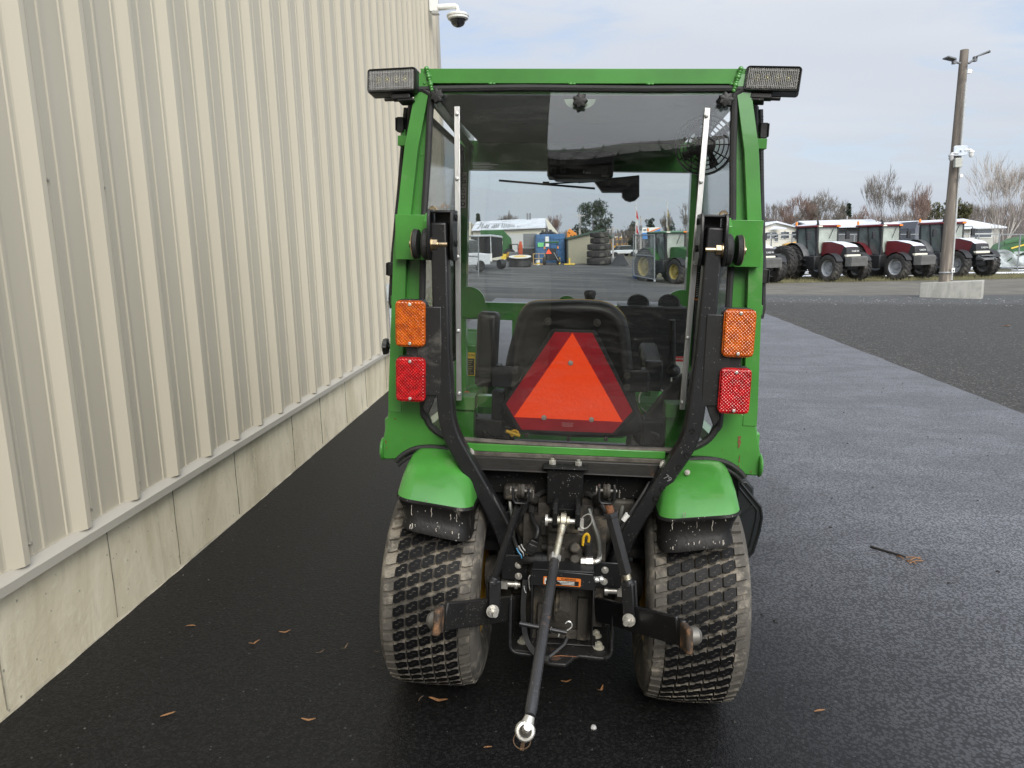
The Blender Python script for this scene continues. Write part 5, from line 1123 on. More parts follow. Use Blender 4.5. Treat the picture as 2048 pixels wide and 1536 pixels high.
    m.box((-2.2, 0, 1.38), (1.7, 1.2, .25)); m.box((-2.1, .0, 1.75), (.5, .55, .5)); m.build('cab_frame', FARBLACK, t, bevel=.02)
    m = MB(); m.prism([V(x*1.0-2.3, y, 2.92) for x, y in rrect(1.95, 1.80, .25)], (0, 0, .13)); rf = m.build('roof', roofm or paint, t, bevel=.05)
    if snowy: m = MB(); m.grid(lambda u, v: V(-2.3+(u-.5)*1.8, (v-.5)*1.66, 3.045+.11*(max(0, 1-(2*u-1)**4)*max(0, 1-(2*v-1)**4))**.5), 14, 12); m.build('roof_snow', ROOFSNOW, rf)
    for y in (-.6, .6): m = MB(); m.box((-1.32, y, 2.98), (.04, .24, .08)); m.build('roof_light', AMBER if y > 0 else HEADL, rf)
    m = MB(); m.cyl((-1.42, -.70, 1.2), (-1.42, -.70, 3.12), .075, n=10); m.tube(smoothpts([V(-1.42, -.70, 3.10), V(-1.42, -.70, 3.2), V(-1.47, -.70, 3.28)], 3), .06, 8); m.build('exhaust', FARBLACK, t)
    for sd in (-1, 1):
        m = MB(); m.tube([(-1.5, sd*.72, 2.75), (-1.4, sd*1.2, 2.78), (-1.4, sd*1.3, 2.6)], .025, 6); m.box((-1.4, sd*1.3, 2.45), (.10, .24, .40)); m.build('mirror', FARBLACK, t, bevel=.03)
        m = MB(); arc = [(-3.05+1.12*math.cos(a), 1.0+1.12*math.sin(a)) for a in [math.pi*(.02+.85*i/10) for i in range(11)]]; ar2 = [(-3.05+1.06*math.cos(a), 1.0+1.06*math.sin(a)) for a in [math.pi*(.02+.85*i/10) for i in range(11)]]
        m.grid(lambda u, v: V(arc[int(round(u*10))][0], sd*(.68+.42*v), arc[int(round(u*10))][1]), 10, 2); m.grid(lambda u, v: V(arc[int(round(u*10))][0]*(1-v)+v*(-3.05), sd*.70, arc[int(round(u*10))][1]*(1-v)+v*1.4), 10, 1); m.build('fender', fend or paint, t)
        m = MB(); m.grid(lambda u, v: V(.80*math.cos(math.pi*(.15+.65*u)), sd*(.72+.42*v), .72+.80*math.sin(math.pi*(.15+.65*u))), 8, 2); m.build('front_fender', FARBLACK, t)
    m = MB(); m.cyl((-2.9, -.95, 2.3), (-2.9, -.95, 3.08), .02, n=6); m.build('beacon_stem', FARBLACK, t); m = MB(); m.lathe([(.0, .2), (.055, .18), (.07, .0), (0, 0)], (-2.9, -.95, 3.08), (0, 0, 1), 10); m.build('beacon', AMBER, t)
    m = MB(); m.bar((-1.42, .35, 2.85), (-1.38, .05, 2.3), .03, .02); m.build('wiper', FARBLACK, t)
    if weights:
        w0 = MB(); w0.prism([V(.62, 0, .80), V(1.10, 0, .82), V(1.12, 0, 1.28), V(.95, 0, 1.34), V(.62, 0, 1.30)], (0, .042, 0)); wm = w0.mesh('ballast_weight', pm('ballast_grey', (.17, .17, .16), .6, var=.25, vscale=4), 0)
        for k in range(14): place(wm, 'ballast_weight', t, Matrix.Translation((0, -.52+.075*k, 0)))
        m = MB(); m.box((.76, 0, 1.06), (.40, 1.0, .36)); m.build('weight_carrier', FARBLACK, t)
    else:
        m = MB(); m.box((.8, 0, 1.0), (.5, .7, .12)); m.bar((.7, -.4, 1.15), (1.15, -.4, .95), .06, .12); m.bar((.7, .4, 1.15), (1.15, .4, .95), .06, .12); m.box((.95, 0, 1.18), (.1, .9, .06)); m.build('front_hitch', FARGREY, t, bevel=.02)
    fw = agwheel('front_wheel', .73, .48, .43, rim_mat); fw.parent = t; fw.location = (0, .95, .72)
    f2 = copy_tree(fw, t); f2.location = (0, -.95, .72); f2.rotation_euler = (0, 0, math.pi)
    rw = agwheel('rear_wheel', 1.0, .52, .58, rim_mat); rw.parent = t; rw.location = (-3.05, .95, .99)
    for y, rz in ((-.95, math.pi),)+(((-1.62, math.pi), (1.62, 0)) if dual else ()):
        c = copy_tree(rw, t); c.location = (-3.05, y, .99); c.rotation_euler = (0, 0, rz)
    return t
RG = 'red tractors parked in a row along the fence'
rt = []
for i, (px, Y, hd, dual, wts, lab, s_) in enumerate([
    (1690, 40, 17, True, True, 'red snow dusted tractor with dual rear wheels and front ballast weights', 1.0),
    (1822, 40.5, 21, False, True, 'red tractor with single rear wheels and front weights, left of the leaning wooden pole', 1.0),
    (1945, 41.5, 14, False, False, 'red tractor without front weights standing behind the wooden pole', 1.03),
    (1521, 39.5, 19, False, True, 'red tractor whose nose alone shows past the green cab edge', 1.0)]):
    t = farm_tractor(lab, RG, REDPAINT, SILVER, wts, dual, letter='CASE IH', fend=FARGREY if i in (0, 2) else REDPAINT)
    p = spot(px, Y); t.location = p; t.rotation_euler = (0, 0, math.radians(-90+hd)); t.scale = (s_*.98,)*3; rt.append(t)
gt = farm_tractor('large green tractor with yellow wheels seen through the cab glass', None, FARGREEN, pm('dull_yellow_rim', (.36, .29, .09), .5), False, False, roofm=pm('green_grey_roof', (.10, .20, .13), .5), letter=None, snowy=False)
p = spot(1381, 39); gt.location = p; gt.rotation_euler = (0, 0, math.radians(-90+24)); gt.scale = (.9,)*3
# ---- utility pole on its concrete block
pb = spot(1892, 25.3); ptop = at(1929, 100, 25.6)
up = thing('utility_pole', 'leaning weathered wooden pole with lights and cameras by the concrete block', 'utility pole', loc=pb)
WOOD = worn('weathered_wood', (.17, .145, .12), (.30, .26, .21), .35, .85, 0, 6, .9, .4, stretch=(3, 3, .25))
d = ptop-pb
m = MB(); m.tube([d*(i/12)-V(0, 0, .1 if i == 0 else 0) for i in range(13)], [.185-.06*(i/12) for i in range(13)], 16); m.build('pole', WOOD, up)
def onp(px, py): return at(px, py, 25.3)-pb
m = MB(); m.tube([onp(1903, 560), onp(1913, 400)+V(0, -.04, 0), onp(1930, 165)+V(0, -.06, 0)], .032, 8); m.build('conduit', pm('grey_conduit', (.45, .46, .45), .5), up)
for a, b, c in (((1921, 127), (1908, 123), (1887, 119)), ((1937, 127), (1950, 118), (1979, 106))):
    m = MB(); q0, q1, q2 = onp(*a), onp(*b), onp(*c); m.cyl(q0, q1, .035); m.box(q1, (.10, .12, .16)); m.prism([q1+V(0, -.15, .03), q1.lerp(q2, .8)+V(0, -.16, .05), q2+V(0, -.06, .0), q2+V(0, .06, 0), q1.lerp(q2, .8)+V(0, .16, .05), q1+V(0, .15, .03)], (0, 0, .05)); m.build('area_light', FARGREY, up, bevel=.01)
m = MB(); c = onp(1932, 145)+V(0, -.16, 0); m.box(c, (.13, .08, .12)); m.tube([c+V(.06, 0, 0), c+V(.12, 0, .02), c+V(.14, 0, -.03), c+V(.08, 0, -.03)], .01, 5); m.build('junction_box', WHITE, up)
m = MB(); c = onp(1913, 303)+V(0, -.24, 0); m.prism([c+V(x*1.0, 0, z) for x, z in rrect(.44, .32, .06)], (0, .05, 0)); m.lathe([(.03, 0), (.03, .05), (0, .05)], c, (0, -1, 0), 10); m.build('antenna_plate', pm('pale_blue_grey', (.55, .60, .66), .4), up, bevel=.01)
for px, py, sd in ((1894, 313, -1), (1934, 306, 1)):
    c = onp(px, py)+V(0, -.24, 0); m = MB(); m.tube([c+V(-sd*.22, 0, .06), c+V(-sd*.02, 0, .08), c+V(0, 0, .05)], .03, 6); m.lathe([(0, .06), (.07, .05), (.09, .0), (.07, -.04), (.075, -.10), (.04, -.16), (0, -.17)], c, (0, 0, 1), 14); m.build('camera_dome', WHITE if sd > 0 else pm('grey_camera', (.5, .5, .5), .4), up)
m = MB(); c = onp(1908, 327)+V(0, -.22, 0); m.box(c, (.24, .12, .30)); m.build('control_box', pm('beige_box', (.42, .43, .38), .5), up, bevel=.015)
m = MB(); c = onp(1915, 353)+V(0, -.20, 0); m.box(c, (.10, .06, .11)); m.build('outlet_box', WHITE, up, bevel=.01)
m = MB(); c = onp(1898.5, 540)+V(0, -.22, 0); m.box(c, (.10, .03, .15)); m.build('pole_tag', WHITE, up)
m = MB(); c = onp(1898.5, 541)+V(0, -.237, 0); m.box(c, (.04, .004, .05)); m.build('tag_mark', BLACKINK, up)
m = MB(); c = onp(1891, 545); m.lathe([(.20, -.02), (.205, 0), (.20, .02)], c+d*.0, d, 16); m.build('strap', SILVER, up)
cb = thing('concrete_block', 'grey concrete block at the foot of the wooden pole', 'concrete block', loc=spot(1907, 24.9), rz=math.radians(-37))
a = at(1860, 595, 24.6); b = at(1955, 596, 24.4); ln = 1.78
m = MB(); m.prism([V(-ln/2, -.28, -.12), V(ln/2, -.28, -.12), V(ln/2, -.24, .58), V(-ln/2, -.24, .50)], (0, .22, 0)); m.prism([V(-ln/2+.3, .12, -.12), V(ln/2, .12, -.12), V(ln/2, .10, .58), V(-ln/2+.3, .10, .50)], (0, .35, 0)); m.prism([V(ln/2-.12, -.06, -.12), V(ln/2-.02, -.06, -.12), V(ln/2-.02, -.06, .53), V(ln/2-.12, -.06, .53)], (0, .18, 0))
o = m.build('block', conc_mat('block_concrete', (.30, .30, .27), (.42, .41, .37), (.2, .19, .17)), cb, bevel=.015)
# ---- chain-link fence on the right
fn = thing('chain_link_fence', 'grey chain link fence behind the parked red tractors', 'fence', loc=spot(1800, 47))
o0 = Vector(fn.location); GALV = pm('galvanised', (.26, .28, .29), .5, .4, var=.15)
px0, px1 = 1500, 2160; n = 16; tops = []; bots = []
for i in range(n+1):
    px = px0+(px1-px0)*i/n; b = spot(px, 46.5); bots.append(b-o0); tops.append(V(b.x, b.y, max(b.z+1.9, zof(px, 469, 46.5)))-o0)
m = MB(); m.cyl(V(0, 0, -.1), V(0, 0, 1), .038, n=6)
for b, t in zip(bots, tops): m = MB(); m.cyl(b-V(0, 0, .1), t+V(0, 0, .03), .04, n=6); m.build('fence_post', GALV, fn)
m = MB(); m.tube(tops, .028, 6); m.build('top_rail', GALV, fn)
m = MB(); st = .16; A, B = bots[0], bots[-1]; L = (B-A).length; Hh = (tops[0]-bots[0]).length
for k in range(int(-Hh/st), int((L)/st)):
    for sd in (0, 1):
        a0, a1 = k*st, k*st+Hh; z0, z1 = (0, Hh) if sd == 0 else (Hh, 0)
        if a0 < 0: z0 += (z1-z0)*(-a0/Hh); a0 = 0
        if a1 > L: z1 = z0+(z1-z0)*((L-a0)/(a1-a0)); a1 = L
        pa = A+(B-A)*(a0/L); pb_ = A+(B-A)*(a1/L); w = V(.003, 0, 0)
        m.add([pa+V(0, 0, z0)-w, pa+V(0, 0, z0)+w, pb_+V(0, 0, z1)+w, pb_+V(0, 0, z1)-w], [(0, 1, 2, 3)])
o = m.build('wire_mesh', GALV, fn, smooth=0); o['kind'] = 'stuff'
# ---- snow and grass on the ground by the fence
sn = MB()
for k in range(60):
    px = rnd.uniform(1535, 2140); Y = rnd.uniform(43.6, 53); c = spot(px, Y); rx, ry = rnd.uniform(.6, 3.0), rnd.uniform(.25, .9); P = []
    for i in range(10): a = i*math.pi/5; q = rnd.uniform(.7, 1.1); x, y = c.x+rx*q*math.cos(a), c.y+ry*q*math.sin(a); P.append(V(x, y, gz(x, y)+.03))
    sn.add([c+V(0, 0, .06)]+P, [(0, i+1, (i+1) % 10+1) for i in range(10)])
tag(sn.build('snow_patches', SNOW), 'thin snow lying along the fence', kind='stuff')
gs = MB()
for k in range(4200):
    px = rnd.uniform(1530, 2130); Y = rnd.uniform(39.2, 43.5); c = spot(px, Y) if k % 12 == 0 else c+V(rnd.uniform(-.3, .3), rnd.uniform(-.25, .25), 0); h = rnd.uniform(.06, .22); dx = rnd.uniform(-.06, .06)
    gs.add([c+V(-.012, 0, -.02), c+V(.012, 0, -.02), c+V(dx, 0, h)], [(0, 1, 2)])
tag(gs.build('dead_grass', pm('dead_grass', (.15, .14, .07), .9, var=.4, vscale=1), smooth=0), 'tufts of dead grass under the parked red tractors', kind='stuff')
# ---- houses beyond the fence
def windows(th, lst, y, fr=WHITE):
    for x, z, w, h in lst:
        m = MB(); m.box((x, y-.03, z), (w+.16, .06, h+.16)); f = m.build('window', fr, th)
        m = MB(); m.box((x, y-.07, z), (w, .03, h)); m.build('pane', pm('dark_pane', (.05, .06, .07), .1, spec=.8), f)
        m = MB(); m.box((x, y-.09, z), (w, .02, .05)); m.build('sash', fr, f)
Y = 78; k = Y/F
h1 = thing('white_house', 'white gabled house with small dark windows beyond the fence', 'house', loc=spot(1560, Y)); zb = h1.location.z; ox = h1.location.x
def X1(px): return at(px, 480, Y).x-ox
zt = lambda py, px=1560: zof(px, py, Y)-zb
m = MB(); m.prism([V(X1(1490), 0, -.3), V(X1(1608), 0, -.3), V(X1(1608), 0, zt(460)), V(X1(1549), 0, zt(444)), V(X1(1490), 0, zt(460))], (0, 9, 0)); m.build('wall', pm('white_clapboard', (.72, .70, .62), .6, var=.05), h1, smooth=0)
m = MB()
for a, b, za, zb_ in ((1549, 1612, 442, 459.5), (1549, 1486, 442, 459.5)): m.prism([V(X1(a), -.4, zt(za)), V(X1(b), -.4, zt(zb_)), V(X1(b), -.4, zt(zb_)-.16), V(X1(a), -.4, zt(za)-.16)], (0, 9.8, 0))
m.build('roof', ROOFSNOW, h1, smooth=0)
m = MB(); m.prism([V(X1(1530), -1.3, zt(459)), V(X1(1564), -1.3, zt(459)), V(X1(1549), 0, zt(454))], (0, .0, .12)); m.build('porch_roof', ROOFSNOW, h1, smooth=0)
windows(h1, [(X1(px), zt(470.5), .42, .62) for px in (1535, 1547.5, 1565, 1573, 1587, 1595)]+[(X1(1552.5), zt(475), .35, .7)], 0)
Y = 74; h2 = thing('grey_shed', 'long dark grey shed with snowy roof between red tractors', 'shed', loc=spot(1700, Y)); zb = h2.location.z; ox = h2.location.x
m = MB(); m.box((at(1700, 480, Y).x-ox, 4, 1.4), (at(1770, 480, Y).x-at(1625, 480, Y).x, 7, 3.6)); m.build('wall', pm('dark_boards', (.10, .105, .11), .7), h2, smooth=0)
a, b = at(1622, 480, Y).x-ox, at(1775, 480, Y).x-ox; z0, z1 = zof(1700, 455, Y)-zb, zof(1700, 445, Y)-zb
m = MB(); m.prism([V(a, -.4, z0), V(b, -.4, z0), V(b, 3.5, z1+.25), V(a, 3.5, z1+.25)], (0, 0, .12)); m.prism([V(a, 7.5, z0), V(b, 7.5, z0), V(b, 3.52, z1+.24), V(a, 3.52, z1+.24)], (0, 0, .12)); m.build('roof', ROOFSNOW, h2, smooth=0)
Y = 66; h3 = thing('ranch_house', 'low pale ranch house with snowy roof behind the wooden pole', 'house', loc=spot(1910, Y)); zb = h3.location.z; ox = h3.location.x
X3 = lambda px: at(px, 480, Y).x-ox
z3 = lambda py: zof(1910, py, Y)-zb
m = MB(); m.box(((X3(1845)+X3(1998))/2, 4, z3(459)/2-.2), (X3(1998)-X3(1845), 8, z3(459)+.4)); m.build('wall', pm('pale_siding', (.42, .42, .38), .6), h3, smooth=0)
m = MB(); m.prism([V(X3(1826), -.5, z3(459)), V(X3(2004), -.5, z3(459)), V(X3(1978), 4, z3(438)), V(X3(1826), 4, z3(441))], (0, 0, .12)); m.prism([V(X3(1826), 8.5, z3(459)), V(X3(2004), 8.5, z3(459)), V(X3(1978), 4.02, z3(438)), V(X3(1826), 4.02, z3(441))], (0, 0, .12)); m.build('roof', ROOFSNOW, h3, smooth=0)
m = MB(); m.prism([V(X3(1822), -.6, -.3), V(X3(1846), -.6, -.3), V(X3(1846), -.6, z3(459)), V(X3(1826), -.6, z3(441)), V(X3(1822), -.6, z3(455))], (0, 6, 0)); m.build('garage', pm('slate_blue_siding', (.12, .13, .16), .6), h3, smooth=0)
windows(h3, [(X3(1966), z3(468.5), 1.3, .62), (X3(1945), z3(468.5), .5, .62)], 0)
# ---- machines and cars behind the fence at right
def car(name, label, px, Y, L, W_, H_, mat, rz, suv=False):
    t = thing(name, label, 'car' if 'car' in name else 'pickup truck', loc=spot(px, Y), rz=math.radians(rz))
    m = MB(); b = [(-L/2, .35), (-L/2, H_*.56), (-L*.28, H_*.60), (L*.22, H_*.60), (L/2-.1, H_*.52), (L/2, .4)]
    m.prism([V(x, -W_/2, z) for x, z in b], (0, W_, 0)); m.build('body', mat, t, bevel=.08)
    m = MB(); m.prism([V(-L*.40, -W_*.42, H_*.58), V(-L*.30, -W_*.38, H_), V(L*.08, -W_*.38, H_), V(L*.26, -W_*.42, H_*.60)], (0, W_*.80, 0)); m.build('cabin', pm('car_glass', (.04, .05, .055), .1, spec=.9), t, bevel=.05)
    m = MB(); m.box((-L*.11, 0, H_+.01), (L*.36, W_*.70, .05)); m.build('roof', mat, t, bevel=.02)
    for x in (-L*.31, L*.31):
        for y in (-W_/2, W_/2): m = MB(); m.lathe([(0, -.1), (.32, -.1), (.34, 0), (.32, .1), (.18, .1), (.16, .08), (0, .08)], (x, y, .33), (0, 1, 0), 16); m.build('wheel', FARBLACK, t)
    for y in (-W_*.36, W_*.36): m = MB(); m.box((L/2-.04, y, H_*.46), (.1, .3, .13)); m.build('headlight', HEADL, t)
    return t
car('parked_car', 'grey car parked behind the fence before the white house', 1560, 62, 4.6, 1.85, 1.5, FARGREY, 175)
ym = thing('construction_machine', 'yellow construction machine behind the dual wheeled red tractor', 'construction machine', loc=spot(1594, 57)); ym.scale = (.62, .62, .8); YP = pm('machine_yellow', (.60, .32, .03), .5, dirt=(.2, .13, .05), dirt_amt=.2)
m = MB(); m.prism([V(-1.5, 0, .5), V(1.6, 0, .5), V(1.6, 0, 1.7), V(.6, 0, 1.9), V(-.2, 0, 2.4), V(-1.3, 0, 2.2)], (0, 1.6, 0)); m.build('body', YP, ym, bevel=.06)
m = MB(); m.bar((-.4, -.2, 2.0), (1.2, -.2, 2.8), .2, .25); m.bar((1.2, -.2, 2.8), (1.7, -.2, 1.4), .18, .22); m.build('boom', YP, ym, bevel=.03)
for x in (-.9, .9): m = MB(); m.lathe([(0, -.2), (.5, -.2), (.55, 0), (.5, .2), (0, .2)], (x, 0, .52), (0, 1, 0), 16); m.build('wheel', FARBLACK, ym)
for px, cc in ((2006, 0), (2036, 1)):
    pass
ge = thing('green_implement', 'green farm implement wrapped in pale plastic beyond the fence at right edge', 'farm implement', loc=spot(2030, 50))
m = MB(); m.prism([V(-1.2, 0, 1.0), V(1.6, 0, .8), V(1.8, 0, 2.3), V(.2, 0, 2.0), V(-.8, 0, 1.6)], (0, 1.2, 0)); m.bar((-.9, -.1, 1.7), (1.7, -.1, 2.2), .1, .2); gh = m.build('hopper', FARGREEN, ge, bevel=.03)
m = MB(); m.bar((-.4, -.12, 1.35), (1.6, -.12, 1.85), .03, .09); m.build('yellow_stripe', YELLOWP, gh)
m = MB()
for i in range(26): a = V(rnd.uniform(-1.6, 1.4), rnd.uniform(-.3, .6), rnd.uniform(.2, 1.0)); m.bar(a, a+V(rnd.uniform(-.9, .9), rnd.uniform(-.3, .3), rnd.uniform(-.3, .5)), .05, .06)
o = m.build('frame_bars', FARGREEN, ge); o['kind'] = 'stuff'
m = MB(); m.grid(lambda u, v: V(-1.7+2.6*u, -.4-.15*math.sin(u*9+v*4), .15+(.9+.25*math.sin(u*7))*v), 18, 6); m.grid(lambda u, v: V(-1.7+2.6*u, -.4+1.0*v, 1.02+.12*math.sin(u*9+v*5)), 14, 5); m.build('plastic_wrap', pm('plastic_wrap', (.42, .46, .46), .3, var=.35, vscale=3, bump=.5, bscale=6), ge)

# ---- seen through the cab: stores, containers, trucks
def box_thing(name, label, cat, px0, px1, pyt, pyb, Y, dep, mat, group=None, part='body', bevel=.02):
    pm_ = (px0+px1)/2; t = thing(name, label, cat, loc=spot(pm_, Y), group=group); k = Y/F; w = (px1-px0)*k; z1 = zof(pm_, pyt, Y)-t.location.z
    m = MB(); m.box((0, dep/2, z1/2), (w, dep, z1)); m.build(part, mat, t, bevel=bevel); return t, w, z1, k
Y = 84; wb = thing('warehouse', 'pale metal warehouse with a snowy roof and two chimneys', 'building', loc=spot(1020, Y)); zb = wb.location.z; ox = wb.location.x
Xw = lambda px: at(px, 480, Y).x-ox
zw = lambda py, px=1020: zof(px, py, Y)-zb
CREAMF = pm('cream_metal_far', (.55, .52, .42), .6, var=.06)
m = MB(); m.box(((Xw(946)+Xw(1092))/2, 5, zw(459)/2), (Xw(1092)-Xw(946), 10, zw(459))); m.build('wall', CREAMF, wb, smooth=0)
m = MB(); m.prism([V(Xw(1092), 0, 0), V(Xw(1092), 0, zw(458)), V(Xw(1092)+.05, 5, zw(436)+.2), V(Xw(1092), 10, zw(458)), V(Xw(1092), 10, 0)], (.02, 0, 0)); m.prism([V(Xw(1096), -.3, zw(458)-.1), V(Xw(1096), 5, zw(435)), V(Xw(1096)+.15, 5, zw(435)-.1), V(Xw(1115), -.3, zw(470))], (.1, 0, 0)); m.build('gable', CREAMF, wb, smooth=0)
m = MB(); m.prism([V(Xw(944), -.5, zw(460)), V(Xw(1091), -.5, zw(458)), V(Xw(1096), 5, zw(436)), V(Xw(951), 5, zw(440))], (0, 0, .12)); m.prism([V(Xw(944), 10.5, zw(460)), V(Xw(1091), 10.5, zw(458)), V(Xw(1096), 5.02, zw(436)), V(Xw(951), 5.02, zw(440))], (0, 0, .12)); rf = m.build('roof', ROOFSNOW, wb, smooth=0)
m = MB()
def onroof(px, f): return V(Xw(px)+f*Xw(1025)*.02, -.5+5.5*f, zw(460)+(zw(439)-zw(460))*f+.19)
for px in list(range(952, 1090, 4)):
    if rnd.random() < .72: f0 = rnd.choice([.05, .1, .3]); m.bar(onroof(px, f0), onroof(px+2, f0+rnd.choice([.2, .4, .5])), .14, .02)
for f in (.15, .35, .55, .8):
    for px in range(950, 1085, 9):
        if rnd.random() < .4: m.bar(onroof(px, f), onroof(px+9, f), .10, .02)
o = m.build('roof_seam', pm('bare_roof', (.25, .26, .27), .6), rf); o['kind'] = 'stuff'
for px in (1058, 1063.5): m = MB(); c = onroof(px, .9); m.cyl(c-V(0, 0, .3), c+V(0, 0, .75), .10, n=8); m.build('chimney', FARGREY, rf)
m = MB(); m.box((Xw(1040), -.02, 1.4), (3.6, .08, 2.8)); m.build('door', pm('pale_door', (.45, .46, .45), .6), wb)
hb2, _, _, _ = box_thing('cream_building', 'plain cream building end left of the snowy warehouse', 'building', 900, 944, 445, 510, 88, 12, CREAMF)
# blue shipping container
Y = 65; ct = thing('shipping_container', 'blue steel shipping container closed doors facing the yard', 'container', loc=spot(1101.5, Y)); k = Y/F; w = 57*k; zt_ = zof(1101, 468, Y)-ct.location.z
BLUE = pm('container_blue', (.045, .13, .27), .5, var=.12, vscale=1, dirt=(.08, .11, .16), dirt_amt=.15)
m = MB(); m.box((0, 3, zt_/2), (w, 5.9, zt_)); m.build('body', BLUE, ct, bevel=.02)
for sd in (-1, 1):
    m = MB(); m.box((sd*w*.235, -.05, zt_*.5), (w*.44, .06, zt_*.88)); dr = m.build('door', BLUE, ct, bevel=.01)
    for j in range(5): m = MB(); m.box((sd*w*.235, -.10, zt_*(.15+.175*j)), (w*.36, .05, zt_*.07)); m.build('door_panel', BLUE, dr, bevel=.01)
    for q in (.13, .33): m = MB(); m.cyl((sd*w*q, -.13, .1), (sd*w*q, -.13, zt_-.1), .03, n=6); m.build('lock_rod', pm('blue_rod', (.06, .18, .38), .4), dr)
m = MB(); m.box((-w*.34, -.16, zt_*.64), (.50, .03, .36)); m.build('green_sign', GREENP, ct)
m = MB(); m.box((-w*.12, -.17, zt_*.74), (.30, .04, .85)); m.build('white_notice', LABEL, ct)
for px, h in ((1088, .35), (1096, .55), (1104, .4)): m = MB(); c = V((px-1101.5)*k, 1.5, zt_); m.lathe([(0, 0), (.25, 0), (.3, .1), (.12, h*.6), (.1, h), (0, h)], c, (0, 0, 1), 8); m.build('roof_gear', FARBLACK, ct)
# beige shed with green trim
Y = 63; sh = thing('garden_shed', 'beige metal shed with green roof edge behind the tyre stack', 'shed', loc=spot(1172, Y)); k = Y/F; ox = sh.location.x; zb = sh.location.z
Xs = lambda px: at(px, 500, Y).x-ox
zs = lambda py, px=1180: zof(px, py, Y)-zb
prf = [V(Xs(1137), 0, 0), V(Xs(1137), 0, zs(473)), V(Xs(1206), 0, zs(459.5)), V(Xs(1219), 0, zs(473)), V(Xs(1219), 0, 0)]
m = MB(); m.prism([p+V(0, .06, 0) for p in prf], (0, 4, 0)); m.build('shell', pm('beige_metal', (.33, .31, .23), .6), sh, smooth=0)
for i in range(20):
    x0, x1 = 1137+82*i/20, 1137+82*(i+1)/20-.35; zt0 = 473-13.5*min(1, (x0-1137)/69) if x0 < 1206 else 459.5+13.5*(x0-1206)/13; zt1 = 473-13.5*min(1, (x1-1137)/69) if x1 < 1206 else 459.5+13.5*(x1-1206)/13
    m = MB(); m.prism([V(Xs(x0), 0, .02), V(Xs(x1), 0, .02), V(Xs(x1), 0, zs(zt1)-.06), V(Xs(x0), 0, zs(zt0)-.06)], (0, .05, 0)); m.build('wall_panel', pm('beige_metal', (.33, .31, .23), .6), sh, smooth=0)
m = MB()
for a, b, za, zb_ in ((1133, 1207, 474, 458.6), (1207, 1223, 458.6, 475)): m.prism([V(Xs(a), -.25, zs(za)), V(Xs(b), -.25, zs(zb_)), V(Xs(b), -.25, zs(zb_)-.14), V(Xs(a), -.25, zs(za)-.14)], (0, 4.5, 0))
m.build('roof', pm('dark_green_trim', (.035, .075, .05), .5), sh, smooth=0)
# tyre stack
k = 60/F; base = spot(1198, 60); zc = base.z
for i, (r, h, dx) in enumerate(((.95, .60, 0), (.93, .56, -.02), (.93, .52, .03), (.72, .46, .06), (.72, .42, .04))):
    t = MB(); t.lathe([(r*.52, 0), (r*.9, .02), (r, h*.22), (r, h*.78), (r*.9, h-.02), (r*.52, h), (r*.5, h*.5), (r*.52, 0)], (0, 0, 0), (0, 0, 1), 30)
    for q in range(26):
        a = 2*math.pi*q/26
        for sd in (-1, 1): t.bar(V(math.cos(a)*r*.99, math.sin(a)*r*.99, h*.5), V(math.cos(a+.12)*r*.98, math.sin(a+.12)*r*.98, h*(.5+sd*.38)), .09, .07, (math.cos(a), math.sin(a), 0))
    o = t.build('stacked_tyre', AGTYRE, smooth=40); o.location = (base.x+dx, base.y, zc)
    tag(o, ['large black tyre at the bottom of the stack by the shed', 'large black tyre second from the bottom of the stack', 'middle black tyre of the stack by the shed', 'smaller black tyre second from the top of the stack', 'smaller black tyre on top of the stack by the shed'][i], 'tyre', 'tyres stacked by the beige shed'); zc += h
# black loader bucket
bk = thing('bucket_attachment', 'black loader bucket lying on the ground right of tyres', 'loader bucket', loc=spot(1238, 59)); m = MB()
m.prism([V(-.75, -.5, 0), V(.65, -.6, .02), V(.30, .3, .85), V(-.10, .4, .75)], (0, .05, .05)); m.prism([V(-.75, -.5, 0), V(-.10, .4, .75), V(-.15, .9, .1)], (.04, 0, .0)); m.prism([V(.65, -.6, .02), V(.30, .3, .85), V(.4, .9, .1)], (.04, 0, 0)); m.prism([V(-.1, .4, .74), V(.3, .3, .84), V(.4, .9, .1), V(-.15, .9, .1)], (0, .03, .03)); m.build('bucket', FARBLACK, bk, smooth=0)
# small tractor with triangle before the container
Y = 60; mw = thing('mowing_tractor', 'small green tractor with orange triangle before the blue container', 'tractor', loc=spot(1102, Y))
m = MB(); m.box((.05, .4, .62), (.8, 1.2, .55)); m.box((.05, 0, 1.05), (.72, .3, .5)); m.build('body', FARBLACK, mw, bevel=.05)
m = MB(); 
for sd in (-.45, .5): m.bar((sd, -.1, .6), (sd, .1, 1.72), .06, .06)
m.build('roll_frame', FARBLACK, mw)
m = MB(); m.box((.05, .4, 1.76), (1.15, 1.3, .13)); m.build('canopy', FARGREEN, mw, bevel=.04)
for sd in (-.52, .58): m = MB(); m.lathe([(0, -.13), (.26, -.13), (.33, -.08), (.33, .08), (.26, .13), (0, .13)], (sd, .05, .33), (1, 0, 0), 18); wq = m.build('wheel', AGTYRE, mw); m = MB(); m.lathe([(0, 0), (.17, 0)], (sd-.14*1, .05, .33), (-1, 0, 0), 12); m.build('rim', YELLOW, wq)
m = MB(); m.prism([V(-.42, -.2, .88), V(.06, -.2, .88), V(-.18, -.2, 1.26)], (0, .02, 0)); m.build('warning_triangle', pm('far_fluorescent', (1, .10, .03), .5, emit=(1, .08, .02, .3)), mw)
for sd in (-.50, .55): m = MB(); m.box((sd, -.15, 1.35), (.10, .05, .18)); m.build('tail_light', AMBER, mw)
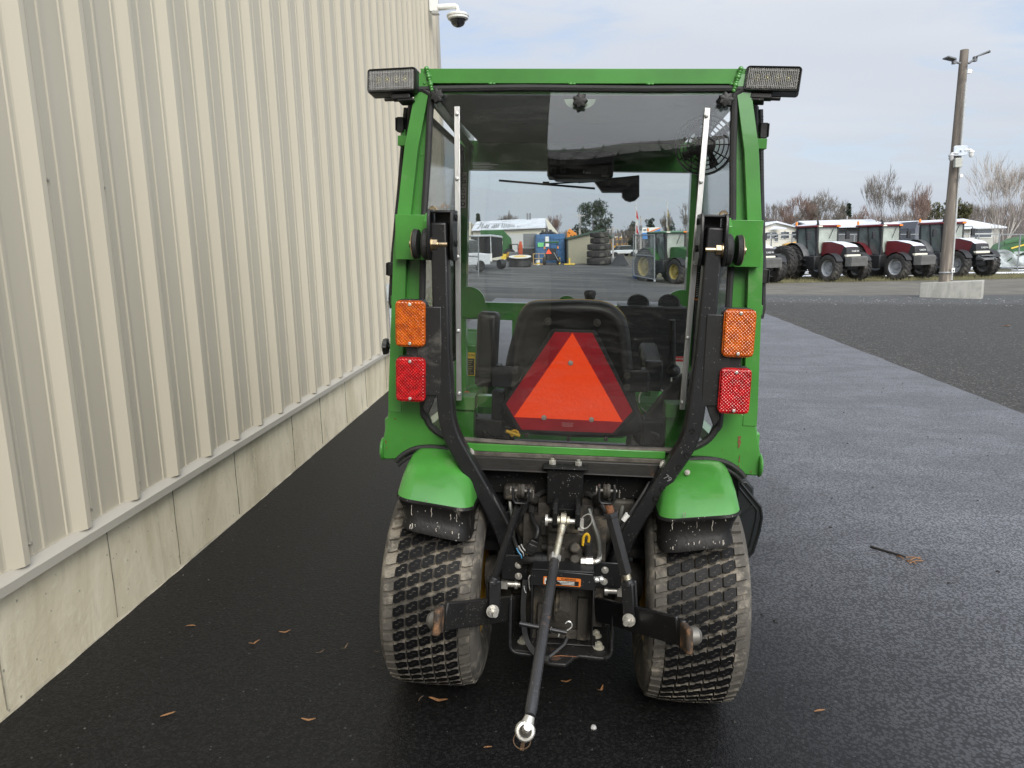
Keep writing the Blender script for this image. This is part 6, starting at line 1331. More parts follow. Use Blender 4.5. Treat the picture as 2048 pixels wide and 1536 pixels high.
m = MB(); m.bar((.22, -.25, .95), (.55, -.4, .35), .05, .03); m.build('link_arm', pm('far_pale', (.4, .4, .38), .5), mw)
m = MB(); m.box((.66, -.1, .3), (.12, .2, .5)); m.build('side_guard', YELLOWP, mw)
# yellow work platform, bucket pail, yellow stand, IBC cage
pf = thing('work_platform', 'tan steel work platform cage beside the small green tractor', 'platform', loc=spot(1078, 60)); m = MB(); TAN = pm('tan_steel', (.50, .33, .13), .5)
for x in (-.45, 0, .45): m.bar((x, 0, 0), (x, 0, .88), .05, .05)
for z in (.03, .5, .88): m.bar((-.47, 0, z), (.47, 0, z), .05, .05)
m.box((0, .4, .05), (.94, .8, .05)); m.build('cage', TAN, pf)
bp_ = thing('plastic_pail', 'white plastic pail with yellow band by the tan platform', 'pail', loc=spot(1076, 59.3)); m = MB(); m.lathe([(0, 0), (.13, 0), (.16, .38), (.14, .38), (.12, .05), (0, .05)], (0, 0, 0), (0, 0, 1), 14); m.build('pail', WHITE, bp_); m = MB(); m.lathe([(.143, .08), (.155, .2)], (0, 0, .0), (0, 0, 1), 14); m.build('band', YELLOWP, bp_)
ys_ = thing('jack_stand', 'yellow tee shaped stand on the ground near the shed', 'stand', loc=spot(1139, 60)); m = MB(); m.box((0, 0, .06), (.85, .3, .1)); m.box((.0, 0, .3), (.12, .12, .45)); m.build('frame', YELLOWP, ys_, bevel=.02)
ib = thing('storage_cage', 'grey wire caged tank standing on a dark pallet box', 'tank', loc=spot(1061, 68)); k = 68/F; m = MB(); m.box((0, .6, .65), (1.35, 1.2, 1.2)); m.build('base', FARBLACK, ib); m = MB(); m.box((0, .6, 1.9), (1.15, 1.1, 1.25)); m.build('tank', pm('tank_grey', (.22, .23, .23), .6), ib, bevel=.05); m = MB()
for i in range(8): m.bar((-.6+i*.172, -.02, 1.25), (-.6+i*.172, -.02, 2.55), .03, .03)
for i in range(6): m.bar((-.6, -.02, 1.28+i*.25), (.6, -.02, 1.28+i*.25), .03, .03)
m.build('cage', GALV, ib)
rd = thing('red_machine', 'orange red machine standing by the warehouse door', 'machine', loc=spot(1041, 72)); m = MB(); m.prism([V(-.25, 0, .0), V(.3, 0, .0), V(.25, 0, 1.2), V(.15, 0, 1.9), V(-.05, 0, 1.9), V(-.22, 0, 1.1)], (0, .6, 0)); m.box((0, .3, 1.5), (.5, .3, .15)); m.build('body', pm('orange_red', (.55, .09, .03), .5), rd, bevel=.04)
gm = thing('utility_vehicle', 'small grey utility vehicle parked by the warehouse wall', 'vehicle', loc=spot(1028, 71)); m = MB(); m.box((0, .4, .6), (.9, 1.4, .6)); m.build('body', FARGREY, gm, bevel=.05); m = MB(); m.box((0, .4, 1.6), (.85, 1.1, .08)); [m.bar((x, y, .8), (x, y, 1.6), .05, .05) for x in (-.4, .4) for y in (0, .9)]; m.build('canopy', FARBLACK, gm)
# round discs stack
ds = thing('disc_stack', 'round flat yellow and white disc on a dark stack in the yard', 'disc stack', loc=spot(1040, 56)); ds.rotation_euler = (math.radians(7.5), 0, 0); k = 56/F; r = 22*k; m = MB(); m.lathe([(0, 0), (r*.95, 0), (r*1.05, .15), (r*.95, .55), (r*.9, .72), (0, .72)], (0, 0, 0), (0, 0, 1), 32); m.build('stack', FARBLACK, ds); m = MB(); m.lathe([(0, .78), (r*.62, .78), (r*.62, .74)], (0, 0, 0), (0, 0, 1), 32); m.build('plate', pm('pale_yellow', (.70, .50, .12), .5), ds); m = MB(); m.lathe([(r*.62, .775), (r, .77), (r, .72), (r*.6, .72)], (0, 0, 0), (0, 0, 1), 40); m.build('rim', pm('pale_rim', (.75, .74, .70), .5), ds)
for q in range(30): a = 2*math.pi*q/30; m = MB(); m.box((r*.98*math.cos(a), r*.98*math.sin(a), .66), (.09, .09, .14), Matrix.Rotation(a, 3, 'Z')); m.build('tooth', FARBLACK, ds)
# green combine behind trailer
cg = thing('combine_harvester', 'green harvester partly hidden behind the black trailer', 'harvester', loc=spot(992, 72)); k = 72/F; m = MB(); z9 = zof(990, 458, 72)-cg.location.z
m.box((-.3, 1.5, z9*.8), (2.2, 3, z9*.35)); m.prism([V(.6, 0, z9*.25), V(1.7, 0, z9*.1), V(1.5, 0, z9*.7), V(.8, 0, z9*.95)], (0, 2, 0)); m.box((-.3, 1.5, z9*.4), (1.8, 2.5, z9*.5)); m.build('body', FARGREEN, cg, bevel=.05); m = MB(); m.lathe([(0, -.2), (.55, -.2), (.6, 0), (.55, .2), (0, .2)], (1.3, -.2, .6), (0, 1, 0), 18); wq = m.build('wheel', FARBLACK, cg); m = MB(); m.lathe([(0, 0), (.3, 0)], (1.3, -.42, .6), (0, -1, 0), 14); m.build('rim', YELLOW, wq); m = MB(); m.box((.75, -.3, .45), (.5, .4, .5)); m.build('counterweight', YELLOWP, cg)
# black enclosed trailer, white pickup
Y = 50; tl_ = thing('enclosed_trailer', 'black enclosed cargo trailer beside the white pickup truck', 'trailer', loc=spot(972, Y)); k = Y/F; ox = tl_.location.x; zb = tl_.location.z; X4 = lambda px, y=Y: at(px, 500, y).x-ox; z4 = lambda py: zof(972, py, Y)-zb
m = MB(); m.prism([V(X4(941), 1.2, z4(511)), V(X4(982), 0, z4(517)), V(X4(1004), 3.2, z4(514)), V(X4(1004), 3.2, z4(474)), V(X4(982), 0, z4(473)), V(X4(941), 1.2, z4(472))], (0, 2.2, 0)); m.build('body', pm('trailer_black', (.02, .021, .023), .35, spec=.6), tl_, bevel=.04); m = MB(); m.tube([V(X4(939), 1.1, z4(471)), V(X4(982), -.06, z4(472)), V(X4(1005), 3.1, z4(474))], .05, 6); m.tube([V(X4(982), -.06, z4(472)), V(X4(982), -.06, z4(516))], .03, 6); m.build('edge_rail', pm('rail_grey', (.5, .52, .52), .4), tl_)
m = MB(); m.prism([V(X4(941), 1.1, z4(471)), V(X4(982), -.1, z4(471.5)), V(X4(1004), 3.1, z4(473)), V(X4(985), 4, z4(470))], (0, 0, .08)); m.build('roof_snow', ROOFSNOW, tl_); m = MB(); m.box((X4(975), -.5, z4(515)), (.6, .8, .5)); m.build('stone_guard', LABEL, tl_)
for yy in (1.6, 2.2): m = MB(); m.lathe([(0, -.1), (.3, -.1), (.33, 0), (.3, .1), (0, .1)], (X4(999)+.25*(yy-1.6), yy, .33), (.8, .6, 0), 14); m.build('wheel', FARBLACK, tl_)
car('pickup_truck', 'white snow covered pickup truck behind the wire gate', 897, 44, 5.6, 2.0, 1.85, pm('white_truck', (.62, .64, .66), .4), 235)
# gates of wire panel
def gate(label, pts, Y0, Y1, group):
    t = thing('wire_gate', label, 'gate', loc=spot(pts[0][0], Y0), group=group); o = Vector(t.location); (xa, ta, ba), (xb, tb, bb) = pts
    A0, A1, B0, B1 = at(xa, ba, Y0)-o, at(xa, ta, Y0)-o, at(xb, bb, Y1)-o, at(xb, tb, Y1)-o
    m = MB()
    for p, q in ((A0, A1), (B0, B1), (A0, B0), (A1, B1), (A0.lerp(A1, .52), B0.lerp(B1, .52))): m.cyl(p, q, .032, n=6)
    m.build('frame', GALV, t); m = MB(); N = 22
    for i in range(1, N): m.cyl(A0.lerp(B0, i/N), A1.lerp(B1, i/N), .005, n=3)
    for i in range(1, N): m.cyl(A0.lerp(A1, i/N), B0.lerp(B1, i/N), .005, n=3)
    ob = m.build('wire_mesh', GALV, t, smooth=0); ob['kind'] = 'stuff'; m = MB(); c = B0; m.lathe([(0, -.04), (.08, -.04), (.08, .04), (0, .04)], c+V(0, 0, -.08), (1, 0, 0), 12); m.build('caster', GALV, t)
gate('open wire mesh gate leaf left of the yard, before the white pickup', ((900, 470, 552), (957, 474, 556)), 36, 38, 'wire gate leaves of the yard')
gate('open wire mesh gate leaf right of the yard, before blue bins', ((1267, 470, 551), (1309, 470, 559)), 40, 36, 'wire gate leaves of the yard')
bb_ = thing('blue_bin', 'blue plastic bin behind the right wire gate leaf', 'bin', loc=spot(1287, 43)); m = MB(); m.box((0, .5, .55), (.95, .9, 1.1)); m.build('bin', pm('bin_blue', (.03, .09, .22), .5), bb_, bevel=.05); m = MB(); m.box((0, .5, 1.13), (1.0, .95, .06)); m.build('lid', FARGREY, bb_, bevel=.02)
# bus, white car, billboard, flags, poles
bs = thing('school_bus', 'yellow school bus with a snowy roof far behind the shed', 'bus', loc=spot(1240, 130)); k = 130/F; zb = bs.location.z; w = 36*k; z5 = lambda py: zof(1240, py, 130)-zb
m = MB(); m.box((0, 1.2, (z5(478)+.6)/2+.2), (w, 2.4, z5(478)-.4)); m.build('body', pm('bus_yellow', (.75, .38, .03), .5), bs, bevel=.1); m = MB(); m.box((0, 1.2, z5(475.5)), (w, 2.3, .45)); m.build('roof', WHITE, bs, bevel=.1); m = MB(); m.box((.1, -.02, z5(483)), (w*.8, .08, .5)); m.build('window', FARGREY, bs)
for x in (-.35, .35): m = MB(); m.lathe([(0, -.1), (.45, -.1), (.5, 0), (0, .1)], (x*w, -.02, .5), (0, 1, 0), 14); m.build('wheel', FARBLACK, bs)
car('parked_car', 'white car parked in front of the yellow school bus', 1242, 110, 4.5, 1.8, 1.5, pm('white_car', (.6, .62, .64), .4), 200)
bi = thing('billboard', 'blue and white billboard with an orange stripe beyond the fence', 'billboard', loc=spot(1302, 85)); k = 85/F; zb = bi.location.z; w = 35*k; za, zc_ = zof(1302, 478, 85)-zb, zof(1302, 455, 85)-zb; hh = zc_-za
m = MB(); m.box((0, .06, (za+zc_)/2), (w, .10, hh)); bd = m.build('panel', WHITE, bi)
m = MB(); m.prism([V(-w/2, 0, za), V(w/2, 0, za), V(w/2, 0, zc_-.12*hh), V(w*.1, 0, za+hh*.62), V(-w/2, 0, za+hh*.55)], (0, -.02, 0)); m.build('blue_field', pm('sign_blue', (.05, .22, .55), .5, var=.25, vscale=1), bd, smooth=0)
m = MB(); m.prism([V(-w*.2, -.03, za+hh*.60), V(w*.1, -.03, za+hh*.66), V(w/2, -.03, zc_-.10*hh), V(w/2, -.03, zc_-.02*hh), V(w*.05, -.03, za+hh*.76)], (0, -.01, 0)); m.build('orange_stripe', ORANGEP, bd, smooth=0)
m = MB(); m.box((-w*.36, -.03, zc_-hh*.2), (w*.16, .02, hh*.13)); m.build('logo', FARGREY, bd)
for x in (-.4, .4): m = MB(); m.bar((x*w, .15, 0), (x*w, .15, zc_), .12, .12); m.build('post', FARGREY, bi)
for px, pyt, Y, cols, lab in ((1271.5, 410, 90, ((.60, .02, .02), (.7, .68, .66), (.60, .02, .02)), 'white flagpole with limp red and white flags'), (1333, 407, 90, ((.35, .28, .12), (.12, .12, .10), (.35, .30, .2)), 'flagpole with a limp dark and tan flag')):
    fp = thing('flagpole', lab, 'flagpole', loc=spot(px, Y)); zt_ = zof(px, pyt, Y)-fp.location.z; m = MB(); m.cyl((0, 0, 0), (0, 0, zt_), .07, .045, n=8); m.ball((0, 0, zt_+.05), .09, 5); m.build('pole', pm('pole_white', (.6, .6, .58), .5), fp)
    for q, c in enumerate(cols):
        m = MB(); za = zt_-.6-q*.85; m.grid(lambda u, v: V(.05+.26*u*(.5+.5*v), .10*math.sin(u*7+v*4), za-.85*v-.25*u), 8, 6); m.build('flag', pm('flag_%d_%d' % (int(px), q), c, .8), fp)
for px, pyt, Y, lab in ((1160, 425, 95, 'thin pale utility pole in front of the big pine'), (1226, 452, 95, 'short pale utility pole right of the big pine'), (1281, 432, 95, 'pale utility pole right of the flagpole'), (1690, 432, 80, 'distant utility pole by the spruce trees')):
    t = thing('distant_pole', lab, 'utility pole', loc=spot(px, Y), group='distant utility poles'); zt_ = zof(px, pyt, Y)-t.location.z; m = MB(); m.cyl((0, 0, 0), (0, 0, zt_), .12, .08, n=8); m.build('pole', pm('pale_pole', (.42, .40, .38), .7), t); m = MB(); m.box((0, -.1, zt_*.72), (.35, .25, .6)); m.build('transformer', FARGREY, t, bevel=.05); m = MB(); m.box((0, 0, zt_-.4), (1.4, .08, .1)); m.build('crossarm', pm('pale_pole', (.42, .40, .38), .7), t)
oa = thing('orange_boom', 'orange machine boom rising behind the blue container', 'machine', loc=spot(1142, 72)); zt_ = zof(1138, 461, 72)-oa.location.z; z2 = zof(1150, 469, 72)-oa.location.z; k = 72/F; m = MB(); m.bar((-5*k, 0, zt_), (9*k, 0, z2-.1), .3, .45); m.bar((9*k, 0, z2), (2*k, 0, .3), .3, .4); m.box((-4*k, 0, zt_*.75), (.3, .3, 1.2)); m.box((0, .5, .4), (1.4, 1.2, .8)); m.build('boom', pm('boom_orange', (.70, .24, .03), .5), oa, bevel=.04)
# marker stake by the building corner
b = on_ground(927, 692); mk = thing('marker_stake', 'thin red and white snow marker stake seen through the cab', 'marker stake', loc=b); tpz = at(935, 523, b.y); tx = tpz-b
for i in range(3):
    cuts = (0, .64, .90, 1.0) if False else (0, .66, .89, 1.0); m = MB(); m.cyl(tx*cuts[i], tx*cuts[i+1], .013, n=8); m.build('stripe', [pm('stake_red', (.60, .03, .03), .5), pm('stake_white', (.75, .72, .68), .5), pm('stake_red', (.60, .03, .03), .5)][i], mk)
# ---- behind the camera: the low store whose roof line shows in the glass
ls = thing('low_store', 'long dark low building with a ribbed metal roof behind the viewer', 'building', loc=(-7.0, -22.6, gz(6, -14)))
DK = pm('dark_store_wall', (.10, .11, .12), .6)
m = MB(); m.box((19, -5, 3.5), (36, 10, 8.0)); m.build('wall', DK, ls, smooth=0); m = MB(); m.prism([V(.6, .6, 7.5), V(.6, .6, 7.7), V(.6, -5, 9.4), V(.6, -10.6, 7.7), V(.6, -10.6, 7.5)], (37, 0, 0)); rfs = m.build('roof', FARGREY, ls, smooth=0)
m = MB(); m.bar((0, .62, 7.72), (0, -5, 9.42), .06, .08); rm_ = m.mesh('roof_rib', FARGREY, 0)
for i in range(46): place(rm_, 'roof_rib', rfs, Matrix.Translation((.9+i*.8, 0, 0)))
# ---- trees
BARK = pm('grey_bark', (.13, .115, .10), .9, var=.3, vscale=4)
BARKR = pm('reddish_twigs', (.17, .115, .095), .9, var=.3, vscale=2)
BIRCHT = pm('birch_twigs', (.30, .265, .235), .85, var=.25, vscale=2)
BIRCH = pm('birch_bark', (.50, .47, .43), .8, var=.25, vscale=3)
def bare_tree(name, label, px, pytop, Y, wpx, mat, seed, group, multi=1, depth=7, tr0=.16, up_=.35, fan=.55):
    R = random.Random(seed); t = thing(name, label, 'tree', loc=spot(px, Y), group=group); H = zof(px, pytop, Y)-t.location.z; wid = wpx*Y/F
    tm = MB(); cm = MB()
    def grow(p, d, L, r, lev):
        q = p; segs = 3 if lev < 3 else 2; pts = [p]; rs = [r]
        for i in range(segs):
            d = (d+V(R.gauss(0, .10), R.gauss(0, .10), R.gauss(.03, .06))).normalized(); q = q+d*L/segs; pts.append(q); rs.append(r*(1-.35*(i+1)/segs))
        if lev < 2: tm.tube(pts, rs, 7 if lev == 0 else 5, caps=False)
        elif lev < 4: cm.tube(pts, rs, 3, caps=False)
        else:
            x = V(1, 0, 0) if abs(d.x) < .7 else V(0, 0, 1); w = max(rs[0]*.8, .011); cm.add([pts[0]-x*w, pts[0]+x*w, pts[-1]+x*w*.4, pts[-1]-x*w*.4], [(0, 1, 2, 3)])
        if lev >= depth: return
        nb = R.choice([2, 3, 3]) if lev < depth-1 else 4
        for k in range(nb):
            az = R.uniform(0, 6.28); sp = R.uniform(.35, 1)*fan; nd = (d+V(math.cos(az), math.sin(az), 0)*sp+V(0, 0, up_*.4)).normalized(); at_ = pts[-1] if k == 0 or R.random() < .5 else pts[-2].lerp(pts[-1], R.random())
            grow(at_, nd, L*R.uniform(.70, .95), rs[-1]*.68, lev+1)
    for k in range(multi):
        az = R.uniform(0, 6.28); lean = 0 if multi == 1 else .42; grow(V(0, 0, -.1), V(lean*math.cos(az), lean*math.sin(az), 1).normalized(), H*.20, tr0*H/9, 0)
    a = np.array(tm.v+cm.v); sz = H/np.percentile(a[:, 2], 96.5); xr = max(np.percentile(abs(a[:, 0]), 95), .1); sx = min(2.2, max(.55, wid/2/xr))
    for b_ in (tm, cm): b_.v = [(x*sx, y*sx, z*sz) for x, y, z in b_.v]
    tm.build('trunk', mat, t, smooth=50); cm.build('crown', BIRCHT if mat is BIRCH else BARKR if seed % 3 == 0 else BARK, t, smooth=0); return t
BT = 'bare trees standing beyond the yard'
for i, (px, pyt, Y, w, lab) in enumerate([(1549, 409, 95, 44, 'small bare tree just above the white house gable'), (1592, 400, 92, 60, 'spreading bare tree above the dual wheeled red tractor'), (1636, 391, 90, 62, 'taller bare tree left of the spruces'), (1785, 354, 74, 86, 'large bare fan shaped tree above the second red tractor'), (1812, 385, 76, 60, 'dense bare tree left of the olive cedars'),
        (1365, 416, 100, 42, 'bare tree seen through the cab above the green tractor'), (1320, 430, 105, 40, 'bare tree seen through the cab beside the tan flag'), (1113, 436, 110, 30, 'thin bare tree behind the warehouse gable'), (1245, 455, 110, 40, 'low bare tree above the school bus'), (1008, 431, 115, 40, 'bare bushy tree behind the warehouse roof'), (1570, 416, 98, 40, 'low rounded bare tree between the house gable and the spreading tree'), (1613, 402, 96, 46, 'bare tree standing between the two tallest trees above the first red tractor'), (1665, 410, 94, 44, 'bare tree close to the left side of the spruces'), (1722, 418, 92, 56, 'broad low bare tree right of the spruces'), (2040, 398, 90, 50, 'bare tree behind the white birch at right edge'), (1955, 410, 92, 60, 'reddish bare tree left of the white birch')]):
    bare_tree('bare_tree', lab, px, pyt, Y, w, BARK, 11+i, BT, multi=2 if i in (3, 4) else 1, fan=.42 if i == 3 else .6, up_=.6 if i == 3 else .35)
bare_tree('birch_tree', 'white barked birch clump behind the fence at right', 1995, 326, 57, 125, BIRCH, 43, None, multi=6, depth=5, tr0=.075, fan=.5)
NEED = pm('pine_needles', (.045, .062, .035), .8, var=.4, vscale=.8)
SPR = pm('spruce_needles', (.03, .05, .032), .8, var=.4, vscale=.8)
CEDAR = pm('cedar_leaves', (.085, .085, .032), .8, var=.4, vscale=.8)
def conifer(name, label, px, pyt, Y, wpx, seed, mat, group, style='spruce', pyb=None):
    R = random.Random(seed); t = thing(name, label, 'tree', loc=spot(px, Y), group=group); H = zof(px, pyt, Y)-t.location.z; wd = wpx*Y/F/2
    m = MB(); m.tube([V(0, 0, -.1), V(.05, 0, H*.5), V(0, 0, H*.97)], [H*.022, H*.014, .02], 7); m.build('trunk', BARK, t); c = MB()
    N = {'spruce': 2600, 'pine': 11000, 'cedar': 4200}[style]; clumps = []
    if style == 'pine':
        for i in range(80): a = R.uniform(0, 6.28); h = R.uniform(.16, .98); rr = wd*math.sqrt(max(.02, 1-((h-.38)/.64)**2))*R.uniform(.35, .95); clumps.append((V(rr*math.cos(a), rr*math.sin(a)*.8, h*H), wd*R.uniform(.14, .27)))
    elif style == 'cedar':
        for i in range(26): h = R.uniform(.15, .95); a = R.uniform(0, 6.28); rr = wd*(1-h*.55)*R.uniform(.2, .8); clumps.append((V(rr*math.cos(a), rr*math.sin(a), h*H), wd*R.uniform(.25, .42)))
    for i in range(N):
        if style == 'spruce':
            h = R.random()**.8; h = 1-(1-h)*.95; lay = h; rr = wd*(1-lay)**.85*R.uniform(.2, 1); a = R.uniform(0, 6.28); rr *= .72+.28*math.sin(h*60+math.sin(a*3)*2); p = V(rr*math.cos(a), rr*math.sin(a), H*(lay*.97+.03)-rr*.2); s = .14+.10*R.random()
            d = V(math.cos(a), math.sin(a), -.25)
        else:
            cc_, cr = R.choice(clumps); u = V(R.gauss(0, 1), R.gauss(0, 1), R.gauss(0, .75)).normalized(); p = cc_+u*cr*R.uniform(.55, 1.05); d = (u+V(0, 0, .35 if style == 'cedar' else .15)).normalized(); s = .13*H/9+.08*R.random()
        x = d.cross(V(R.gauss(0, 1), R.gauss(0, 1), R.gauss(0, 1))).normalized()*s*.45
        c.add([p-x, p+x, p+d*s*1.5], [(0, 1, 2)])
    c.build('crown', mat, t, smooth=0)
conifer('pine_tree', 'broad dark pine tree seen through the cab', 1186, 406, 120, 84, 3, NEED, None, 'pine')
CN = 'evergreen trees beyond the yard'
for i, (px, pyt, Y, w, st, mt, lab) in enumerate([(959, 427, 105, 17, 'spruce', SPR, 'small dark conifer behind the warehouse roof left end'), (1680, 412, 96, 15, 'spruce', SPR, 'shorter dark spruce of the pair above the grey shed'), (1692, 407, 95, 22, 'spruce', SPR, 'taller dark spruce of the pair above the grey shed'), (1840, 402, 86, 46, 'cedar', CEDAR, 'olive cedar at the left of the cedar row'), (1866, 404, 84, 48, 'cedar', CEDAR, 'olive cedar left of the wooden pole'), (1893, 398, 86, 44, 'cedar', CEDAR, 'olive cedar behind the wooden pole'), (1920, 402, 85, 44, 'cedar', CEDAR, 'olive cedar right of the wooden pole'), (1300, 436, 110, 26, 'cedar', SPR, 'dark evergreen behind the billboard left side'), (1338, 440, 110, 30, 'cedar', SPR, 'dark evergreen behind the tan flag'), (1264, 438, 112, 22, 'cedar', NEED, 'dark evergreen left of the red flag')]):
    conifer('evergreen_tree', lab, px, pyt, Y, w, 60+i, mt, CN, st)
# far woods as one mass of twigs
bw = MB(); R = random.Random(5)
for i in range(24000):
    px = R.uniform(500, 2500); Y = R.uniform(112, 150); p = at(px, 500, Y); top = 456-14*mnoise.noise(V(px*.012, 1, 0))-8*mnoise.noise(V(px*.05, 4, 0)) if px < 1500 else 420-10*mnoise.noise(V(px*.01, 1, 0))-9*mnoise.noise(V(px*.06, 4, 0)); top = top if not 1920 < px < 2200 else top-22
    zg = gz(p.x, min(p.y, 115)); H = zof(px, top, Y)-zg; h0 = R.random()*.8*H; L = R.uniform(.15, .35)*H; dx = R.gauss(0, .25)*L; w = R.uniform(.03, .10)
    bw.add([V(p.x-w, p.y, zg+h0), V(p.x+w, p.y, zg+h0), V(p.x+dx, p.y+R.gauss(0, .3), min(zg+h0+L, zg+H*R.uniform(.8, 1.02)))], [(0, 1, 2)])
tag(bw.build('distant_woods', pm('far_woods', (.135, .115, .105), .95, var=.35, vscale=.15), smooth=0), 'brown leafless woods along the horizon', kind='stuff')
hl = MB(); hl.v = []
xsn = np.linspace(-260, 420, 90)
for x in xsn: zz_ = gz(float(np.clip(x, -60, 70)), 110); hl.v += [(x, 165, zz_-1), (x, 168, zz_+1.9+1.6*mnoise.noise(V(x*.03, 0, 0))), (x, 230, zz_+3.0+1.5*mnoise.noise(V(x*.02, 3, 0)))]
hl.f = [(3*i+j, 3*i+3+j, 3*i+4+j, 3*i+1+j) for i in range(len(xsn)-1) for j in range(2)]; hl.m = [0]*len(hl.f)
tag(hl.build('hills', pm('far_hill_woods', (.10, .085, .078), .95, var=.4, vscale=.3)), 'low wooded rise on the horizon', kind='structure')
# ================================================================ small things on the paving
def gp(px, py): p = on_ground(px, py); return V(p.x, p.y, gz(p.x, p.y)+TRZ)
LEAFM = pm('dry_leaf', (.27, .135, .055), .7, var=.35, vscale=90)
LEAFD = pm('dull_leaf', (.16, .11, .07), .8, var=.35, vscale=90)
leaves = [((372, 1254), (392, 1253), 'narrow tan leaf on the paving nearest the concrete base', 0), ((558, 1268), (582, 1264), 'pale tan curled leaf left of the tractor wheel', 0), ((498, 1294), (520, 1287), 'orange tan leaf just left of the pale curled one', 0), ((321, 1435), (352, 1425), 'curved orange leaf low at the left of the photo', 0), ((603, 1442), (632, 1442), 'split tan leaf at bottom left of the left wheel', 0),
          ((858, 1403), (896, 1407), 'curled brown leaf directly below the left rear wheel', 0), ((837, 1404), (846, 1394), 'tiny brown leaf beside the curled brown leaf', 1), ((1122, 1367), (1143, 1364), 'orange sliver of leaf right of the top link', 0), ((1196, 1388), (1206, 1377), 'thin upright orange sliver inside the right wheel', 0), ((967, 1497), (984, 1495), 'small rusty leaf left of the top link end', 0), ((633, 1310), (650, 1303), 'grey twig fragment left of the left wheel', 1), ((682, 1304), (697, 1293), 'thin grey twig close to the left wheel', 1), ((1628, 1425), (1650, 1421), 'tan leaf on the paving at lower right', 0), ((748, 1306), (760, 1305), 'brown leaf touching the left wheel outer side', 1), ((2005, 653), (2020, 652), 'tan leaf lying on the far gravel at right', 0)]
for i, (a, b, lab, dull) in enumerate(leaves):
    A, B = gp(*a), gp(*b); d = B-A; L = d.length; d.normalize(); s = V(-d.y, d.x, 0); o = thing('fallen_leaf', lab, 'leaf', loc=A.lerp(B, .5), group='dry leaves and twigs on the paving'); m = MB(); R = random.Random(i); wd = L*(.10 if not dull else .05); bend = R.uniform(-.12, .12)
    def fn(u, v): x = (u-.5)*L; w = wd*math.sin(math.pi*min(1, u*.93+.06))**.8; return d*x+s*((v-.5)*2*w+bend*L*math.sin(u*3.1))+V(0, 0, .004+abs(v-.5)*w*1.0+.012*abs(u-.5)*(i % 3))
    m.grid(fn, 10, 4); ob = m.build('blade', LEAFD if dull else LEAFM, o); ob.modifiers.new('thick', 'SOLIDIFY').thickness = .0008
# twig with needles
tw = thing('broken_twig', 'broken dark twig with dry orange needles on the paving at right', 'twig', loc=gp(1785, 1105)); o0 = Vector(tw.location)
P = [gp(*q)-o0 for q in ((1741, 1095), (1760, 1101), (1785, 1108), (1811, 1116))]; m = MB(); m.tube([p+V(0, 0, .006) for p in P], [.006, .0055, .0055, .004], 7); m.build('stem', pm('dark_twig', (.02, .016, .013), .7), tw)
m = MB(); R = random.Random(2)
for a, b in (((1812, 1116), (1843, 1121)), ((1815, 1125), (1840, 1117)), ((1812, 1122), (1832, 1130)), ((1818, 1128), (1846, 1124)), ((1793, 1114), (1808, 1121))):
    A, B = gp(*a)-o0, gp(*b)-o0; m.tube([A+V(0, 0, .004), A.lerp(B, .5)+V(0, 0, .012), B+V(0, 0, .006)], .0028, 5)
m.build('needles', LEAFM, tw)['kind'] = 'stuff'
st = MB(); c = gp(1187, 1458); ob = MB(); ob.lathe([(0, 0), (.008, .001), (.010, .006), (.006, .012), (0, .013)], (0, 0, 0), (0, 0, 1), 6); o = ob.build('pebble', pm('pale_stone', (.45, .44, .43), .8), smooth=0); o.location = c; tag(o, 'pale grey pebble on the black paving right of the top link end', 'pebble')
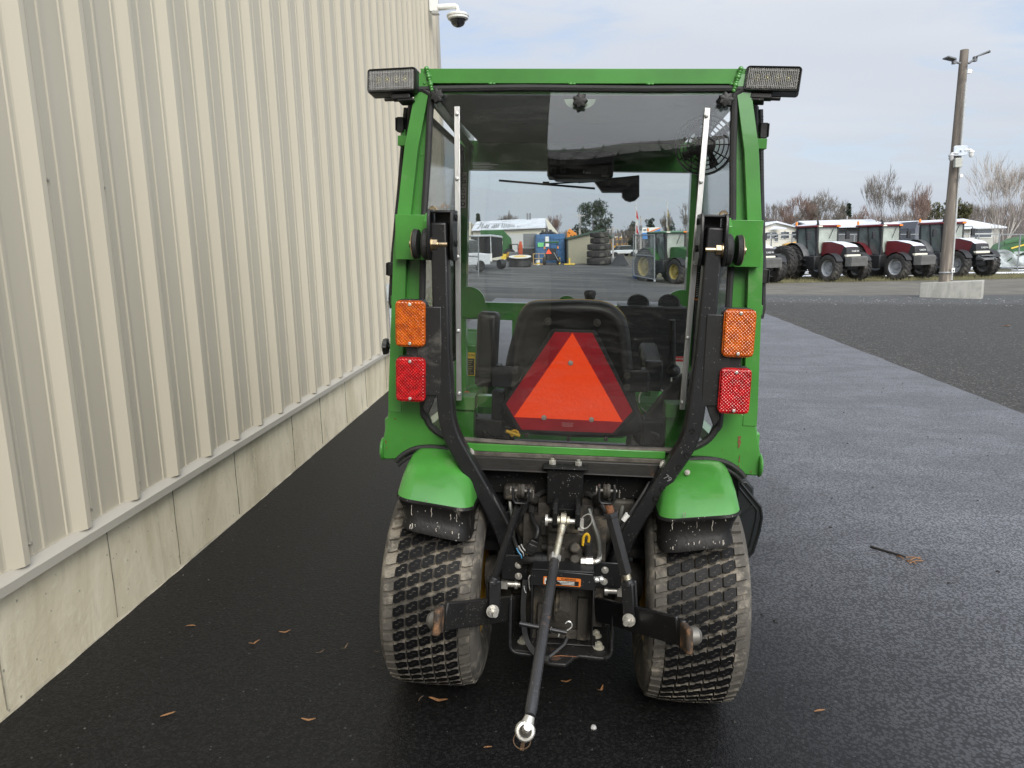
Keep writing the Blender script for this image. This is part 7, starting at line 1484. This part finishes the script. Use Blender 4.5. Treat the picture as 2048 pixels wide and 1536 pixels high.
# loose grit on the paving, gravel at its edge
ico = [(0, 0, 1), (.9, 0, .1), (.28, .85, .1), (-.72, .53, .1), (-.72, -.53, .1), (.28, -.85, .1), (0, 0, -.4)]; icf = [(0, 1, 2), (0, 2, 3), (0, 3, 4), (0, 4, 5), (0, 5, 1), (6, 2, 1), (6, 3, 2), (6, 4, 3), (6, 5, 4), (6, 1, 5)]
def scatter(name, label, n, fn, rmin, rmax, mat, seed):
    R = random.Random(seed); pts = [fn(R) for _ in range(n)]; Z = gz_np([p[0] for p in pts], [p[1] for p in pts]); m = MB()
    for (x, y), z in zip(pts, Z):
        r = rmin+(rmax-rmin)*R.random()**3; a = R.uniform(0, 6.28); ca, sa = math.cos(a), math.sin(a); e = R.uniform(.6, 1.3)
        m.add([(x+r*(u*ca*e-v*sa), y+r*(u*sa*e+v*ca), z+TRZ+r*w*.7) for u, v, w in ico], icf)
    tag(m.build(name, mat, smooth=0), label, kind='stuff')
def on_apron(R):
    v = -1.6+R.random()**1.5*14; u = R.uniform(.03, 1)*edge_u(v); p = wl(v, u, 0); return (p.x, p.y)
scatter('loose_grit', 'pale grit scattered over the black paving', 420, on_apron, .0005, .0021, pm('grit', (.15, .145, .135), .7, var=.5, vscale=8), 4)
def near_wall(R): v = -1.5+R.random()*10; u = .02+.35*R.random()**2; p = wl(v, u, 0); return (p.x, p.y)
scatter('wall_foot_grit', 'pale grit gathered along the concrete base', 260, near_wall, .0008, .005, pm('grit', (.15, .145, .135), .7, var=.5, vscale=8), 5)
scatter('dark_grit', 'dark asphalt crumbs on the paler paving', 420, lambda R: (lambda v: (lambda p: (p.x, p.y))(wl(v, edge_u(v)*R.uniform(.35, 1.0), 0)))(R.uniform(0, 13)), .002, .013, pm('dark_crumb', (.012, .012, .012), .7), 6)
def edge_g(R): v = R.uniform(0, 17); u = edge_u(v)+abs(R.gauss(0, .5))+.0; p = wl(v, u, 0); return (p.x, p.y)
scatter('edge_gravel', 'dark gravel along the paving edge', 9000, edge_g, .003, .012, pm('dark_gravel', (.11, .107, .102), .8, var=.6, vscale=5), 7)
def yard_g(R): y = R.uniform(5, 24); x = 4.5+R.random()*16; return (x, y)
scatter('yard_gravel', 'dark loose gravel covering the yard', 26000, lambda R: (lambda q: q if (V(q[0], q[1], 0)-wp0).dot(wn) > edge_u((V(q[0], q[1], 0)-wp0).dot(wt))+.05 else (q[0]+3, q[1]))(yard_g(R)), .004, .015, pm('dark_gravel', (.085, .083, .08), .8, var=.6, vscale=5), 8)
def pale_g(R): return (R.uniform(5, 17), R.gauss(22.8, 1.0))
scatter('pale_gravel', 'pale crushed stone across the yard before the concrete block', 600, pale_g, .008, .035, pm('crushed_stone', (.24, .24, .235), .8), 9)
